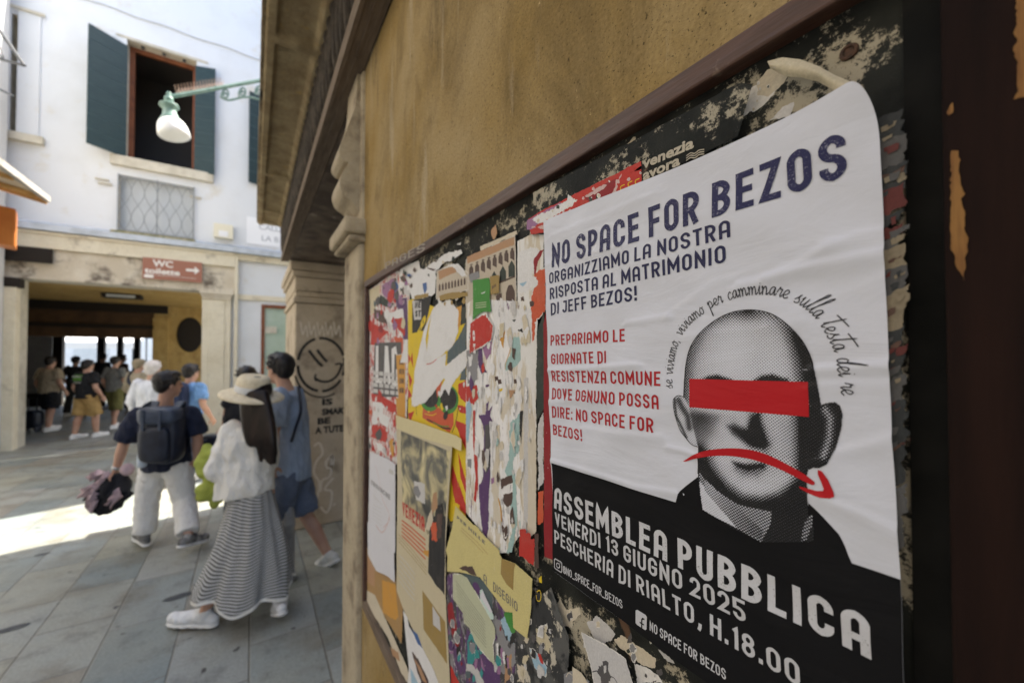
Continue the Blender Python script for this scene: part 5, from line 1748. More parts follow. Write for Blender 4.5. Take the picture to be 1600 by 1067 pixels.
# -- illustrated grey flyer low under the big poster
s = Sheet()
s.poly(C3([(192, 742), (300, 800), (378, 852), (420, 990), (250, 990), (235, 900)]), P_GREYW, 0.0012, 3, 0.001)
s.poly(C3([(255, 905), (262, 880), (280, 880), (286, 862), (304, 866), (306, 905), (318, 930), (300, 970), (280, 975), (272, 930)]), P_DKGREY, 0.0025, 5)
s.poly(C3([(284, 882), (296, 880), (296, 910), (286, 915)]), P_GREYW, 0.001, 6)
s.stroke(C3([(236, 908), (260, 905), (275, 930)]), 1.5, P_DKGREY)
s.stroke(C3([(305, 925), (330, 935), (350, 970)]), 1.5, P_DKGREY)
sheet_obj(s, "torn_flyer", "grey flyer with a dark drawing below the big poster", "flyer")
s = Sheet()
s.poly(C3([(150, 885), (188, 910), (240, 990), (150, 990)]), P_CREAM, 0.001, 3)
s.poly(C3([(112, 915), (150, 905), (150, 957), (118, 990)]), P_GREY, 0.001, 4)
s.stroke(C3([(122, 930), (134, 912), (148, 922)]), 1.2, P_CREAM)
sheet_obj(s, "torn_flyer", "small cream triangle of a torn flyer at the bottom edge of the picture", "flyer")

# -- sage flyer with lines of text, mint slip
s = Sheet()
s.poly(R6([(820, 440), (835, 430), (912, 610), (910, 635), (862, 632), (822, 540)]), P_MINT, 0.0008, 3)
s.poly(R6([(838, 440), (905, 585), (890, 590), (820, 480)]), P_FLYER, 0.0006, 4)
sheet_obj(s, "paper_slip", "narrow pale mint slip sticking out under the yellow sheet", "paper slip")
s = Sheet()
s.poly(R6([(640, 330), (690, 335), (732, 355), (800, 470), (872, 600), (920, 690), (922, 760), (905, 800), (920, 945), (860, 880), (790, 790), (750, 690), (715, 660), (705, 590), (640, 500)]), P_SAGE, 0.0022, 3, 0.001)
for k in range(9):
    a = (655 + k * 3, 372 + k * 26)
    s.stroke(R6([a, (a[0] + 90 + k * 4, a[1] + 128 + k * 5), (a[0] + 200 - k * 2, a[1] + 280 - k * 4)]), 0.75, P_TEXT, False)
sheet_obj(s, "torn_flyer", "sage green text flyer hanging torn below the yellow sheet", "flyer")

# -- white flyer at the far left
s = Sheet()
s.poly(R5([(72, 432), (120, 450), (190, 480), (236, 512), (236, 1080), (60, 1080)]), P_FLYER, 0.0005)
s.poly(R6([(62, -20), (238, -20), (240, 200), (246, 388), (190, 340), (120, 310), (64, 200)]), P_FLYER, 0.001)
s.text("CRONACHE", R5([(82, 640)])[0], R5([(205, 745)])[0], 7, P_GREY, 0.2)
s.stroke(R5([(90, 700), (120, 740), (150, 770)]), 1.2, P_GREYW)
s.stroke(R5([(110, 520), (130, 600), (150, 720), (200, 850), (160, 920)]), 1.2, P_PINK)
s.stroke(R5([(110, 900), (150, 950), (185, 900), (200, 840)]), 1.6, P_PINK)
s.poly(R5([(196, 542), (225, 556), (225, 585), (196, 570)]), P_GREYW, 0.0003)
for k in range(5):
    s.stroke(R5([(90, 770 + k * 22), (150, 800 + k * 26)]), 0.7, P_GREYW, False)
sheet_obj(s, "flyer", "white flyer with faint pink drawing at the far left of the board", "flyer")

# -- beige sheet with the smoky picture
def smoke_mat():
    m, nt, bs = new_mat("smoky_picture_print")
    v = coords(nt, (1, 1, 1), (R(35), 0, 0))
    f_ = tex_noise(nt, v, 13, 4, 0.5, 1.6)
    r = nd(nt, "ShaderNodeValToRGB")
    e = r.color_ramp.elements
    e[0].position = 0.34; e[0].color = (0.018, 0.018, 0.016, 1)
    e[1].position = 0.66; e[1].color = (0.60, 0.52, 0.27, 1)
    k = e.new(0.45); k.color = (0.10, 0.095, 0.07, 1)
    k = e.new(0.55); k.color = (0.36, 0.31, 0.17, 1)
    nt.links.new(f_, r.inputs["Fac"])
    nt.links.new(r.outputs[0], bs.inputs["Base Color"])
    bs.inputs["Roughness"].default_value = 0.35
    bump(nt, bs, tex_noise(nt, coords(nt, (1, 1, 0.3)), 40, 5), 0.25, 0.004)
    return m
M_SMOKE = smoke_mat()
s = Sheet()
s.poly(R5([(243, 215), (600, 400), (590, 520), (552, 1100), (246, 1100), (250, 600)]), P_BEIGE, 0.0004)
s.poly(R6([(258, 0), (590, 0), (588, 470), (605, 800), (622, 1120), (560, 1120), (300, 560), (258, 440)]), P_BEIGE, 0.0006)
s.poly(R5([(272, 300), (590, 432), (575, 600), (556, 900), (555, 960), (440, 960), (430, 920), (285, 760), (272, 500)]), M_SMOKE, 0.0003)
s.poly(R5([(555, 900), (552, 1090), (470, 1090), (480, 900), (500, 780), (540, 760)]), P_BLACK, 0.002, 4)
s.poly(R6([(482, -60), (590, -60), (580, 470), (520, 400), (470, 320), (472, 220)]), P_BLACK, 0.002, 5)
s.poly(R5([(460, 890), (500, 880), (505, 1000), (470, 1010)]), P_ORRED, 0.006, 6)
s.poly(R5([(505, 840), (540, 830), (530, 980), (500, 990)]), P_BROWN, 0.005, 7)
s.poly(R5([(482, 700), (502, 690), (506, 790), (470, 840), (468, 770)]), P_TERRA, 0.003, 8)
s.poly(R5([(445, 850), (470, 800), (480, 870), (455, 940), (430, 930)]), P_CREAM, 0.003, 9)
s.poly(R5([(356, 620), (425, 640), (428, 770), (370, 740)]), P_GREYW, 0.002, 10)
s.poly(R5([(352, 660), (380, 650), (400, 700), (385, 730), (358, 700)]), P_GREY, 0.002, 11)
s.text("VENEZIA", R5([(282, 835)])[0], R5([(425, 948)])[0], 20, P_RED, 0.2)
for k in range(5):
    s.stroke(R5([(278, 872 + k * 24), (340, 920 + k * 27), (430, 1000 + k * 30)]), 2.4, P_ORRED, False)
s.poly(R6([(440, 170), (475, 170), (475, 220), (440, 190)]), P_ORANGE, 0.002, 12)
for k in range(3):
    s.stroke(R6([(268, 60 + k * 22), (350, 150 + k * 25), (460, 290 + k * 22)]), 0.9, P_OCHRE, False)
for k in range(6):
    s.stroke(R6([(275, 200 + k * 34), (330, 260 + k * 38), (380, 330 + k * 36)]), 1.5, P_GREYW, False)
s.poly(R6([(432, 440), (585, 655), (598, 935), (440, 702)]), P_OCHRE, 0.0008, 13)
s.poly(R6([(500, 545), (548, 620), (556, 720), (505, 670)]), P_GREYW, 0.001, 14)
s.stroke(R5([(600, 402), (590, 560), (553, 1090)]), 1.0, P_CREAM, False)
sheet_obj(s, "poster", "beige poster with a smoky dark picture and red title")
s = Sheet()
s.poly(R5([(238, 198), (430, 260), (625, 330), (662, 352), (660, 430), (600, 402), (420, 350), (245, 285)]), paper("tape_beige", (0.66, 0.58, 0.33), 0.2, 0.4), 0.0008)
sheet_obj(s, "tape_strip", "strip of yellowed tape across the top of the beige poster", "tape")
s = Sheet()
s.poly(R6([(300, 570), (330, 620), (345, 700), (390, 820), (430, 1120), (330, 1120), (340, 960), (320, 760)]), P_WHITE, 0.003, 2)
s.poly(R6([(345, 690), (430, 820), (500, 960), (560, 1120), (470, 1120), (430, 960), (360, 800)]), P_WHITE, 0.003, 3, 0.001)
s.poly(R6([(355, 690), (400, 740), (432, 830), (400, 800)]), P_BLUE, 0.002, 4)
s.poly(R6([(360, 850), (400, 900), (470, 1040), (490, 1120), (450, 1100), (400, 1000)]), P_BROWN, 0.003, 5)
s.poly(R6([(375, 900), (420, 960), (470, 1080), (430, 1040)]), P_TERRA, 0.002, 6)
s.poly(R6([(350, 960), (400, 1060), (430, 1120), (360, 1120)]), P_SKY, 0.003, 7)
sheet_obj(s, "torn_poster", "white torn paper with brown strokes under the beige poster")

# -- pale yellow sheet
s = Sheet()
s.poly(R5([(622, 780), (640, 800), (760, 925), (905, 1067), (905, 1200), (600, 1200), (560, 1067), (600, 920)]), P_SHEETY, 0.0003)
s.poly(R6([(650, 0), (790, 0), (950, 190), (970, 225), (1060, 260), (1175, 362), (1165, 560), (1140, 770), (1045, 690), (1040, 590), (990, 585), (910, 470), (820, 350), (700, 320), (598, 312), (602, 180)]), P_SHEETY, 0.0007)
s.poly(R6([(680, 290), (720, 275), (770, 278), (800, 345), (755, 330)]), P_BROWN, 0.002, 3)
s.text("PER MILLE", R5([(632, 860)])[0], R5([(812, 1030)])[0], 5, P_TEXT, 0.2)
s.stroke(R5([(660, 920), (760, 1010), (830, 1090)]), 0.8, P_KRAFT, False)
s.stroke(R5([(655, 935), (740, 1015), (800, 1080)]), 0.8, P_KRAFT, False)
s.text("A", R6([(845, 385)])[0], R6([(868, 405)])[0], 14, P_TEXT, 0.12)
s.text("DISEGNO", R6([(910, 440)])[0], R6([(1075, 590)])[0], 14, P_TEXT, 0.14)
s.poly(R6([(965, 225), (1060, 262), (1050, 300), (1045, 440), (1000, 400), (960, 330)]), P_OCHRE, 0.0003)
sheet_obj(s, "flyer", "pale yellow sheet with black handwriting pasted crookedly", "flyer")

# -- strips just left of the big poster
s = Sheet()
s.poly(R4([(1145, 640), (1190, 520), (1196, 1080), (1140, 1080)]), P_DKGREEN, 0.002, 1)
s.poly(R5([(1145, -40), (1192, -40), (1190, 160), (1140, 240)]), P_DKGREEN, 0.002, 2)
s.poly(R5([(1150, 260), (1185, 180), (1190, 600), (1152, 680)]), P_GREYW, 0.004, 3)
s.poly(R5([(1152, 690), (1188, 680), (1184, 880), (1152, 900)]), P_ORRED, 0.002, 4)
s.poly(R5([(1040, 935), (1060, 930), (1065, 960), (1100, 955), (1105, 1000), (1128, 990), (1125, 1100), (1030, 1100)]), P_RED, 0.002, 5)
s.poly(R6([(1088, 30), (1130, 30), (1130, 60), (1160, 60), (1162, 100), (1188, 95), (1184, 275), (1150, 255), (1086, 195)]), P_RED, 0.002, 6)
s.poly(R6([(1188, 60), (1216, 60), (1215, 290), (1190, 280)]), P_BROWN, 0.002, 7)
s.poly(R6([(1215, 360), (1235, 340), (1238, 390), (1220, 385)]), P_YEL, 0.001, 8)
s.poly(R6([(1165, 490), (1190, 480), (1200, 540), (1185, 555), (1168, 530)]), P_BLACK, 0.002, 9)
s.stroke(R6([(1200, 470), (1205, 505), (1225, 510), (1232, 470), (1222, 440), (1205, 450)]), 1.4, P_YEL, True)
sheet_obj(s, "torn_poster", "narrow ragged strips of red and dark paper left of the big poster")
s = Sheet()
s.poly(R4([(1186, 600), (1215, 470), (1300, 470), (1300, 1080), (1190, 1080)]), P_DKRED, 0.0004)
s.poly(R5([(1188, -40), (1290, -40), (1290, 1080), (1192, 1080)]), P_DKRED, 0.0004)
s.poly(R6([(1250, -60), (1330, -60), (1330, 240), (1256, 215)]), P_DKRED, 0.0004)
sheet_obj(s, "poster", "dark red poster of which only a strip shows behind the big poster")

# -- red and black remnants above the big poster, with pale lettering
s = Sheet()
s.poly(R8([(55, 425), (760, 60), (765, 220), (560, 330), (380, 415), (200, 500), (60, 580)]), M_BOARD, 0.001, 1)
s.poly(R8([(760, 60), (1400, -290), (1500, -290), (1400, 60), (1130, 190), (770, 360)]), M_BOARD, 0.0006, 2)
s.poly(R8([(20, 600), (120, 540), (380, 410), (560, 320), (766, 218), (768, 250), (690, 300), (766, 270), (766, 380), (580, 470), (300, 600), (120, 690), (40, 700)]), P_RED, 0.0015, 3)
s.poly(R8([(390, 450), (560, 350), (600, 330), (590, 400), (570, 470), (450, 520)]), P_DKRED, 0.002, 4)
s.poly(R8([(240, 570), (340, 520), (340, 560), (240, 620)]), P_DKRED, 0.002, 14)
s.poly(R8([(14, 608), (100, 560), (220, 500), (240, 495), (110, 600), (60, 660), (14, 668)]), P_MAUVE, 0.002, 5)
s.poly(R8([(50, 600), (150, 550), (280, 480), (282, 442), (310, 465), (345, 475), (290, 520), (180, 590), (90, 630)]), P_WHITE, 0.004, 6, 0.001)
s.poly(R8([(395, 450), (480, 395), (540, 375), (500, 410), (420, 455)]), P_PINK, 0.002, 7)
s.poly(R8([(565, 450), (600, 340), (640, 300), (625, 360), (600, 430)]), P_PINK, 0.004, 8)
s.poly(R8([(40, 655), (110, 640), (230, 580), (260, 540), (262, 600), (120, 670)]), P_PINK, 0.003, 9)
for c_ in ((645, 395), (695, 372), (742, 355)):
    s.stroke(R8([(c_[0] + 12, c_[1] - 22), (c_[0] - 14, c_[1] - 8), (c_[0] - 10, c_[1] + 14), (c_[0] + 14, c_[1] + 4)]), 1.5, P_YEL)
clutter(s, R8([(30, 600), (560, 340), (766, 230), (766, 340), (560, 440), (260, 590), (120, 650)]), 24, [P_RED, P_DKRED, P_WHITE, P_PINK, P_RED, P_CREAM, P_DKGREEN], (3, 10), 13, 0.9)
off = nxt()
t0, z0 = W(*R8([(772, 262)])[0], off); t1, z1 = W(*R8([(1118, 118)])[0], off)
o = sheet_obj(s, "torn_poster", "black and red poster remnants above the big poster")
M_PALEL = paper("pale_lettering", (0.50, 0.45, 0.35), 0.8)
def wall_text(string, a, b, hpx, nm, bold):
    off = nxt() + 0.0001
    t0, z0 = W(*a, off); t1, z1 = W(*b, off)
    h_ = abs(W(a[0], a[1] - hpx, off)[1] - z0)
    L = math.hypot(t1 - t0, z1 - z0)
    up = Vector((0, -(-(z1 - z0)), 0))
    right = Vector((0, -(t1 - t0), z1 - z0))
    up = Vector((0, (z1 - z0), (t1 - t0)))
    ob = text_mesh(string, nm, None, (D - off, -t0, z0), right, up, h_, M_PALEL, bold, width=L)
    ob.parent = o
    ob.location = -o.location
    return ob
wall_text("venezia", R8([(778, 268)])[0], R8([(1118, 125)])[0], 15.5, "lettering", 0.035)
wall_text("avora", R8([(778, 345)])[0], R8([(1022, 240)])[0], 15.5, "lettering", 0.035)
s = Sheet()
for k in range(3):
    s.stroke(R8([(1062, 186 + k * 15), (1090, 166 + k * 15), (1118, 168 + k * 15), (1145, 148 + k * 15), (1180, 142 + k * 15)]), 1.5, M_PALEL)
ww_o = s.build("wave_mark", o)
ww_o.location = -o.location
s = Sheet()
# shreds between the big poster and the dark strip
D_ = {k: paper("dirty_" + k, c, 0.8, gc=(0.05, 0.045, 0.04)) for k, c in dict(red=(0.11, 0.025, 0.022), cream=(0.24, 0.20, 0.135), grey=(0.085, 0.085, 0.085), slate=(0.03, 0.034, 0.036), brown=(0.10, 0.055, 0.04)).items()}
for i, (y0_, y1_, m_) in enumerate(((175, 225, 'slate'), (215, 262, 'grey'), (255, 300, 'slate'), (262, 276, 'brown'), (290, 330, 'red'), (330, 352, 'slate'), (350, 372, 'red'), (368, 420, 'grey'), (385, 440, 'cream'), (420, 470, 'grey'), (455, 520, 'cream'), (510, 600, 'slate'), (590, 640, 'grey'), (630, 700, 'slate'), (690, 760, 'slate'), (760, 860, 'grey'))):
    s.poly([(1350, y0_ + 18), (1414 + i % 4, y0_ - 6), (1412 + i % 3, y1_ - 8), (1356, y1_ + 14)], D_[m_], 0.0035, i + 30)
rnd = random.Random(12)
for i in range(46):
    y_ = rnd.uniform(190, 700); x_ = rnd.uniform(1374, 1408); w_ = rnd.uniform(6, 26); h_ = rnd.uniform(3, 12)
    s.poly([(x_, y_), (x_ + w_, y_ - w_ * 0.45), (x_ + w_ * 0.9, y_ + h_ - w_ * 0.45), (x_ + 2, y_ + h_)], D_[rnd.choice(('cream', 'grey', 'red', 'slate', 'brown', 'cream'))], 0.002, i + 60)
sheet_obj(s, "torn_poster", "ragged strips of old paper along the right edge of the big poster")

# loose curl of old paper above the corner of the big poster
s = MB()
rows = []
top = [(1199, 96), (1222, 90), (1250, 93), (1280, 104), (1305, 118), (1330, 128)]
bot = [(1204, 108), (1228, 120), (1252, 122), (1278, 128), (1300, 140), (1305, 146)]
for i in range(6):
    for j in range(7):
        f_ = j / 6
        px_ = top[i][0] * (1 - f_) + bot[i][0] * f_
        py_ = top[i][1] * (1 - f_) + bot[i][1] * f_
        off_ = 0.0105 + 0.003 * math.sin(f_ * math.pi) + 0.0012 * math.sin(i * 2.1 + f_ * 5)
        a, b = W(px_, py_, off_)
        rows.append((D - off_, -a, b))
fs = [(i * 7 + j, i * 7 + j + 1, (i + 1) * 7 + j + 1, (i + 1) * 7 + j) for i in range(5) for j in range(6)]
s.add(rows, fs, paper("yellowed_curl_paper", (0.56, 0.49, 0.34), 0.7))
pc = s.build("paper_curl", smooth=True)
c = sum((v.co for v in pc.data.vertices), Vector()) / len(pc.data.vertices)
for v in pc.data.vertices:
    v.co -= c
pc.location = c
tag(pc, "yellowed curl of peeled paper above the big poster's top corner", "paper scraps", PG)

# ---------------------------------------------------------------- the big white poster
POFF = OFF0 + (_layer[0] + 60) * STEP
print('layers', _layer[0], POFF)
def lerp(a, b, f_): return a + (b - a) * f_
def polyline_at(P, f_):
    f_ = min(max(f_, 0), 1) * (len(P) - 1)
    i = min(int(f_), len(P) - 2)
    return np.array(P[i]) * (1 - (f_ - i)) + np.array(P[i + 1]) * (f_ - i)
CREASES = []
def crease(L, amp, sig):
    q = [W(a, b, POFF) for a, b in L]
    CREASES.append((np.array(q), amp, sig))
for L, a, sg in (
    (C1([(380, 895), (470, 880), (560, 862)]), .0007, .0024), (C1([(560, 862), (760, 720), (1000, 640)]), .0004, .003),
    (C1([(870, 735), (1150, 660), (1490, 590)]), .0011, .0035), (C1([(980, 700), (1120, 640), (1270, 560)]), .0008, .003),
    (C2([(1190, 268), (1340, 258), (1535, 246)]), .0012, .003), (C2([(30, 272), (200, 262), (430, 244)]), .0009, .0025),
    (C2([(40, 405), (150, 395), (300, 402)]), .0007, .0025), (C2([(560, 600), (640, 618), (700, 645)]), .0008, .002),
    (C2([(50, 655), (200, 700), (420, 770), (600, 800)]), .0009, .0025), (C2([(1240, 640), (1400, 600), (1540, 560)]), .0007, .003),
    (C1([(60, 520), (300, 420), (520, 330)]), .0004, .003), (C1([(1230, 560), (1360, 520), (1480, 500)]), .0006, .003),
    (C3([(1190, 150), (1400, 230), (1550, 300)]), .0006, .003), (C2([(640, 120), (900, 100), (1150, 60)]), .0003, .003),
    (C1([(1000, 900), (1250, 800), (1500, 700)]), .0004, .004), (C2([(200, 520), (350, 545), (540, 560)]), .0005, .003),
    (C1([(40, 640), (200, 600), (420, 545)]), .0004, .0025), (C2([(1180, 340), (1350, 330), (1535, 330)]), .0005, .003)):
    crease(L, a, sg)
CT, CZ = W(1372, 112, POFF)
def psurf(tz):
    """paper relief: how far the poster stands off the wall, for (n,2) wall points"""
    tz = np.asarray(tz, float)
    h = np.full(len(tz), POFF)
    t_, z_ = tz[:, 0], tz[:, 1]
    h += 0.00035 * np.sin(z_ * 95 + 14 * np.sin(t_ * 9)) + 0.0003 * np.sin(t_ * 60 + z_ * 120)
    for q, a, sg in CREASES:
        a = a * 1.5
        best = np.full(len(tz), 9.0)
        sgn = np.zeros(len(tz))
        endf = np.ones(len(tz))
        for i in range(len(q) - 1):
            p, r_ = q[i], q[i + 1] - q[i]
            L2 = r_ @ r_
            u = np.clip(((tz - p) @ r_) / L2, 0, 1)
            d = tz - p - u[:, None] * r_
            dist = np.hypot(d[:, 0], d[:, 1])
            s_ = np.sign(r_[0] * d[:, 1] - r_[1] * d[:, 0])
            k = dist < best
            best[k] = dist[k]; sgn[k] = s_[k]
        w_ = np.where(sgn > 0, sg * 0.85, sg * 2.0)
        h += a * np.exp(-(best / w_) ** 2)
    # lifted top right corner
    dc = np.hypot(t_ - CT, (z_ - CZ))
    h += 0.006 * np.exp(-(dc / 0.03) ** 2)
    return h

def place(tz, lift):
    h = psurf(tz) + lift
    return [(D - h_, -p[0], p[1]) for p, h_ in zip(tz, h)]

def creased(name, c, rough=0.42, speck=None, spk=0.66, spec=0.25):
    """printed poster paper: fine wrinkles shared by the paper and its inks"""
    m, nt, bs = new_mat(name)
    v = coords(nt)
    col = (*c, 1)
    if speck is not None:
        f_ = tex_noise(nt, coords(nt, (1, 1, 1.3)), 620, 5, 0.75)
        f2 = tex_noise(nt, v, 60, 3)
        mm = nd(nt, "ShaderNodeMath", operation='MULTIPLY_ADD')
        nt.links.new(f2, mm.inputs[0]); mm.inputs[1].default_value = 0.35
        nt.links.new(f_, mm.inputs[2])
        col = mix(nt, ramp(nt, mm.outputs[0], spk + 0.17, spk + 0.20), col, (*speck, 1))
    st = ramp(nt, tex_noise(nt, coords(nt, (1, 1, 2)), 16, 7, 0.6), 0.35, 0.75, (1, 1, 1, 1), (0.93, 0.925, 0.91, 1))
    col = mix(nt, 1.0, col, st, 'MULTIPLY')
    dots = ramp(nt, tex_noise(nt, v, 170, 2, 0.4), 0.80, 0.815, (1, 1, 1, 1), (0.35, 0.33, 0.3, 1))
    col = mix(nt, 1.0, col, dots, 'MULTIPLY')
    nt.links.new(col, bs.inputs["Base Color"])
    bs.inputs["Roughness"].default_value = rough
    bs.inputs["Specular IOR Level"].default_value = spec
    cr = tex_noise(nt, coords(nt, (1, 0.9, 3.2), (R(10), 0, 0)), 11, 4, 0.5, 0.9)
    b1 = bump(nt, bs, cr, 0.13, 0.012)
    b2 = bump(nt, bs, tex_noise(nt, v, 420, 4, 0.6), 0.16, 0.0006, b1)
    return m
M_PP = creased("poster_paper", (0.645, 0.665, 0.735))
M_NAVY = creased("navy_ink", (0.020, 0.022, 0.085), 0.45, (0.30, 0.30, 0.38), 0.60)
M_NAVY2 = creased("navy_ink_small", (0.020, 0.022, 0.075), 0.45)
M_REDINK = creased("red_ink", (0.40, 0.012, 0.020), 0.45)
M_REDBAR = creased("red_bar_ink", (0.46, 0.010, 0.016), 0.45)
M_BLK = creased("black_ink", (0.009, 0.009, 0.010), 0.6, spec=0.1)
M_BLK2 = creased("script_ink", (0.02, 0.02, 0.025), 0.45)
M_WINK = creased("white_lettering_print", (0.58, 0.585, 0.61), 0.45, (0.16, 0.16, 0.16), 0.62)
M_WINK2 = creased("white_small_print", (0.56, 0.565, 0.59), 0.45)

NU, NV = 210, 280
LE = [(849, 346), (858, 620), (866.9, 892.9)]
LE_ = [np.array(W(*p, POFF)) for p in LE]
RE_ = [np.array(W(*p, POFF)) for p in ((1372, 112), (1384, 450), (1395, 700), (1407, 900), (1420, 1295.2))]
tot = [np.linalg.norm(RE_[i + 1] - RE_[i]) for i in range(4)]
cum = np.array([0] + list(np.cumsum(tot))) / sum(tot)
def right_at(v_):
    return np.array([np.interp(v_, cum, [p[0] for p in RE_]), np.interp(v_, cum, [p[1] for p in RE_])])
grid = np.zeros((NV + 1, NU + 1, 2))
for j in range(NV + 1):
    v_ = j / NV
    l_ = polyline_at(LE_, v_)
    r_ = right_at(v_)
    for i in range(NU + 1):
        u = i / NU
        p = l_ * (1 - u) + r_ * u
        p[1] -= 0.0048 * math.sin(math.pi * u ** 1.7) * (1 - v_) ** 3
        grid[j, i] = p
# slightly uneven left edge and a worn, rounded top right corner
flat = grid.reshape(-1, 2).copy()
wid = np.linalg.norm(right_at(0) - LE_[0]); hei = np.linalg.norm(LE_[2] - LE_[0])
rad_u, rad_v = 0.0125, 0.040
for j in range(NV + 1):
    for i in range(NU + 1):
        du = (NU - i) / NU * wid
        dv = j / NV * hei
        if du < rad_u and dv < rad_v:
            a, b = 1 - du / rad_u, 1 - dv / rad_v
            m_ = max(a, b)
            if m_ > 1e-6:
                k = m_ / math.hypot(a, b)
                a2, b2 = a * k, b * k
                p = flat[j * (NU + 1) + i]
                p[0] -= (a - a2) * rad_u
                p[1] -= (b - b2) * rad_v
verts = place(flat, 0)
mb = MB()
mb.add(verts, [(j * (NU + 1) + i, (j + 1) * (NU + 1) + i, (j + 1) * (NU + 1) + i + 1, j * (NU + 1) + i + 1) for j in range(NV) for i in range(NU)], M_PP)
PB = (D - POFF, -float(flat[:, 0].mean()), float(flat[:, 1].mean()))
po = mb.build("protest_poster", smooth=True, loc=PB)
po['_base'] = PB
tag(po, "large white and black protest poster with a bald man's halftone portrait", "poster", "fresh poster on the notice board")
del po['group']

LF = [0.00035]
def ink(mb, vs2, fs, m, lift):
    mb.add(place(np.array(vs2), lift), fs, m)

def ptext(mb, string, p0, p1, h0, m, sw=0.17, lift=0.00032, h1=None, gap=0.115, lanes=1):
    """poster line: baseline pixels p0 -> p1, cap-top pixel height h0 at the start"""
    a = np.array(W(*p0, POFF)); b = np.array(W(*p1, POFF))
    k = abs(W(p0[0], p0[1] - h0, POFF)[1] - a[1])
    if h1:
        k2 = abs(W(p1[0], p1[1] - h1, POFF)[1] - b[1])
        k = (k + k2) / 2
    d = b - a
    L = np.linalg.norm(d)
    ux = d / L
    uy = np.array((-ux[1], ux[0]))
    strokes, wid_ = layout(string, sw, gap)
    sx = L / wid_
    for i, (path, closed) in enumerate(strokes):
        vs, fs = ribbon(path, sw, closed, 0.10, lanes)
        pts = np.array([a + ux * (x * sx) + uy * (y * k) for x, y in vs])
        ink(mb, pts, fs, m, lift + 0.00002 * (i % 5))
    return k, sx

# black lower field with the shoulders
ub = [(862.5, 722.5)] + C3([(595, 178), (600, 165), (612, 132), (640, 108), (695, 66), (1166, 112), (1168, 180), (1210, 220), (1302, 320), (1325, 370), (1350, 440)]) + [(1407, 905)]
ub_w = np.array([W(a, b, POFF) for a, b in ub])
lb_w = np.array([W(866.8, 892.5, POFF), W(1419.5, 1295, POFF)])
rows_n = 60
cols = np.linspace(ub_w[0][0] + 0.0006, ub_w[-1][0], 200)
vs = []
for cx_ in cols:
    zt_ = np.interp(cx_, ub_w[:, 0], ub_w[:, 1])
    zb_ = np.interp(cx_, lb_w[:, 0], lb_w[:, 1])
    for j in range(rows_n + 1):
        f_ = j / rows_n
        # slant the columns so that the field ends along the poster's right edge
        vs.append((cx_ , zt_ + (zb_ - zt_) * f_))
vs = np.array(vs)
# shear the right part to follow the edge of the paper
edge = np.array([np.interp(z_, [p[1] for p in RE_[::-1]], [p[0] for p in RE_[::-1]]) for z_ in vs[:, 1]])
l_edge = np.array([np.interp(z_, [p[1] for p in LE_[::-1]], [p[0] for p in LE_[::-1]]) for z_ in vs[:, 1]])
u_ = (vs[:, 0] - cols[0]) / (cols[-1] - cols[0])
e0 = cols[-1]
vs[:, 0] += np.where(u_ > 0.9, (u_ - 0.9) / 0.1, 0) * (edge - e0 - 0.00005)
mb = MB()
n_ = rows_n + 1
ink(mb, vs, [(i * n_ + j, i * n_ + j + 1, (i + 1) * n_ + j + 1, (i + 1) * n_ + j) for i in range(len(cols) - 1) for j in range(rows_n)], M_BLK, 0.00014)
mb.build("black_field", po, smooth=True)

mb = MB()
ptext(mb, "NO SPACE FOR BEZOS", (862.5, 418.5), (1325, 276), 36, M_NAVY, 0.17, h1=70, gap=0.14, lanes=3)
mb.build("title_lettering", po, smooth=True)
mb = MB()
ptext(mb, "ORGANIZZIAMO LA NOSTRA", (858.5, 444), (1142, 370.5), 17.3, M_NAVY2, 0.15, h1=28, gap=0.14)
ptext(mb, "RISPOSTA AL MATRIMONIO", (859.5, 468), (1134, 410), 18, M_NAVY2, 0.15, h1=28, gap=0.14)
ptext(mb, "DI JEFF BEZOS!", (861, 492), (995, 469.5), 18.3, M_NAVY2, 0.15, h1=23, gap=0.14)
mb.build("subtitle_lettering", po, smooth=True)
mb = MB()
for st, x1_, y0_, x2_, y1_, h0, h1 in (("PREPARIAMO LE", 860.5, 540, 976.5, 533.5, 16, 20), ("GIORNATE DI", 862, 569, 947.5, 567, 16, 19),
        ("RESISTENZA COMUNE", 862.5, 595.5, 1032.5, 603, 16.3, 23), ("DOVE OGNUNO POSSA", 863, 622.5, 1030, 639.5, 16.3, 23),
        ("DIRE: NO SPACE FOR", 863.5, 651, 1021.5, 676, 16.5, 23), ("BEZOS!", 864, 679, 910, 689, 16.5, 18)):
    ptext(mb, st, (x1_, y0_), (x2_, y1_), h0, M_REDINK, 0.15, h1=h1, gap=0.15)
mb.build("red_lettering", po, smooth=True)
mb = MB()
ptext(mb, "ASSEMBLEA PUBBLICA", (866.5, 793), (1362, 1030), 31, M_WINK, 0.175, h1=70, gap=0.14, lanes=3)
ptext(mb, "VENERDI 13 GIUGNO 2025", (868, 820), (1166, 973), 21, M_WINK2, 0.15, h1=33, gap=0.14)
ptext(mb, "PESCHERIA DI RIALTO, H.18.00", (866.5, 848), (1251, 1073), 20.5, M_WINK2, 0.15, h1=39, gap=0.14)
ptext(mb, "@NO_SPACE_FOR_BEZOS", (881, 894.5), (973, 951), 11.5, M_WINK2, 0.13, h1=14)
ptext(mb, "NO SPACE FOR BEZOS", (1016, 983.5), (1135, 1062), 14, M_WINK2, 0.14, h1=17)
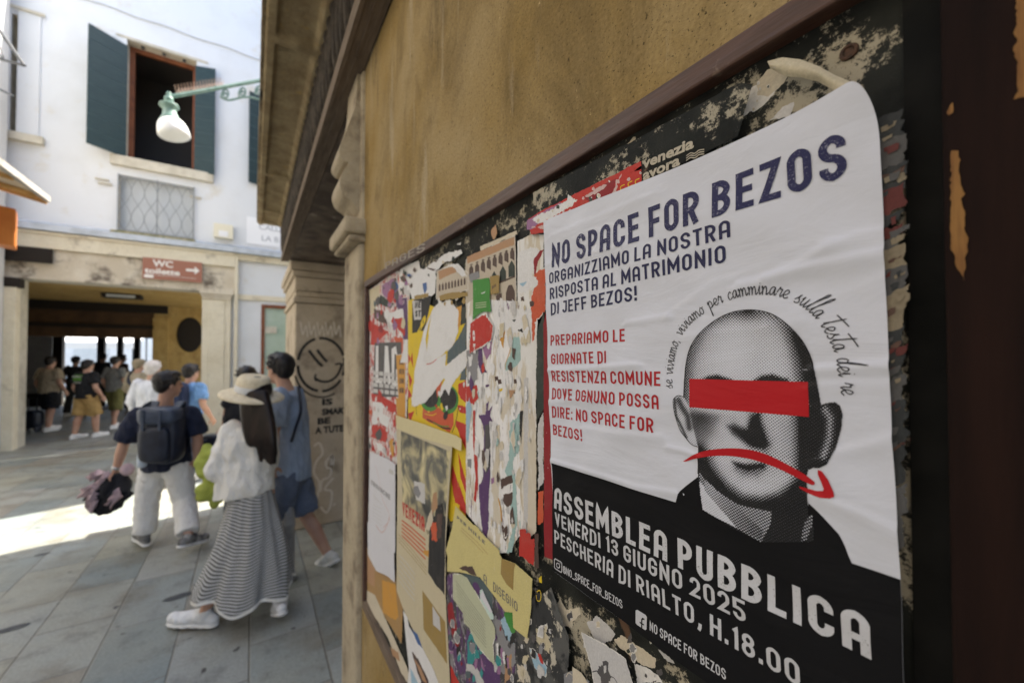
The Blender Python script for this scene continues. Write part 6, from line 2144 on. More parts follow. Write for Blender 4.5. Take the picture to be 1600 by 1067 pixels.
# small app marks
def pstroke(L, wpx, m, closed=False, sm=False, lift=0.00032, per=5):
    q = [W(a, b, POFF) for a, b in L]
    if sm:
        q = spline(q, per, closed)
    k = abs(W(L[0][0], L[0][1] + 1, POFF)[1] - W(L[0][0], L[0][1], POFF)[1])
    w_ = [x * k for x in wpx] if isinstance(wpx, list) else wpx * k
    vs, fs = ribbon(q, w_, closed, 0.004 if not isinstance(w_, list) else None)
    ink(mb, vs, fs, m, lift)
pstroke([(866.6, 874), (868, 872.4), (877.5, 877.6), (878.8, 879.5), (878.8, 892), (877.6, 893.4), (868, 887.5), (866.6, 885.6)], 1.6, M_WINK2, True)
pstroke([(872.7 + 2.7 * math.cos(a), 882.8 + 3.6 * math.sin(a) + 1.1 * math.cos(a)) for a in [2 * math.pi * i / 14 for i in range(14)]], 1.5, M_WINK2, True)
pstroke([(875.6, 879.4), (876.4, 880)], 1.4, M_WINK2)
mb.build("white_lettering", po, smooth=True)

# square mark with an f
def pfill(mb, L, m, lift, res=0.004, raw=False):
    q = L if raw else [W(a, b, POFF) for a, b in L]
    tris = tessellate_polygon([[Vector((a, b, 0)) for a, b in q]])
    bm = bmesh.new()
    bv = [bm.verts.new((a, b, 0)) for a, b in q]
    for t_ in tris:
        try:
            bm.faces.new([bv[i] for i in t_])
        except ValueError:
            pass
    for it in range(6):
        ed = [e for e in bm.edges if e.calc_length() > res]
        if not ed:
            break
        bmesh.ops.subdivide_edges(bm, edges=ed, cuts=1, use_grid_fill=False)
        bmesh.ops.triangulate(bm, faces=bm.faces[:])
    bm.normal_update()
    bm.verts.ensure_lookup_table()
    bm.verts.index_update()
    vs = [(v.co.x, v.co.y) for v in bm.verts]
    fs = []
    for f in bm.faces:
        ids = [v.index for v in f.verts]
        fs.append(tuple(ids) if f.normal.z > 0 else tuple(reversed(ids)))
    bm.free()
    ink(mb, vs, fs, m, lift)
mb = MB()
pfill(mb, [(993.5, 953), (996, 952), (1009, 960), (1011, 963.5), (1011, 982), (1009, 983.5), (996, 975.5), (993.5, 972.5)], M_WINK2, 0.00034)
pstroke([(1007.5, 967), (1004.8, 965.5), (1003.4, 967.5), (1003.4, 980)], 2.4, M_BLK, lift=0.00042)
pstroke([(1000, 971.2), (1007, 975.3)], 2.2, M_BLK, lift=0.00045)
mb.build("square_mark", po, smooth=True)

# portrait: halftone printed from a tone value held on the mesh
HEAD = [(632, 385), (632, 320), (637, 250), (660, 172), (705, 108), (765, 58), (835, 24), (912, 12), (990, 22), (1062, 60), (1130, 128), (1172, 200), (1200, 285), (1215, 370), (1222, 420),
        (1250, 412), (1282, 408), (1305, 425), (1315, 460), (1310, 520), (1285, 610), (1250, 675), (1215, 692), (1190, 690), (1168, 700), (1160, 735), (1166, 800), (1166, 900),
        (1185, 870 + 20), (1190, 1005), (1160, 1010), (965, 1010), (840, 950), (712, 870), (697, 760), (690, 690), (690, 602), (662, 590), (640, 565), (615, 530), (596, 470), (588, 420), (590, 395), (610, 380)]
HEADW = np.array([W(*C2([p])[0], POFF) for p in HEAD])
HP = np.array(HEAD, float)
bx0, bx1, by0, by1 = 580, 1320, 8, 1012
gu = np.arange(bx0, bx1 + 1, 3.0)
gv = np.arange(by0, by1 + 1, 3.0)
U, V = np.meshgrid(gu, gv)
def inpoly(P, X, Y):
    P = np.asarray(P, float)
    c = np.zeros(X.shape, bool)
    j = len(P) - 1
    for i in range(len(P)):
        xi, yi = P[i]; xj, yj = P[j]
        k = ((yi > Y) != (yj > Y)) & (X < (xj - xi) * (Y - yi) / ((yj - yi) or 1e-9) + xi)
        c ^= k
        j = i
    return c
def pdist(L, X, Y, closed=False):
    d = np.full(X.shape, 1e9)
    L = [np.array(p, float) for p in L]
    for a, b in zip(L, L[1:] + ([L[0]] if closed else [])):
        r_ = b - a
        t_ = np.clip(((X - a[0]) * r_[0] + (Y - a[1]) * r_[1]) / (r_ @ r_ + 1e-9), 0, 1)
        d = np.minimum(d, np.hypot(X - a[0] - t_ * r_[0], Y - a[1] - t_ * r_[1]))
    return d
def soft(P, s_):
    ins = inpoly(P, U, V)
    d = pdist(P, U, V, True)
    return 1 / (1 + np.exp(-np.where(ins, d, -d) / s_))
def blob(cx_, cy_, rx, ry, rot=0):
    c, s_ = math.cos(rot), math.sin(rot)
    x, y = U - cx_, V - cy_
    return np.exp(-(((x * c + y * s_) / rx) ** 2 + ((-x * s_ + y * c) / ry) ** 2))
head_in = inpoly(HEAD, U, V)
tone = np.full(U.shape, 0.16)
# skull: darker towards its rims, black on the far right side
dl = pdist([(632, 385), (637, 250), (660, 172), (705, 108), (765, 58), (835, 24), (912, 12)], U, V)
tone += 0.50 * np.exp(-(dl / 36) ** 1.2)
tone += 0.20 * np.exp(-(dl / 110) ** 2) * np.clip((V - 60) / 120, 0.25, 1)
dr = pdist([(912, 12), (990, 22), (1062, 60), (1130, 128), (1172, 200), (1200, 285), (1215, 370)], U, V)
tone += 0.42 * np.exp(-(dr / 48) ** 1.4)
side = 1 / (1 + np.exp(-((U - (1098 + 0.16 * (V - 160))) / 26)))
tone += 0.85 * side * (V > 0) * np.clip((V - 20) / 120, 0, 1)
tone -= 0.10 * blob(830, 170, 110, 110)
tone += 0.10 * blob(950, 250, 60, 90)
# brows above the bar
tone += 0.9 * soft([(712, 312), (735, 298), (775, 291), (840, 312), (840, 330), (712, 330)], 4)
tone += 0.95 * soft([(935, 315), (965, 297), (1010, 289), (1078, 312), (1078, 330), (935, 330)], 5)
# cheeks, nose, mouth, jaw
low = np.clip((V - 425) / 40, 0, 1)
tone += low * 0.72 * soft([(632, 425), (665, 430), (720, 450), (745, 480), (700, 560), (705, 640), (690, 640), (640, 560)], 26) * 0.9
tone += low * 0.30 * soft([(690, 450), (800, 450), (780, 560), (700, 600)], 20)
tone += 0.82 * soft([(822, 512), (850, 505), (905, 525), (925, 470), (955, 455), (962, 500), (985, 565), (995, 590), (975, 606), (930, 600), (880, 572), (840, 545)], 7)
tone += 0.35 * soft([(905, 440), (960, 440), (1000, 580), (1000, 640), (900, 600)], 16)
tone += 0.16 * blob(845, 480, 40, 30)
side2 = 1 / (1 + np.exp(-((U - (1135 - 0.02 * (V - 450))) / 16)))
tone += low * 1.1 * side2
tone += low * 0.28 * soft([(985, 440), (1140, 440), (1140, 700), (1010, 700)], 40)
tone += 0.85 * soft([(838, 664), (900, 676), (985, 672), (975, 690), (905, 702), (860, 690)], 5)
tone += 0.55 * soft([(850, 700), (980, 695), (950, 730), (880, 728)], 14)
jaw = pdist([(690, 640), (702, 690), (745, 745), (800, 800), (880, 840), (965, 850), (1050, 830), (1110, 790)], U, V)
tone += 0.85 * np.exp(-(jaw / 40) ** 2)
tone += 0.35 * soft([(690, 640), (760, 640), (840, 780), (760, 790), (700, 700)], 18)
chin_in = inpoly([(690, 600), (702, 690), (745, 745), (800, 800), (880, 840), (965, 850), (1050, 830), (1110, 790), (1150, 720), (1160, 400), (632, 400)], U, V)
below = (V > 690) & ~chin_in
# neck: collar flap pale at the left, shade under the chin, black cloth at the right
neck = np.full(U.shape, 1.0)
neck = np.where(inpoly([(697, 700), (720, 735), (790, 800), (870, 850), (960, 870), (1010, 880), (1005, 940), (965, 1010), (850, 945), (712, 870)], U, V), 0.62, neck)
neck = np.where(inpoly([(700, 745), (722, 775), (860, 950), (712, 876)], U, V), 0.12, neck)
neck = np.where(inpoly([(722, 745), (745, 760), (975, 960), (965, 1000), (862, 950), (724, 790)], U, V), 0.50 + 0.35 * np.clip((U - 760) / 240, 0, 1), neck)
neck = np.where(inpoly([(1150, 930), (1185, 880), (1188, 930), (1160, 1000), (1135, 1005)], U, V), 0.7, neck)
tone = np.where(below, neck, tone)
# ears
earL = inpoly([(632, 385), (610, 380), (590, 395), (588, 420), (596, 470), (615, 530), (640, 565), (662, 590), (690, 602), (672, 520), (655, 430)], U, V)
el = 0.28 + 0.6 * np.exp(-(pdist([(610, 400), (625, 430), (650, 470), (655, 520)], U, V) / 14) ** 2) + 0.6 * np.exp(-(pdist([(592, 400), (600, 470), (640, 560)], U, V) / 6) ** 2)
tone = np.where(earL, el, tone)
earR = inpoly([(1218, 420), (1250, 412), (1282, 408), (1305, 425), (1315, 460), (1310, 520), (1285, 610), (1250, 675), (1215, 692), (1190, 690), (1190, 640)], U, V)
er = 1.0 - 0.42 * np.exp(-(pdist([(1240, 440), (1262, 480), (1258, 560), (1235, 640)], U, V) / 16) ** 2)
tone = np.where(earR, er, tone)
tone = np.clip(tone, 0.04, 1.0)

pts = np.array([W(840 + u * 0.3625, 480 + v * 0.3625, POFF) for u, v in zip(U.ravel(), V.ravel())])
idx = -np.ones(U.shape, int)
cell = np.zeros(U.shape, bool)
mid = inpoly(HEAD, U + 1.5, V + 1.5)
fcs = []
used = {}
vl = []
H_, W__ = U.shape
def vid(j, i):
    k = j * W__ + i
    if k not in used:
        used[k] = len(vl)
        vl.append(k)
    return used[k]
for j in range(H_ - 1):
    for i in range(W__ - 1):
        if mid[j, i]:
            fcs.append((vid(j, i), vid(j + 1, i), vid(j + 1, i + 1), vid(j, i + 1)))
mb = MB()
def halftone_mat():
    m = creased("halftone_ink", (0.645, 0.665, 0.735), 0.42)
    nt = m.node_tree
    bs = [n_ for n_ in nt.nodes if n_.type == 'BSDF_PRINCIPLED'][0]
    at = nd(nt, "ShaderNodeAttribute", attribute_name="tone")
    tc = nd(nt, "ShaderNodeTexCoord")
    mp = nd(nt, "ShaderNodeMapping")
    mp.inputs["Rotation"].default_value = (R(42), 0, 0)
    mp.inputs["Scale"].default_value = (1, 2 * math.pi / 0.0015, 2 * math.pi / 0.0015)
    nt.links.new(tc.outputs["Object"], mp.inputs[0])
    sp = nd(nt, "ShaderNodeSeparateXYZ")
    nt.links.new(mp.outputs[0], sp.inputs[0])
    s1 = nd(nt, "ShaderNodeMath", operation='SINE'); nt.links.new(sp.outputs[1], s1.inputs[0])
    s2 = nd(nt, "ShaderNodeMath", operation='SINE'); nt.links.new(sp.outputs[2], s2.inputs[0])
    ad = nd(nt, "ShaderNodeMath", operation='ADD'); nt.links.new(s1.outputs[0], ad.inputs[0]); nt.links.new(s2.outputs[0], ad.inputs[1])
    # screen value 0..1
    ma = nd(nt, "ShaderNodeMath", operation='MULTIPLY_ADD'); ma.inputs[1].default_value = 0.25; ma.inputs[2].default_value = 0.5
    nt.links.new(ad.outputs[0], ma.inputs[0])
    su = nd(nt, "ShaderNodeMath", operation='SUBTRACT'); nt.links.new(at.outputs["Fac"], su.inputs[0]); nt.links.new(ma.outputs[0], su.inputs[1])
    mu = nd(nt, "ShaderNodeMath", operation='MULTIPLY_ADD'); mu.inputs[1].default_value = 9.0; mu.inputs[2].default_value = 0.5
    mu.use_clamp = True
    nt.links.new(su.outputs[0], mu.inputs[0])
    old = bs.inputs["Base Color"].links[0].from_socket
    nt.links.new(mix(nt, mu.outputs[0], old, (0.012, 0.012, 0.013, 1)), bs.inputs["Base Color"])
    return m
ink(mb, pts[vl], fcs, halftone_mat(), 0.00034)
pr = mb.build("portrait", po, smooth=True)
att = pr.data.attributes.new("tone", 'FLOAT', 'POINT')
att.data.foreach_set("value", tone.ravel()[vl].astype(np.float32))
# crisp outline of the skull
mb = MB()
pstroke(C2([(632, 385), (634, 300), (640, 240), (660, 172), (705, 108), (765, 58), (835, 24), (912, 12), (990, 22), (1062, 60), (1130, 128), (1172, 200), (1200, 285)]), 1.2, M_BLK, sm=True, lift=0.00044)
pstroke(C2([(634, 388), (610, 380), (590, 395), (588, 420), (596, 470), (615, 530), (640, 565), (662, 590), (690, 602)]), 1.1, M_BLK, sm=True, lift=0.00045)
mb.build("portrait_outline", po, smooth=True)
mb = MB()
pfill(mb, C2([(655, 308), (1168, 322), (1171, 472), (658, 430)]), M_REDBAR, 0.00052)
mb.build("red_bar", po, smooth=True)
mb = MB()
arr = spline(C2([(628, 663), (690, 628), (760, 612), (850, 607), (930, 616), (1010, 642), (1100, 688), (1160, 724), (1197, 752)]), 5) + \
      spline(C2([(1196, 762), (1178, 762), (1110, 728), (1020, 686), (920, 654), (820, 640), (740, 642), (680, 652), (640, 664)]), 5)
pfill(mb, arr, M_REDBAR, 0.00052)
arr = C2([(1210, 699), (1228, 706), (1254, 742), (1278, 795), (1281, 815), (1262, 822), (1220, 818), (1170, 800), (1132, 779), (1128, 770), (1160, 778), (1205, 790), (1232, 790), (1236, 782), (1226, 755), (1210, 718)])
pfill(mb, arr, M_REDBAR, 0.00055)
mb.build("frown_arrow", po, smooth=True)

# handwritten line round the head
SC = {
 's': (.62, [[(.05,.05),(.3,.0),(.5,.18),(.42,.42),(.3,.62),(.36,.98),(.2,.6),(.0,.3)], ]),
 'e': (.62, [[(.0,.3),(.35,.45),(.5,.75),(.32,.98),(.12,.7),(.1,.3),(.3,.0),(.62,.22)]]),
 'v': (.66, [[(.0,.85),(.12,.95),(.2,.4),(.28,.0),(.5,.5),(.56,.95),(.7,.86)]]),
 'i': (.34, [[(.0,.4),(.12,.95),(.1,.35),(.18,.0),(.36,.3)], [(.17,1.3),(.19,1.36)]]),
 'a': (.72, [[(.5,.85),(.3,.98),(.06,.55),(.14,.05),(.36,.2),(.5,.9),(.5,.3),(.58,.02),(.74,.3)]]),
 'm': (1.0, [[(.0,.8),(.08,.95),(.1,.0),(.12,.6),(.32,.97),(.4,.6),(.4,.0),(.44,.6),(.64,.97),(.74,.6),(.76,.1),(.84,.0),(1.0,.3)]]),
 'n': (.72, [[(.0,.8),(.08,.95),(.1,.0),(.12,.6),(.34,.97),(.46,.6),(.46,.1),(.54,.0),(.72,.3)]]),
 'o': (.66, [[(.36,.97),(.08,.6),(.14,.06),(.4,.06),(.52,.55),(.36,.97),(.45,.8),(.68,.85)]]),
 'p': (.7, [[(.02,.6),(.14,.95),(.1,.0),(.0,-1.0),(.06,-.9),(.14,.5),(.36,.97),(.52,.6),(.42,.08),(.2,.1),(.5,.1),(.72,.35)]]),
 'r': (.55, [[(.0,.4),(.14,.95),(.2,1.05),(.26,.84),(.42,.85),(.36,.3),(.42,.0),(.57,.25)]]),
 'c': (.58, [[(.46,.8),(.32,.98),(.08,.6),(.12,.08),(.34,.02),(.6,.3)]]),
 'u': (.74, [[(.0,.6),(.1,.95),(.08,.3),(.2,.0),(.4,.3),(.5,.95),(.48,.3),(.56,.0),(.76,.3)]]),
 'l': (.42, [[(.0,.3),(.4,1.6),(.62,2.5),(.46,2.3),(.14,.6),(.16,.0),(.42,.25)]]),
 't': (.5, [[(.0,.3),(.3,1.2),(.52,2.2),(.16,.6),(.18,.0),(.44,.25)], [(-.1,1.75),(.5,1.9),(1.2,2.1)]]),
 'd': (.74, [[(.46,.85),(.26,.98),(.06,.5),(.14,.05),(.36,.2),(.56,1.3),(.9,2.5),(.5,.6),(.54,.02),(.76,.3)]]),
 ',': (.3, [[(.14,.1),(.02,-.3)]]),
}
line = "se viviamo, viviamo per camminare sulla testa dei re"
# size factor along the line
base_px = [(1051, 607), (1051, 580), (1056, 551), (1066, 525), (1081, 505), (1098, 491), (1116, 479), (1140, 469), (1172, 461), (1205, 461), (1232, 468), (1256, 480), (1277, 500), (1294, 527), (1306, 556), (1312, 585), (1316, 618)]
bw = spline([W(a, b, POFF) for a, b in base_px], 10)
bw = np.array(bw)
seg = np.hypot(*np.diff(bw, axis=0).T)
acc = np.concatenate([[0], np.cumsum(seg)])
total_w = 0
items = []
for ch in line:
    if ch == ' ':
        total_w += 0.62
        continue
    items.append((ch, total_w))
    total_w += SC[ch][0] + 0.02
sc = acc[-1] / total_w
def along(x, y):
    s_ = min(max(x * sc, 0), acc[-1] - 1e-6)
    i = int(np.searchsorted(acc, s_) - 1)
    i = max(0, min(i, len(bw) - 2))
    f_ = (s_ - acc[i]) / max(seg[i], 1e-9)
    p = bw[i] * (1 - f_) + bw[i + 1] * f_
    j0, j1 = max(0, i - 4), min(len(bw) - 1, i + 5)
    d = bw[j1] - bw[j0]
    d = d / np.linalg.norm(d)
    nr = np.array((-d[1], d[0]))
    return p + nr * (y * sc * 0.92)
mb = MB()
for k, (ch, x0_) in enumerate(items):
    for pth in SC[ch][1]:
        q = spline(pth, 6) if len(pth) > 2 else pth
        q2 = [tuple(along(x0_ + x, y)) for x, y in q]
        try:
            vs, fs = ribbon(q2, 0.00062, False)
            ink(mb, vs, fs, M_BLK2, 0.0003 + 0.00002 * (k % 4))
        except Exception:
            pass
mb.build("script_lettering", po, smooth=True)
# ---------------------------------------------------------------- people
def skin_mat():
    return mat("skin", (0.50, 0.30, 0.21), (0.44, 0.24, 0.165), 9, rough=0.55, grain=0.03)
M_SKIN = skin_mat()
M_HAIRB = mat("black_hair", (0.012, 0.010, 0.010), (0.03, 0.025, 0.022), 40, rough=0.4, bmp=0.4, bscale=120, stretch=(1, 1, 0.2))
M_HAIRD = mat("dark_brown_hair", (0.009, 0.0055, 0.0045), (0.022, 0.012, 0.009), 30, rough=0.4, bmp=0.5, bscale=90, stretch=(1, 1, 0.12))
M_HAIRG = mat("white_hair", (0.66, 0.62, 0.58), (0.5, 0.46, 0.42), 20, rough=0.6, bmp=0.4, bscale=90)
M_SOLE = mat("white_rubber", (0.70, 0.69, 0.66), rough=0.6, grain=0.03)
M_EYE = mat("eye_dark", (0.02, 0.015, 0.012), rough=0.2, grain=0)
def cloth(name, c, c2=None, rough=0.9):
    return mat(name, c, c2 or tuple(x * 0.72 for x in c), 14, 0.42, 0.75, rough, 0.7, 13, 0.05, stretch=(1, 1, 0.6), grain=0.06)

RX, FY = CAM_R, CAM_F0
class Person:
    """a person standing at ground point base; joints are given as (a, b, z): metres to the right, away and up as seen in the photograph"""
    def __init__(s, label, px, depth, group=None, face=(-0.3, 1.0)):
        s.px, s.Z = px, depth
        p = PT(px, 555, depth)
        s.base = Vector((p.x, p.y, 0))
        s.root = thing("person", label, "person", s.base, group)
        s.k = depth / FPX
        f = RX * face[0] + FY * face[1]
        s.fwd = f.normalized()
        s.rt = Vector((s.fwd.y, -s.fwd.x, 0))
    def j(s, px, py, b=0.0):
        """pixel + depth offset -> world"""
        z = s.Z + b
        return PT(px, py, z)
    def l(s, a, b, z):
        return s.base + RX * a + FY * b + Vector((0, 0, z))
    def build(s, mb, name, remesh=0.012, rs=3, parent=None):
        o = mb.build(name, None, loc=s.base, remesh=remesh, rs=rs)
        if name in ('shirt', 'trousers', 'shorts', 'cardigan'):
            me = o.data
            me.update()
            sd = (s.px * 0.37) % 19
            st_ = (9.0, 9.0, 20.0) if name in ('trousers', 'shorts') else (13.0, 13.0, 8.0)
            nn = [v.normal.copy() for v in me.vertices]
            for v, n_v in zip(me.vertices, nn):
                q_ = Vector((v.co.x * st_[0] + sd, v.co.y * st_[1], v.co.z * st_[2] + v.co.x * 6))
                r1 = 1 - abs(noise.noise(q_)) * 2.2
                r2 = noise.noise(q_ * 2.3)
                am = 0.0055 if name == 'trousers' else 0.010
                v.co += n_v * (am * r1 + am * 0.45 * r2 - am * 0.4)
            me.update()
        par = parent or s.root
        o.parent = par
        o.location = (0, 0, 0)
        return o

def hand(mb, wrist, dirv, palmn, m, side=1, curl=0.5, sc=1.0):
    """palm with five bent fingers; dirv points from the wrist to the fingers, palmn out of the palm"""
    d = dirv.normalized(); n = (palmn - d * palmn.dot(d)).normalized(); w = d.cross(n) * side
    pc = wrist + d * 0.045 * sc
    mb.ellipsoid(pc, 0.040 * sc, 0.016 * sc, 0.050 * sc, m, (w, n, d), 10, 8)
    mb.tube([wrist - d * 0.03 * sc, wrist + d * 0.02 * sc], [0.026 * sc, 0.027 * sc], m, 10)
    for i, (off, ln) in enumerate(((-0.029, 0.066), (-0.010, 0.078), (0.010, 0.074), (0.028, 0.058))):
        p0 = pc + w * off * sc + d * 0.035 * sc
        a1 = curl * 0.8; a2 = curl * 1.9; a3 = curl * 2.7
        pts = [p0]
        for a, f_ in ((a1, 0.45), (a2, 0.32), (a3, 0.23)):
            pts.append(pts[-1] + (d * math.cos(a) + n * math.sin(a)) * ln * f_ * sc)
        mb.tube(pts, [0.0098 * sc, 0.0092 * sc, 0.0085 * sc, 0.0065 * sc], m, 8)
    p0 = pc - w * 0.032 * sc - d * 0.012 * sc
    p1 = p0 - w * 0.024 * sc + d * 0.022 * sc + n * 0.012 * sc
    p2 = p1 - w * 0.004 * sc + d * 0.030 * sc + n * 0.014 * sc
    mb.tube([p0 + w * 0.015, p1, p2], [0.014 * sc, 0.011 * sc, 0.008 * sc], m, 8)

def head(mb, c, fwd, m, tilt=0.0, sc=1.0):
    """skull, jaw, nose, ears; c is the middle of the head"""
    up = Vector((0, 0, 1))
    f = (fwd * math.cos(tilt) + up * math.sin(tilt)).normalized()
    u = (up * math.cos(tilt) - fwd * math.sin(tilt)).normalized()
    r = f.cross(u)
    mb.ellipsoid(c + u * 0.025 * sc - f * 0.008 * sc, 0.074 * sc, 0.094 * sc, 0.095 * sc, m, (r, f, u), 18, 14)
    mb.ellipsoid(c - u * 0.045 * sc + f * 0.030 * sc, 0.056 * sc, 0.062 * sc, 0.068 * sc, m, (r, f, u), 16, 12)
    mb.ellipsoid(c - u * 0.095 * sc + f * 0.062 * sc, 0.022 * sc, 0.020 * sc, 0.018 * sc, m, (r, f, u), 10, 8)
    mb.tube([c + f * 0.088 * sc + u * 0.01 * sc, c + f * 0.108 * sc - u * 0.026 * sc], [0.008 * sc, 0.014 * sc], m, 8)
    mb.ellipsoid(c + f * 0.088 * sc - u * 0.058 * sc, 0.024 * sc, 0.008 * sc, 0.010 * sc, m, (r, f, u), 10, 6)
    for sg in (-1, 1):
        mb.ellipsoid(c + r * 0.076 * sc * sg - u * 0.012 * sc - f * 0.006 * sc, 0.010 * sc, 0.019 * sc, 0.031 * sc, m, (r, f, u), 10, 8)
        mb.ellipsoid(c + r * 0.034 * sc * sg + f * 0.080 * sc + u * 0.016 * sc, 0.024 * sc, 0.012 * sc, 0.008 * sc, m, (r, f, u), 8, 6)
    return f, u, r

def hair_cap(p, c, f, u, r, m, length='short', sc=1.0):
    mb = MB()
    mb.ellipsoid(c + u * 0.046 * sc - f * 0.022 * sc, 0.086 * sc, 0.100 * sc, 0.086 * sc, m, (r, f, u), 18, 14)
    mb.ellipsoid(c + u * 0.004 * sc - f * 0.052 * sc, 0.074 * sc, 0.060 * sc, 0.080 * sc, m, (r, f, u), 16, 12)
    mb.ellipsoid(c + u * 0.088 * sc + f * 0.03 * sc, 0.068 * sc, 0.066 * sc, 0.040 * sc, m, (r, f, u), 14, 10)
    for sg in (-1, 1):
        mb.ellipsoid(c + r * 0.066 * sc * sg + u * 0.020 * sc - f * 0.012 * sc, 0.018 * sc, 0.045 * sc, 0.050 * sc, m, (r, f, u), 10, 8)
    rnd = random.Random(int(abs(c.x * 1000)) % 91)
    for i in range(90):
        a = rnd.uniform(0, 2 * math.pi)
        e = rnd.uniform(-0.1, 1.5)
        d = r * math.cos(a) * math.cos(e) + f * math.sin(a) * math.cos(e) + u * math.sin(e)
        q = c + u * 0.034 * sc - f * 0.012 * sc + d * 0.082 * sc
        if (q - c).dot(f) > 0.085:
            continue
        tip = q + d * rnd.uniform(0.012, 0.03) * sc + (f * rnd.uniform(-0.5, 0.8) + r * rnd.uniform(-0.6, 0.6) - u * rnd.uniform(-0.2, 0.7)) * 0.028 * sc
        mb.tube([q - d * 0.02, q, tip], [0.014 * sc, 0.013 * sc, 0.004 * sc], m, 6)
    return p.build(mb, "hair", 0.0065, 1)


def limb(mb, pts, rad, m, n=12):
    mb.tube(pts, rad, m, n)
    for q, r_ in zip(pts, rad):
        mb.ellipsoid(q, r_, r_, r_, m, None, 10, 8)

def shoe(p, ankle, toe_dir, m, sole_m, pitch=0.0, name="shoe", ln=0.27):
    """trainer: sole, upper and collar; toe_dir horizontal"""
    d = toe_dir.normalized()
    up = Vector((0, 0, 1))
    dd = (d * math.cos(pitch) - up * math.sin(pitch)).normalized()
    uu = (up * math.cos(pitch) + d * math.sin(pitch)).normalized()
    w = dd.cross(uu)
    heel = ankle - uu * 0.085 - dd * 0.045
    k = ln / 0.29
    mb = MB()
    pr_ = [(0.0, 0.034), (0.05, 0.037), (0.11, 0.038), (0.17, 0.046), (0.22, 0.046), (0.26, 0.036)]
    for x, w_ in pr_:
        h_ = 0.032 if x < 0.06 else (0.045 - 0.09 * (x - 0.05) if x < 0.2 else 0.026)
        mb.ellipsoid(heel + dd * x * k + uu * (0.035 + h_ * 0.3), w_, 0.048, 0.022 + h_ * 0.6, m, (w, dd, uu), 12, 8)
    mb.tube([heel + dd * 0.035 * k + uu * 0.05, ankle + uu * 0.015], [0.042, 0.046], m, 14)
    mb.tube([ankle - uu * 0.02 + dd * 0.02, heel + dd * 0.16 * k + uu * 0.055], [0.045, 0.036], m, 12)
    so = p.build(mb, name, 0.008, 2)
    mb = MB()
    for x, w_ in pr_:
        mb.ellipsoid(heel + dd * x * k + uu * 0.014, w_ + 0.006, 0.050, 0.020, sole_m, (w, dd, uu), 12, 6)
    sl_ = p.build(mb, "sole", 0.008, 1, parent=so)
    return so

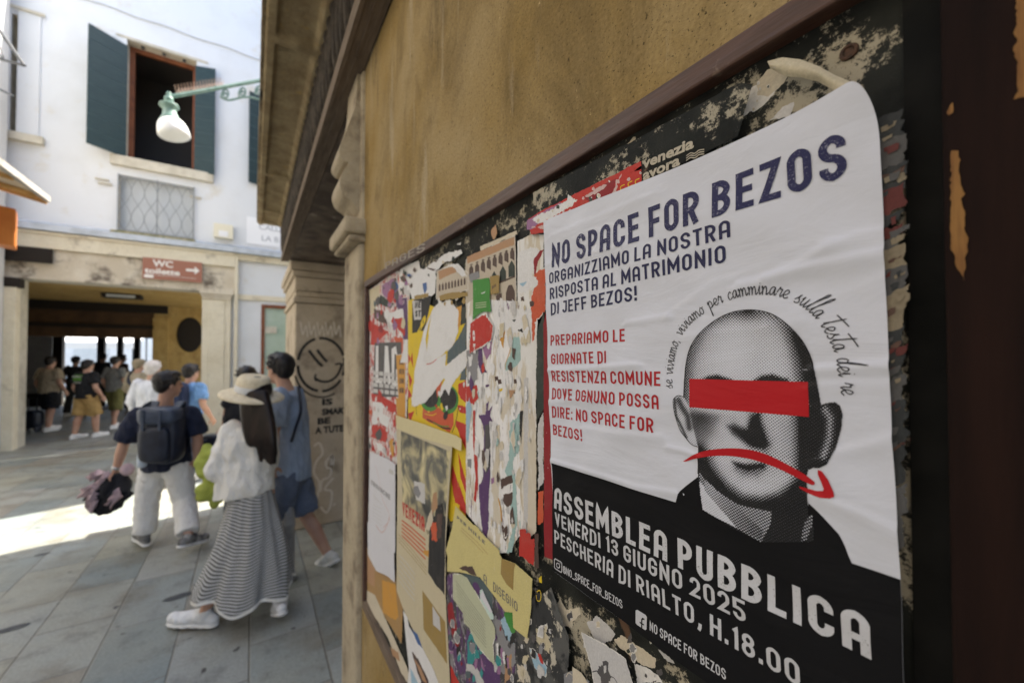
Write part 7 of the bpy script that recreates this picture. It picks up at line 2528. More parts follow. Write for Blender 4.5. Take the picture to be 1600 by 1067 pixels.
def walker(label, px, depth, J, group=None, face=(-0.3, 1.0), build=1.0, head_dir=None, shirt=None, sleeve=0.55, hem=None, bottom='trousers', bm=None,
           blen=1.0, shoe_m=None, sock=None, hair=M_HAIRB, hands='relaxed', sex='m', shoe_dirs=None, shoe_pitch=(0, 0), loose=1.0, head_sc=1.0, vox=0.010):
    p = Person(label, px, depth, group, face)
    q = {k: p.j(*v) for k, v in J.items()}
    f = p.fwd; r = p.rt; up = Vector((0, 0, 1))
    hd = (RX * head_dir[0] + FY * head_dir[1]).normalized() if head_dir else f
    shc = (q['shL'] + q['shR']) / 2
    hpc = (q['hipL'] + q['hipR']) / 2
    b = build
    mb = MB()
    # head, neck, trunk
    hf, hu, hr = head(mb, q['head'], hd, M_SKIN, 0.0, head_sc)
    limb(mb, [shc + up * 0.0, q['head'] - hu * 0.05 - hf * 0.012], [0.060 * b, 0.052], M_SKIN)
    across = (q['shR'] - q['shL']); across = across.normalized()
    fw = up.cross(across); fw = fw if fw.dot(f) > 0 else -fw
    chest = shc * 0.72 + hpc * 0.28
    waist = shc * 0.40 + hpc * 0.60
    mb.ellipsoid(shc - up * 0.03, 0.155 * b, 0.078 * b, 0.062, M_SKIN, (across, fw, up), 16, 10)
    mb.ellipsoid(chest, 0.150 * b, 0.098 * b, 0.17, M_SKIN, (across, fw, up), 18, 12)
    mb.ellipsoid(waist, 0.126 * b, 0.088 * b, 0.16, M_SKIN, (across, fw, up), 18, 12)
    mb.ellipsoid(hpc + up * 0.02, 0.150 * b, 0.105 * b, 0.12, M_SKIN, (across, fw, up), 18, 12)
    for sd in 'LR':
        sh, el, ha = q['sh' + sd], q['el' + sd], q['ha' + sd]
        limb(mb, [sh, (sh + el) / 2, el], [0.052 * b, 0.047 * b, 0.038 * b], M_SKIN)
        fd = (ha - el).normalized()
        wr = ha - fd * 0.06
        limb(mb, [el, el * 0.65 + wr * 0.35, wr], [0.038 * b, 0.040 * b, 0.025 * b], M_SKIN)
        hip, kn, an = q['hip' + sd], q['kn' + sd], q['an' + sd]
        limb(mb, [hip, (hip + kn) / 2, kn], [0.085 * b, 0.073 * b, 0.053 * b], M_SKIN)
        cv = kn * 0.68 + an * 0.32 - f * 0.012
        limb(mb, [kn, cv, an], [0.053 * b, 0.054 * b, 0.035 * b], M_SKIN)
        ins = -across if sd == 'R' else across
        hand(mb, wr, fd, ins, M_SKIN, 1 if sd == 'R' else -1, 1.0 if hands == 'grip' else 0.45)
    p.body = p.build(mb, "body", min(vox, 0.0075), 2)
    # eyes
    for sg in (-1, 1):
        mb = MB()
        mb.ellipsoid(q['head'] + hr * 0.033 * sg * head_sc + hf * 0.082 * head_sc + hu * 0.004, 0.011, 0.008, 0.006, M_EYE, (hr, hf, hu), 8, 6)
        p.build(mb, "eye", 0)
    if hair is not None:
        p.hair = hair_cap(p, q['head'], hf, hu, hr, hair, sc=head_sc)
    # top
    if shirt is not None:
        mb = MB()
        L = loose
        mb.ellipsoid(shc - up * 0.035, 0.185 * b, 0.096 * b, 0.072, shirt, (across, fw, up), 18, 12)
        mb.ellipsoid(chest, 0.180 * b * L, 0.126 * b * L, 0.19, shirt, (across, fw, up), 20, 14)
        mb.ellipsoid(waist, 0.172 * b * L, 0.120 * b * L, 0.19, shirt, (across, fw, up), 20, 14)
        hz = hem if hem is not None else hpc.z - 0.02
        hc = Vector((hpc.x, hpc.y, hz))
        n_ = 22
        ring = []
        for zz, rr in ((hz, 1.0), (hz + 0.08, 1.0), (waist.z, 0.98), (chest.z, 0.98)):
            t_ = (zz - hz) / max(1e-3, chest.z - hz)
            c = hc * (1 - t_) + chest * t_
            c.z = zz
            ring.append([c + across * (0.178 * b * L * rr * math.cos(a) * (1 + 0.03 * math.sin(a * 5 + zz * 9))) + fw * (0.128 * b * L * rr * math.sin(a) * (1 + 0.04 * math.sin(a * 4 + 1))) for a in [2 * math.pi * i / n_ for i in range(n_)]])
        vs = [v for rg in ring for v in rg]
        fs = [(i * n_ + k, i * n_ + (k + 1) % n_, (i + 1) * n_ + (k + 1) % n_, (i + 1) * n_ + k) for i in range(3) for k in range(n_)]
        fs += [tuple(range(n_ - 1, -1, -1)), tuple(range(3 * n_, 4 * n_))]
        mb.add(vs, fs, shirt)
        for sd in 'LR':
            sh, el, ha = q['sh' + sd], q['el' + sd], q['ha' + sd]
            if sleeve <= 1.0:
                e = sh * (1 - sleeve) + el * sleeve
                limb(mb, [sh - up * 0.005, (sh + e) / 2], [0.070 * b, 0.076 * b * L], shirt)
                mb.tube([sh, (sh + e) / 2, e], [0.07 * b, 0.077 * b * L, 0.080 * b * L], shirt, 14)
            else:
                k_ = sleeve - 1.0
                e2 = el * (1 - k_) + ha * k_
                limb(mb, [sh, (sh + el) / 2, el, (el + e2) / 2, e2], [0.068 * b, 0.066 * b * L, 0.058 * b * L, 0.055 * b * L, 0.045 * b * L], shirt)
        mb.tube([shc + up * 0.0, shc + up * 0.035], [0.078 * b, 0.066 * b], shirt, 14)
        p.shirt = p.build(mb, "shirt", 0.012, 3)
    # bottom
    if bottom in ('trousers', 'shorts'):
        mb = MB()
        mb.ellipsoid(hpc + up * 0.03, 0.168 * b, 0.122 * b, 0.13, bm, (across, fw, up), 18, 12)
        for sd in 'LR':
            hip, kn, an = q['hip' + sd], q['kn' + sd], q['an' + sd]
            if bottom == 'shorts':
                e = hip * (1 - blen) + kn * blen
                limb(mb, [hip, (hip + e) / 2], [0.108 * b, 0.106 * b], bm)
                mb.tube([hip, (hip + e) / 2, e], [0.108 * b, 0.106 * b, 0.104 * b], bm, 16)
            else:
                e = kn * (1 - blen) + an * blen
                limb(mb, [hip, (hip + kn) / 2, kn], [0.105 * b, 0.096 * b, 0.084 * b], bm)
                mb.tube([kn, (kn + e) / 2, e], [0.084 * b, 0.082 * b, 0.080 * b], bm, 16)
        p.bottom = p.build(mb, "trousers" if bottom == 'trousers' else "shorts", 0.012, 3)
    # shoes
    sd_ = shoe_dirs or (face, face)
    for sd, fd, pt_ in zip('LR', sd_, shoe_pitch):
        shoe(p, q['an' + sd], RX * fd[0] + FY * fd[1], shoe_m or M_SOLE, M_SOLE, pt_)
        if sock is not None:
            mb = MB()
            an, kn = q['an' + sd], q['kn' + sd]
            mb.tube([an, an + (kn - an).normalized() * 0.11], [0.044, 0.047], sock, 12)
            p.build(mb, "sock", 0)
    p.q, p.across, p.fw, p.up = q, across, fw, up
    p.shc, p.hpc, p.chest, p.waist = shc, hpc, chest, waist
    p.hf, p.hu, p.hr = hf, hu, hr
    return p

PGp = "people walking in the street"
# 1 -- man with the backpack
C_NAVY = cloth("navy_tshirt_cloth", (0.018, 0.022, 0.042))
C_CREAMT = cloth("cream_trouser_cloth", (0.76, 0.74, 0.70), (0.66, 0.63, 0.59))
man = walker("man walking away with a black backpack, navy t-shirt and cream trousers", 258, 3.58,
    dict(head=(263, 601, 0.0), shL=(216, 648, 0), shR=(298, 645, 0.0), elL=(193, 694, -0.02), haL=(179, 742, 0.0), elR=(309, 684, 0.02), haR=(306, 722, 0.06),
         hipL=(241, 728, 0), hipR=(277, 728, 0), knL=(230, 782, -0.02), anL=(226, 835, -0.02), knR=(288, 780, 0.04), anR=(294, 837, -0.14)),
    PGp, (-0.05, 1.0), 1.06, (0.45, 0.9), C_NAVY, 0.86, None, 'trousers', C_CREAMT, 0.93,
    cloth("grey_shoe_cloth", (0.10, 0.10, 0.10), (0.55, 0.52, 0.48)), None, M_HAIRB, 'grip', shoe_dirs=((-0.75, 0.5), (0.0, 1.0)), shoe_pitch=(0, 0.25), loose=1.08)
# backpack on his back
def local_box(mb, c, a, b_, u, ha, hb, hu_, m, n_=2.6):
    """rounded box (superellipsoid)"""
    vs, fs = [], []
    nu, nv = 28, 18
    def sp(x, e): return math.copysign(abs(x) ** e, x)
    e = 2 / n_ / 1.6
    for i in range(nv + 1):
        ph_ = -math.pi / 2 + math.pi * i / nv
        for k in range(nu):
            th = 2 * math.pi * k / nu
            vs.append(c + a * ha * sp(math.cos(ph_), e) * sp(math.cos(th), e) + b_ * hb * sp(math.cos(ph_), e) * sp(math.sin(th), e) + u * hu_ * sp(math.sin(ph_), e))
    for i in range(nv):
        for k in range(nu):
            fs.append((i * nu + k, i * nu + (k + 1) % nu, (i + 1) * nu + (k + 1) % nu, (i + 1) * nu + k))
    mb.add(vs, fs, m)
M_BAG = mat("black_nylon", (0.010, 0.013, 0.024), (0.018, 0.024, 0.042), 12, rough=0.42, bmp=0.3, bscale=40, bdist=0.01)
M_BAGS = mat("slate_webbing", (0.060, 0.078, 0.115), (0.035, 0.045, 0.07), 12, rough=0.35)
bc = man.j(255, 680, -0.19)
bk = thing("backpack", "black nylon backpack on the back of the man in navy", "backpack", bc)
A_, B_ = RX, FY
U_ = Vector((0.0, 0, 1))
mb = MB(); local_box(mb, bc, A_, B_, U_, 0.158, 0.085, 0.235, M_BAG); mb.build("bag_body", bk, smooth=True)
mb = MB(); local_box(mb, bc - B_ * 0.075 - U_ * 0.06, A_, B_, U_, 0.128, 0.045, 0.15, M_BAG); mb.build("front_pocket", bk, smooth=True)
mb = MB(); local_box(mb, bc - B_ * 0.03 + U_ * 0.175, A_, B_, U_, 0.154, 0.085, 0.075, M_BAGS); mb.build("top_flap", bk, smooth=True)
for sg, nx in ((-1, 0), (1, 1)):
    mb = MB()
    sh = man.q['shL'] if sg < 0 else man.q['shR']
    pts = [bc + A_ * 0.09 * sg + U_ * 0.20, bc + A_ * 0.115 * sg + U_ * 0.28 + B_ * 0.06, sh * 0.72 + man.shc * 0.28 + Vector((0, 0, 0.052)), sh * 0.72 + man.shc * 0.28 + B_ * 0.12 - U_ * 0.04]
    pts = [Vector(v) for v in spline([tuple(v) for v in pts], 6)]
    vs = []
    for v in pts:
        vs += [v - A_ * 0.028, v + A_ * 0.028, v + A_ * 0.028 - B_ * 0.014 + U_ * 0.008, v - A_ * 0.028 - B_ * 0.014 + U_ * 0.008]
    fs = []
    for i in range(len(pts) - 1):
        for k in range(4):
            fs.append((i * 4 + k, i * 4 + (k + 1) % 4, (i + 1) * 4 + (k + 1) % 4, (i + 1) * 4 + k))
    mb.add(vs, fs, M_BAGS)
    mb.build("strap", bk)
for sg in (-1, 1):
    mb = MB(); mb.obox(bc + A_ * (0.07 * sg - 0.012) - B_ * 0.122 + U_ * 0.06, A_ * 0.024, B_ * 0.008, U_ * 0.17, M_BAGS); mb.build("buckle_strap", bk)
mb = MB()
wb_ = bc - A_ * 0.175 - U_ * 0.17
mb.lathe(wb_ - U_ * 0.1, [(0.02, 0), (0.034, 0.01), (0.034, 0.13), (0.018, 0.16), (0.018, 0.19)], mat("bottle_plastic", (0.55, 0.62, 0.70), rough=0.2, grain=0), 16)
bt = mb.build("bottle", None, smooth=True, loc=wb_)
tag(bt, "small clear water bottle in the side of the black backpack", "bottle")
# watch
mb = MB()
wv = (man.q['haL'] - man.q['elL']).normalized()
wpos = man.q['haL'] - wv * 0.075
mb.lathe(wpos - wv * 0.013, [(0.033, 0), (0.036, 0.004), (0.036, 0.022), (0.033, 0.026)], mat("steel", (0.5, 0.5, 0.5), rough=0.3, metal=0.8), 18, axis=wv)
o = mb.build("wristwatch", None, smooth=True, loc=wpos)
tag(o, "steel wristwatch on the left wrist of the man in navy", "watch")
# folded bundle (jacket with a stroller hood) carried in his left hand
M_BUNB = cloth("black_bundle_cloth", (0.018, 0.018, 0.022))
M_BUNP = cloth("dusty_pink_cloth", (0.52, 0.38, 0.40))
hb = man.q['haL']
bu = thing("folded_jacket", "black and dusty pink folded jacket carried in the man's left hand", "jacket", hb)
def sheet_cloth(mb, pxs, depth, m, thick=0.02, seed=1):
    """crumpled cloth panel with thickness from an outline; pxs gives the corners in order"""
    P = [man.j(a, b, d) for a, b, d in pxs]
    c = sum(P, Vector()) / len(P)
    rnd = random.Random(seed)
    n_ = len(P)
    rings = []
    for f_ in (1.0, 0.66, 0.33):
        rg = []
        for i in range(n_):
            for k in range(3):
                v = P[i].lerp(P[(i + 1) % n_], k / 3)
                v = c.lerp(v, f_)
                rg.append(v + FY * rnd.uniform(-0.025, 0.025) + Vector((0, 0, rnd.uniform(-0.008, 0.008))))
        rings.append(rg)
    m_ = len(rings[0])
    front = [v - FY * thick * (0.4 + 0.6 * (i > 0)) for i, rg in enumerate(rings) for v in rg] + [c - FY * thick * 1.2]
    back = [v + FY * thick * (0.4 + 0.6 * (i > 0)) for i, rg in enumerate(rings) for v in rg] + [c + FY * thick * 1.2]
    fs = []
    for i in range(2):
        for k in range(m_):
            fs.append((i * m_ + k, i * m_ + (k + 1) % m_, (i + 1) * m_ + (k + 1) % m_, (i + 1) * m_ + k))
    for k in range(m_):
        fs.append((2 * m_ + k, 2 * m_ + (k + 1) % m_, 3 * m_))
    off = 3 * m_ + 1
    fs2 = [tuple(reversed([x + off for x in f])) for f in fs]
    side = [(k, off + k, off + (k + 1) % m_, (k + 1) % m_) for k in range(m_)]
    mb.add(front + back, fs + fs2 + side, m)
mb = MB()
sheet_cloth(mb, [(150, 748, 0), (172, 738, -.02), (192, 740, 0), (204, 760, 0), (206, 774, 0), (194, 782, 0), (184, 796, 0), (172, 802, 0), (158, 805, 0), (148, 800, 0), (146, 775, 0), (128, 782, 0)], 0, M_BUNB, 0.05, 2)
mb.build("cloth", bu, smooth=True)
mb = MB()
sheet_cloth(mb, [(122, 778, -.04), (130, 763, -.05), (148, 752, -.05), (168, 736, -.05), (172, 742, -.05), (156, 762, -.06), (142, 774, -.05)], 0, M_BUNP, 0.018, 3)
sheet_cloth(mb, [(136, 743, -.02), (150, 735, -.02), (168, 736, -.02), (152, 748, -.02), (138, 752, -.02)], 0, M_BUNP, 0.015, 4)
sheet_cloth(mb, [(136, 776, -.06), (150, 766, -.07), (152, 785, -.07), (146, 803, -.06), (138, 798, -.06)], 0, M_BUNP, 0.015, 5)
sheet_cloth(mb, [(176, 772, -.06), (186, 762, -.07), (190, 776, -.07), (170, 796, -.06), (166, 788, -.06)], 0, M_BUNP, 0.014, 6)
mb.build("lining", bu, smooth=True)
mb = MB()
mb.ellipsoid(man.j(199, 733, -0.03), 0.05, 0.04, 0.055, M_BUNP)
mb.build("hood", bu, smooth=True)

# 2 -- woman in the straw hat
C_CARD = cloth("white_knit", (0.82, 0.80, 0.75), (0.70, 0.68, 0.63))
wom = walker("woman in a straw hat, white cardigan and long striped skirt", 378, 2.62,
    dict(head=(401, 616, 0.0), shL=(363, 672, -0.02), shR=(416, 668, 0.06), elL=(337, 735, -0.06), haL=(352, 752, 0.14), elR=(420, 722, 0.18), haR=(395, 750, 0.24),
         hipL=(382, 778, 0.0), hipR=(404, 778, 0.04), knL=(350, 868, -0.02), anL=(320, 956, -0.10), knR=(416, 868, 0.02), anR=(438, 938, -0.03)),
    PGp, (-0.92, 0.4), 0.90, (-0.9, 0.45), None, 0, None, None, None, 1, cloth("white_trainer_cloth", (0.76, 0.76, 0.75), (0.68, 0.68, 0.67)), None, None, 'relaxed',
    shoe_dirs=((-1.0, 0.05), (-0.55, 0.75)), shoe_pitch=(0.0, 0.45), head_sc=0.95)
# cardigan
mb = MB()
q = wom.q
b = 0.92
mb.ellipsoid(wom.shc - Vector((0, 0, 0.04)), 0.165, 0.095, 0.07, C_CARD, (wom.across, wom.fw, wom.up), 18, 12)
mb.ellipsoid(wom.chest, 0.165, 0.125, 0.17, C_CARD, (wom.across, wom.fw, wom.up), 18, 12)
n_ = 26
ring = []
for f_, w_, d_ in ((0.0, 0.178, 0.142), (0.25, 0.176, 0.140), (0.6, 0.165, 0.128), (1.0, 0.150, 0.11)):
    c = wom.j(381, 772, 0.02).lerp(wom.chest + Vector((0, 0, 0.05)), f_)
    ring.append([c + RX * (w_ * math.cos(a) * (1 + 0.03 * math.sin(5 * a))) + FY * (d_ * math.sin(a)) + Vector((0, 0, 0.02 * math.cos(a) if f_ == 0 else 0)) for a in [2 * math.pi * i / n_ for i in range(n_)]])
vs = [v for rg in ring for v in rg]
fs = [(i * n_ + k, i * n_ + (k + 1) % n_, (i + 1) * n_ + (k + 1) % n_, (i + 1) * n_ + k) for i in range(3) for k in range(n_)]
fs += [tuple(range(n_ - 1, -1, -1)), tuple(range(3 * n_, 4 * n_))]
mb.add(vs, fs, C_CARD)
for sd in 'LR':
    sh, el, ha = q['sh' + sd], q['el' + sd], q['ha' + sd]
    e2 = el.lerp(ha, 0.75)
    limb(mb, [sh, sh.lerp(el, 0.5), el, el.lerp(e2, 0.5), e2], [0.066, 0.066, 0.064, 0.058, 0.044], C_CARD)
wom.build(mb, "cardigan", 0.011, 3)
# long dark hair
mb = MB()
hc = q['head']
mb.ellipsoid(hc + Vector((0, 0, 0.03)), 0.092, 0.098, 0.09, M_HAIRD, (wom.hr, wom.hf, wom.hu))
rnd = random.Random(5)
for i in range(34):
    a = rnd.uniform(-1.0, 1.0)
    w0 = hc + RX * (0.02 + 0.065 * a) - FY * (0.075 - 0.02 * abs(a)) + Vector((0, 0, 0.02))
    tipx = 413 + 17 * a + rnd.uniform(-3, 3)
    tz = rnd.uniform(704, 727) if a > -0.3 else rnd.uniform(655, 690)
    w1 = wom.j(404 + 20 * a, 662, -0.115)
    w2 = wom.j(410 + 18 * a, 694, -0.14)
    w3 = wom.j(tipx, tz, -0.12)
    mb.tube(spline([tuple(w0), tuple(w1), tuple(w2), tuple(w3)], 5), [0.030 - 0.020 * (k / 15) ** 2 for k in range(16)], M_HAIRD, 8)
wom.build(mb, "hair", 0.009, 2)
# striped skirt
def skirt_mat():
    m, nt, bs = new_mat("striped_jersey")
    tc = nd(nt, "ShaderNodeTexCoord")
    at = nd(nt, "ShaderNodeAttribute", attribute_name="drop")
    s1 = nd(nt, "ShaderNodeMath", operation='MULTIPLY'); nt.links.new(at.outputs["Fac"], s1.inputs[0]); s1.inputs[1].default_value = 2 * math.pi / 0.0225
    s2 = nd(nt, "ShaderNodeMath", operation='SINE'); nt.links.new(s1.outputs[0], s2.inputs[0])
    f_ = ramp(nt, s2.outputs[0], 0.0, 0.12)
    c = mix(nt, f_, (0.10, 0.097, 0.09, 1), (0.50, 0.50, 0.49, 1))
    nt.links.new(c, bs.inputs["Base Color"])
    bs.inputs["Roughness"].default_value = 0.9
    bump(nt, bs, tex_noise(nt, coords(nt, (1, 1, 0.25)), 16, 4), 0.4, 0.02)
    return m
mb = MB()
top_c, bot_c = wom.j(392, 764, 0.02), wom.j(383, 917, 0.0)
n_, rows_ = 96, 60
vs, drop = [], []
hemw = (454 - 313) / 2 * wom.k
for i in range(rows_ + 1):
    f_ = i / rows_
    c = top_c.lerp(bot_c, f_)
    wx = lerp(0.128, hemw, f_ ** 1.25 if f_ < 0.25 else lerp(0.25 ** 1.25, 1, (f_ - 0.25) / 0.75 * 1.0))
    wy = lerp(0.115, 0.215, f_)
    for k in range(n_):
        a = 2 * math.pi * k / n_
        fold = 1 + 0.085 * f_ ** 0.7 * math.sin(6 * a + 2.6 * f_ + 0.6) + 0.045 * f_ * math.sin(11 * a - 2.2 * f_ + 2.0) + 0.02 * math.sin(17 * a + 5 * f_)
        hem_dz = f_ * (0.030 * math.sin(2 * a + 0.6) + 0.022 * math.sin(6 * a))
        lag = -0.05 * f_ * f_
        vs.append(c + RX * (wx * math.cos(a) * fold + 0.02 * math.sin(math.pi * f_) ) + FY * (wy * math.sin(a) * fold) + Vector((0, 0, hem_dz)))
        drop.append(f_ * 0.76 + 0.030 * f_ * math.sin(6 * a + 2.6 * f_ + 1.6) + 0.022 * math.sin(3 * a + 4 * f_) + 0.05 * f_ * math.cos(a))
fs = [(i * n_ + k, i * n_ + (k + 1) % n_, (i + 1) * n_ + (k + 1) % n_, (i + 1) * n_ + k) for i in range(rows_) for k in range(n_)]
mb.add(vs, fs, skirt_mat())
sk = wom.build(mb, "skirt", 0)
sk.data.polygons.foreach_set("use_smooth", [True] * len(sk.data.polygons))
at = sk.data.attributes.new("drop", 'FLOAT', 'POINT')
at.data.foreach_set("value", np.array(drop, np.float32))
mb = MB()
rows2 = []
for k in range(n_):
    v = vs[rows_ * n_ + k]
    rows2 += [v + Vector((0, 0, 0.004)), v - Vector((0, 0, 0.016))]
c_ = sum(rows2, Vector()) / len(rows2)
rows3 = [v + (Vector((v.x, v.y, 0)) - Vector((c_.x, c_.y, 0))).normalized() * 0.003 for v in rows2]
mb.add(rows3, [(2 * k, 2 * k + 1, (2 * k + 3) % (2 * n_), (2 * k + 2) % (2 * n_)) for k in range(n_)], C_CARD)
o = wom.build(mb, "hem", 0, parent=sk)
# straw hat
M_STRAW = mat("straw", (0.80, 0.70, 0.50), (0.68, 0.57, 0.38), 30, rough=0.8, bmp=0.5, bscale=140, bdist=0.004)
hatc = wom.j(395, 612, 0.0)
ht = thing("straw_hat", "wide brimmed straw hat with a white ribbon on the woman", "hat", hatc)
hax = (Vector((0, 0, 1)) + RX * 0.20 - FY * 0.12).normalized()
mb = MB()
prof = [(0.100, 0.000), (0.135, -0.004), (0.170, -0.014), (0.186, -0.024), (0.186, -0.030), (0.168, -0.020), (0.132, -0.010), (0.100, -0.008)]
mb.lathe(hatc, prof, M_STRAW, 40, cap=False, axis=hax)
mb.build("brim", ht, smooth=True)
mb = MB()
mb.lathe(hatc, [(0.100, -0.008), (0.100, 0.045), (0.095, 0.085), (0.080, 0.104), (0.055, 0.108), (0.02, 0.104), (0.001, 0.102)], M_STRAW, 36, cap=False, axis=hax)
mb.build("crown", ht, smooth=True)
mb = MB()
mb.lathe(hatc, [(0.1025, 0.002), (0.1035, 0.006), (0.1025, 0.044), (0.1005, 0.046)], cloth("white_ribbon_cloth", (0.74, 0.73, 0.70)), 36, cap=False, axis=hax)
mb.build("ribbon", ht, smooth=True)
# green jacket over her arm
M_LIME = cloth("lime_green_cloth", (0.36, 0.40, 0.08), (0.27, 0.31, 0.05))
gj = thing("green_jacket", "lime green jacket held over the woman's left forearm", "jacket", wom.q['haL'])
def drape(mb, L, m, seed, th=0.03):
    P = [wom.j(*v) for v in L]
    rnd = random.Random(seed)
    for a, b_ in zip(P, P[1:]):
        for k in range(4):
            v = a.lerp(b_, k / 4)
            mb.ellipsoid(v + Vector((rnd.uniform(-.01, .01), rnd.uniform(-.01, .01), rnd.uniform(-.01, .01))), th * rnd.uniform(.8, 1.3), th * rnd.uniform(.8, 1.2), th * rnd.uniform(.9, 1.4), m, None, 10, 8)
mb = MB()
drape(mb, [(325, 702, .05), (318, 712, .04), (314, 728, .02), (320, 742, 0), (330, 745, 0)], M_LIME, 1, 0.034)
drape(mb, [(332, 704, .05), (326, 720, .03), (322, 736, .02)], M_LIME, 2, 0.03)
drape(mb, [(316, 764, 0), (326, 760, 0), (340, 760, .02), (352, 762, .03)], M_LIME, 3, 0.036)
drape(mb, [(314, 776, 0), (326, 770, 0), (340, 774, .02), (350, 772, .03)], M_LIME, 4, 0.03)
drape(mb, [(334, 790, .02), (340, 780, .02), (350, 770, .03)], M_LIME, 5, 0.022)
drape(mb, [(346, 740, .06), (352, 756, .06)], M_LIME, 6, 0.04)
o = mb.build("cloth", None, loc=wom.q['haL'], remesh=0.011, rs=3)
o.parent = gj; o.location = (0, 0, 0)

# 3 -- man in the blue shirt and shorts
C_BLUES = cloth("faded_blue_shirt_cloth", (0.36, 0.43, 0.55), (0.27, 0.33, 0.43))
C_BLUESH = cloth("slate_blue_short_cloth", (0.15, 0.18, 0.25), (0.11, 0.135, 0.19))
m3 = walker("man in a blue short sleeved shirt and slate shorts striding past the pier", 452, 3.18,
    dict(head=(437, 577, 0), shL=(437, 618, -0.20), shR=(461, 616, 0.18), elL=(428, 676, -0.26), haL=(424, 735, -0.22), elR=(466, 672, 0.22), haR=(452, 726, 0.2),
         hipL=(449, 745, -0.08), hipR=(463, 742, 0.10), knL=(430, 815, -0.1), anL=(418, 888, -0.12), knR=(480, 808, 0.12), anR=(513, 866, 0.1)),
    PGp, (-1.0, 0.30), 1.0, (-0.95, 0.32), C_BLUES, 0.85, None, 'shorts', C_BLUESH, 0.86, cloth("offwhite_trainer_cloth", (0.68, 0.67, 0.62)), None, M_HAIRB, 'relaxed',
    shoe_dirs=((-1, 0.2), (-0.82, 0.3)), shoe_pitch=(0, 0.50), loose=1.05, head_sc=1.04)
mb = MB()
pts = [m3.j(466, 604, -0.1), m3.j(470, 640, -0.19), m3.j(462, 668, -0.2), m3.j(455, 690, -0.2)]
mb.tube(spline([tuple(v) for v in pts], 6), 0.012, M_BAG, 8)
o = mb.build("bag_strap", None, loc=pts[1])
tag(o, "black bag strap across the back of the man in blue", "strap")

# 4 -- woman behind, mostly hidden by the straw hat
C_BLK = cloth("black_top_cloth", (0.02, 0.02, 0.023))
p4 = walker("person in a dark top with bare arms half hidden behind the straw hat", 372, 3.9,
    dict(head=(386, 592, 0), shL=(360, 627, -.05), shR=(400, 627, .05), elL=(352, 668, -.05), haL=(336, 684, .1), elR=(408, 668, .05), haR=(404, 700, .1),
         hipL=(372, 712, 0), hipR=(390, 712, 0), knL=(366, 768, 0), anL=(362, 818, 0), knR=(392, 768, .03), anR=(396, 815, -.1)),
    PGp, (-0.5, 0.85), 0.92, None, C_BLK, 0.12, None, 'trousers', cloth("grey_trouser_cloth", (0.14, 0.14, 0.15)), 0.95, None, None, M_HAIRB)
mb = MB()
cc = p4.j(333, 690, -0.05)
local_box(mb, cc, RX, FY, Vector((0, 0, 1)), 0.085, 0.06, 0.07, M_BAG)
mb.lathe(cc - FY * 0.05, [(0.038, 0), (0.04, 0.05), (0.036, 0.09)], M_BAG, 16, axis=-RX)
o = mb.build("camera", None, smooth=True, loc=cc)
tag(o, "black camera held in front by the person behind the straw hat", "camera")

def simple(label, px, foot, h_px, face, shirt, bottom, bm, blen, hair=M_HAIRB, build=1.0, stride=0.12, sleeve=0.7, shoe_m=None, phase=1, arms=0.02, group="people in the passage"):
    """a standing or walking figure of a given pixel height, built from body proportions"""
    Z = EYE.z * FPX / (foot - 555)
    H = h_px * Z / FPX
    fx = RX * face[0] + FY * face[1]
    fx.normalize()
    rt = Vector((fx.y, -fx.x, 0))
    base = PT(px, 555, Z); base.z = 0
    J = {}
    def pt(side, fwd, z):
        return base + rt * side + fx * fwd + Vector((0, 0, z * H / 1.72))
    P3 = dict(head=pt(0, .02, 1.60), shL=pt(-.17, 0, 1.40), shR=pt(.17, 0, 1.40), elL=pt(-.25, -.03, 1.12), elR=pt(.25, -.03, 1.12), haL=pt(-.26, .10 + arms, .87), haR=pt(.26, .10 + arms, .87),
              hipL=pt(-.085, 0, .90), hipR=pt(.085, 0, .90), knL=pt(-.10, stride * phase * .6 + .03, .49), knR=pt(.10, -stride * phase * .6 + .03, .49), anL=pt(-.10, stride * phase, .095), anR=pt(.10, -stride * phase, .095))
    old = Person.j
    Person.j = lambda s_, x, y, z: Vector((x, y, z))
    p = walker(label, px, Z, {k: tuple(v) for k, v in P3.items()}, group, face, build, None, shirt, sleeve, None, bottom, bm, blen, shoe_m, None, hair, vox=0.012)
    Person.j = old
    return p
# 5, 6 -- couple just beyond the backpack man
p5 = simple("person in a light blue shirt with navy backpack straps beside the pillar", 297, 748, 178, (0.15, 1.0), cloth("sky_blue_cloth", (0.17, 0.33, 0.60)), 'trousers', cloth("dark_blue_trousers_cloth", (0.05, 0.06, 0.10)), 0.95, M_HAIRB, 1.0, group=PGp)
c5 = p5.chest - p5.fwd * 0.16
b5 = thing("backpack", "navy backpack on the person in light blue", "backpack", c5)
mb = MB(); local_box(mb, c5, p5.rt, p5.fwd, Vector((0, 0, 1)), 0.13, 0.07, 0.19, cloth("navy_pack_cloth", (0.02, 0.03, 0.07))); mb.build("bag_body", b5, smooth=True)
mb = MB(); local_box(mb, c5 - p5.fwd * 0.06 - Vector((0, 0, 0.05)), p5.rt, p5.fwd, Vector((0, 0, 1)), 0.10, 0.035, 0.11, cloth("navy_pack_cloth", (0.02, 0.03, 0.07))); mb.build("front_pocket", b5, smooth=True)
p6 = simple("white haired person in a white shirt left of the backpack man", 238, 745, 180, (-0.1, 1.0), cloth("white_shirt_cloth", (0.74, 0.75, 0.78)), 'trousers', cloth("beige_trouser_cloth", (0.4, 0.36, 0.3)), 0.95, M_HAIRG, 1.0, sleeve=1.6, group=PGp)
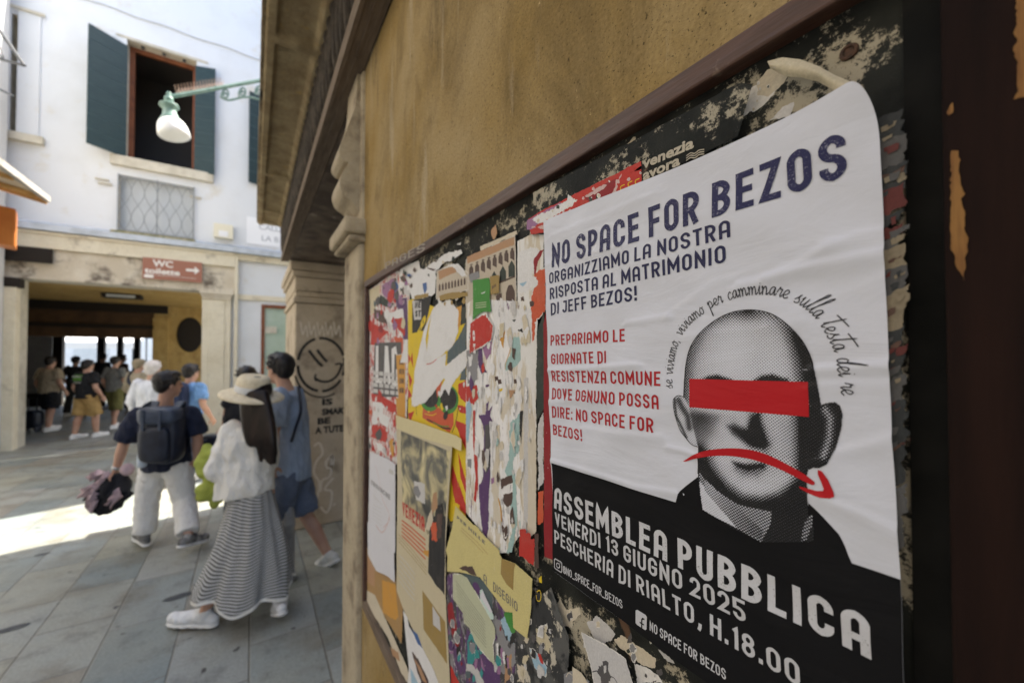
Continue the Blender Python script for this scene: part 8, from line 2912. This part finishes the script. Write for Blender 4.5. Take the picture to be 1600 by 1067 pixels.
# 7-12 -- people inside the passage
p7 = simple("man in a black printed t-shirt and khaki shorts walking into the passage", 136, 684, 121, (0.1, 1.0), cloth("black_tee_cloth", (0.016, 0.016, 0.018)), 'shorts', cloth("khaki_cloth", (0.42, 0.27, 0.10)), 0.95, M_HAIRB, 1.14, phase=-1)
mb = MB()
c7_ = p7.chest - p7.fwd * 0.185 + Vector((0, 0, 0.02))
M_PRG = mat("green_tee_print", (0.10, 0.24, 0.04), rough=0.9)
M_PRW = mat("white_tee_print", (0.45, 0.45, 0.42), rough=0.9)
def onback(dx, dz, w_, h_, m):
    o_ = c7_ + p7.rt * dx + Vector((0, 0, dz))
    mb.obox(o_, p7.rt * w_, p7.fwd * 0.05, Vector((0, 0, h_)), m)
onback(-0.07, 0.0, 0.13, 0.06, M_PRG); onback(-0.09, 0.07, 0.16, 0.025, M_PRW); onback(-0.05, -0.05, 0.10, 0.02, M_PRW); onback(-0.03, 0.10, 0.12, 0.02, M_PRG)
p7.build(mb, "shirt_print", 0, parent=p7.shirt)
p8 = simple("man in a beige t-shirt and black shorts at the left of the passage", 78, 673, 115, (-0.05, 1.0), cloth("beige_tee_cloth", (0.40, 0.33, 0.23)), 'shorts', cloth("black_short_cloth", (0.014, 0.014, 0.016)), 0.9, M_HAIRB, 1.14)
p9 = simple("person in a loose beige outfit with a dark shoulder strap in the passage", 216, 690, 128, (0.2, 1.0), cloth("beige_linen_cloth", (0.38, 0.32, 0.22)), 'trousers', cloth("beige_linen_cloth", (0.38, 0.32, 0.22)), 0.95, cloth("beige_hat_cloth", (0.34, 0.28, 0.18)), 1.05, sleeve=1.5)
mb = MB()
s9 = [p9.q['shL'] + Vector((0, 0, 0.07)), p9.chest - p9.fwd * 0.16, p9.waist + p9.rt * 0.15 - p9.fwd * 0.08]
mb.tube(spline([tuple(v) for v in s9], 6), 0.025, M_BAG, 8)
o = mb.build("bag_strap", None, loc=s9[1])
tag(o, "dark shoulder strap across the person in loose beige clothes", "strap")
p10 = simple("person in a grey top and olive skirt between two men in the passage", 180, 669, 112, (0.0, 1.0), cloth("grey_top_cloth", (0.22, 0.22, 0.20)), 'shorts', cloth("olive_cloth", (0.16, 0.15, 0.05)), 1.1, M_HAIRB, 1.0)
p11 = simple("dark figure farthest away in front of the bright passage end", 160, 640, 88, (0.0, 1.0), cloth("dark_jacket_cloth", (0.03, 0.03, 0.032)), 'trousers', cloth("dark_trouser_cloth", (0.03, 0.03, 0.03)), 0.95)
p12 = simple("dark figure near the right side of the bright passage end", 190, 644, 90, (0.3, 1.0), cloth("dark_brown_cloth", (0.05, 0.035, 0.03)), 'trousers', cloth("dark_trouser_cloth", (0.03, 0.03, 0.03)), 0.95, phase=-1)
p13 = simple("dark figure behind the man in the black printed t-shirt", 118, 650, 93, (-0.2, 1.0), cloth("dark_jacket_cloth", (0.03, 0.03, 0.032)), 'trousers', cloth("dark_trouser_cloth", (0.03, 0.03, 0.03)), 0.95, phase=-1)
# shopping bag held low at the left of the passage
sb = PT(50, 668, 9.0); sb.z = 0
bg = thing("shopping_trolley", "black wheeled shopping bag by the man in beige", "trolley", sb)
mb = MB(); local_box(mb, sb + Vector((0, 0, 0.28)), RX, FY, Vector((0, 0, 1)), 0.17, 0.13, 0.2, M_BAG); mb.build("bag_body", bg, smooth=True)
for sg in (-1, 1):
    mb = MB(); mb.lathe(sb + RX * (0.13 * sg) + Vector((0, 0, 0.07)), [(0.03, -0.012), (0.07, -0.012), (0.07, 0.012), (0.03, 0.012)], M_BAG, 18, axis=RX); mb.build("wheel", bg)
mb = MB(); mb.tube([sb + Vector((0, 0, 0.46)) - RX * 0.1, sb + Vector((0, 0, 0.75)) - RX * 0.1, sb + Vector((0, 0, 0.75)) + RX * 0.1, sb + Vector((0, 0, 0.46)) + RX * 0.1], 0.012, M_IRON, 8); mb.build("handle", bg)
for o_ in bpy.data.objects:
    if '_base' in o_:
        del o_['_base']
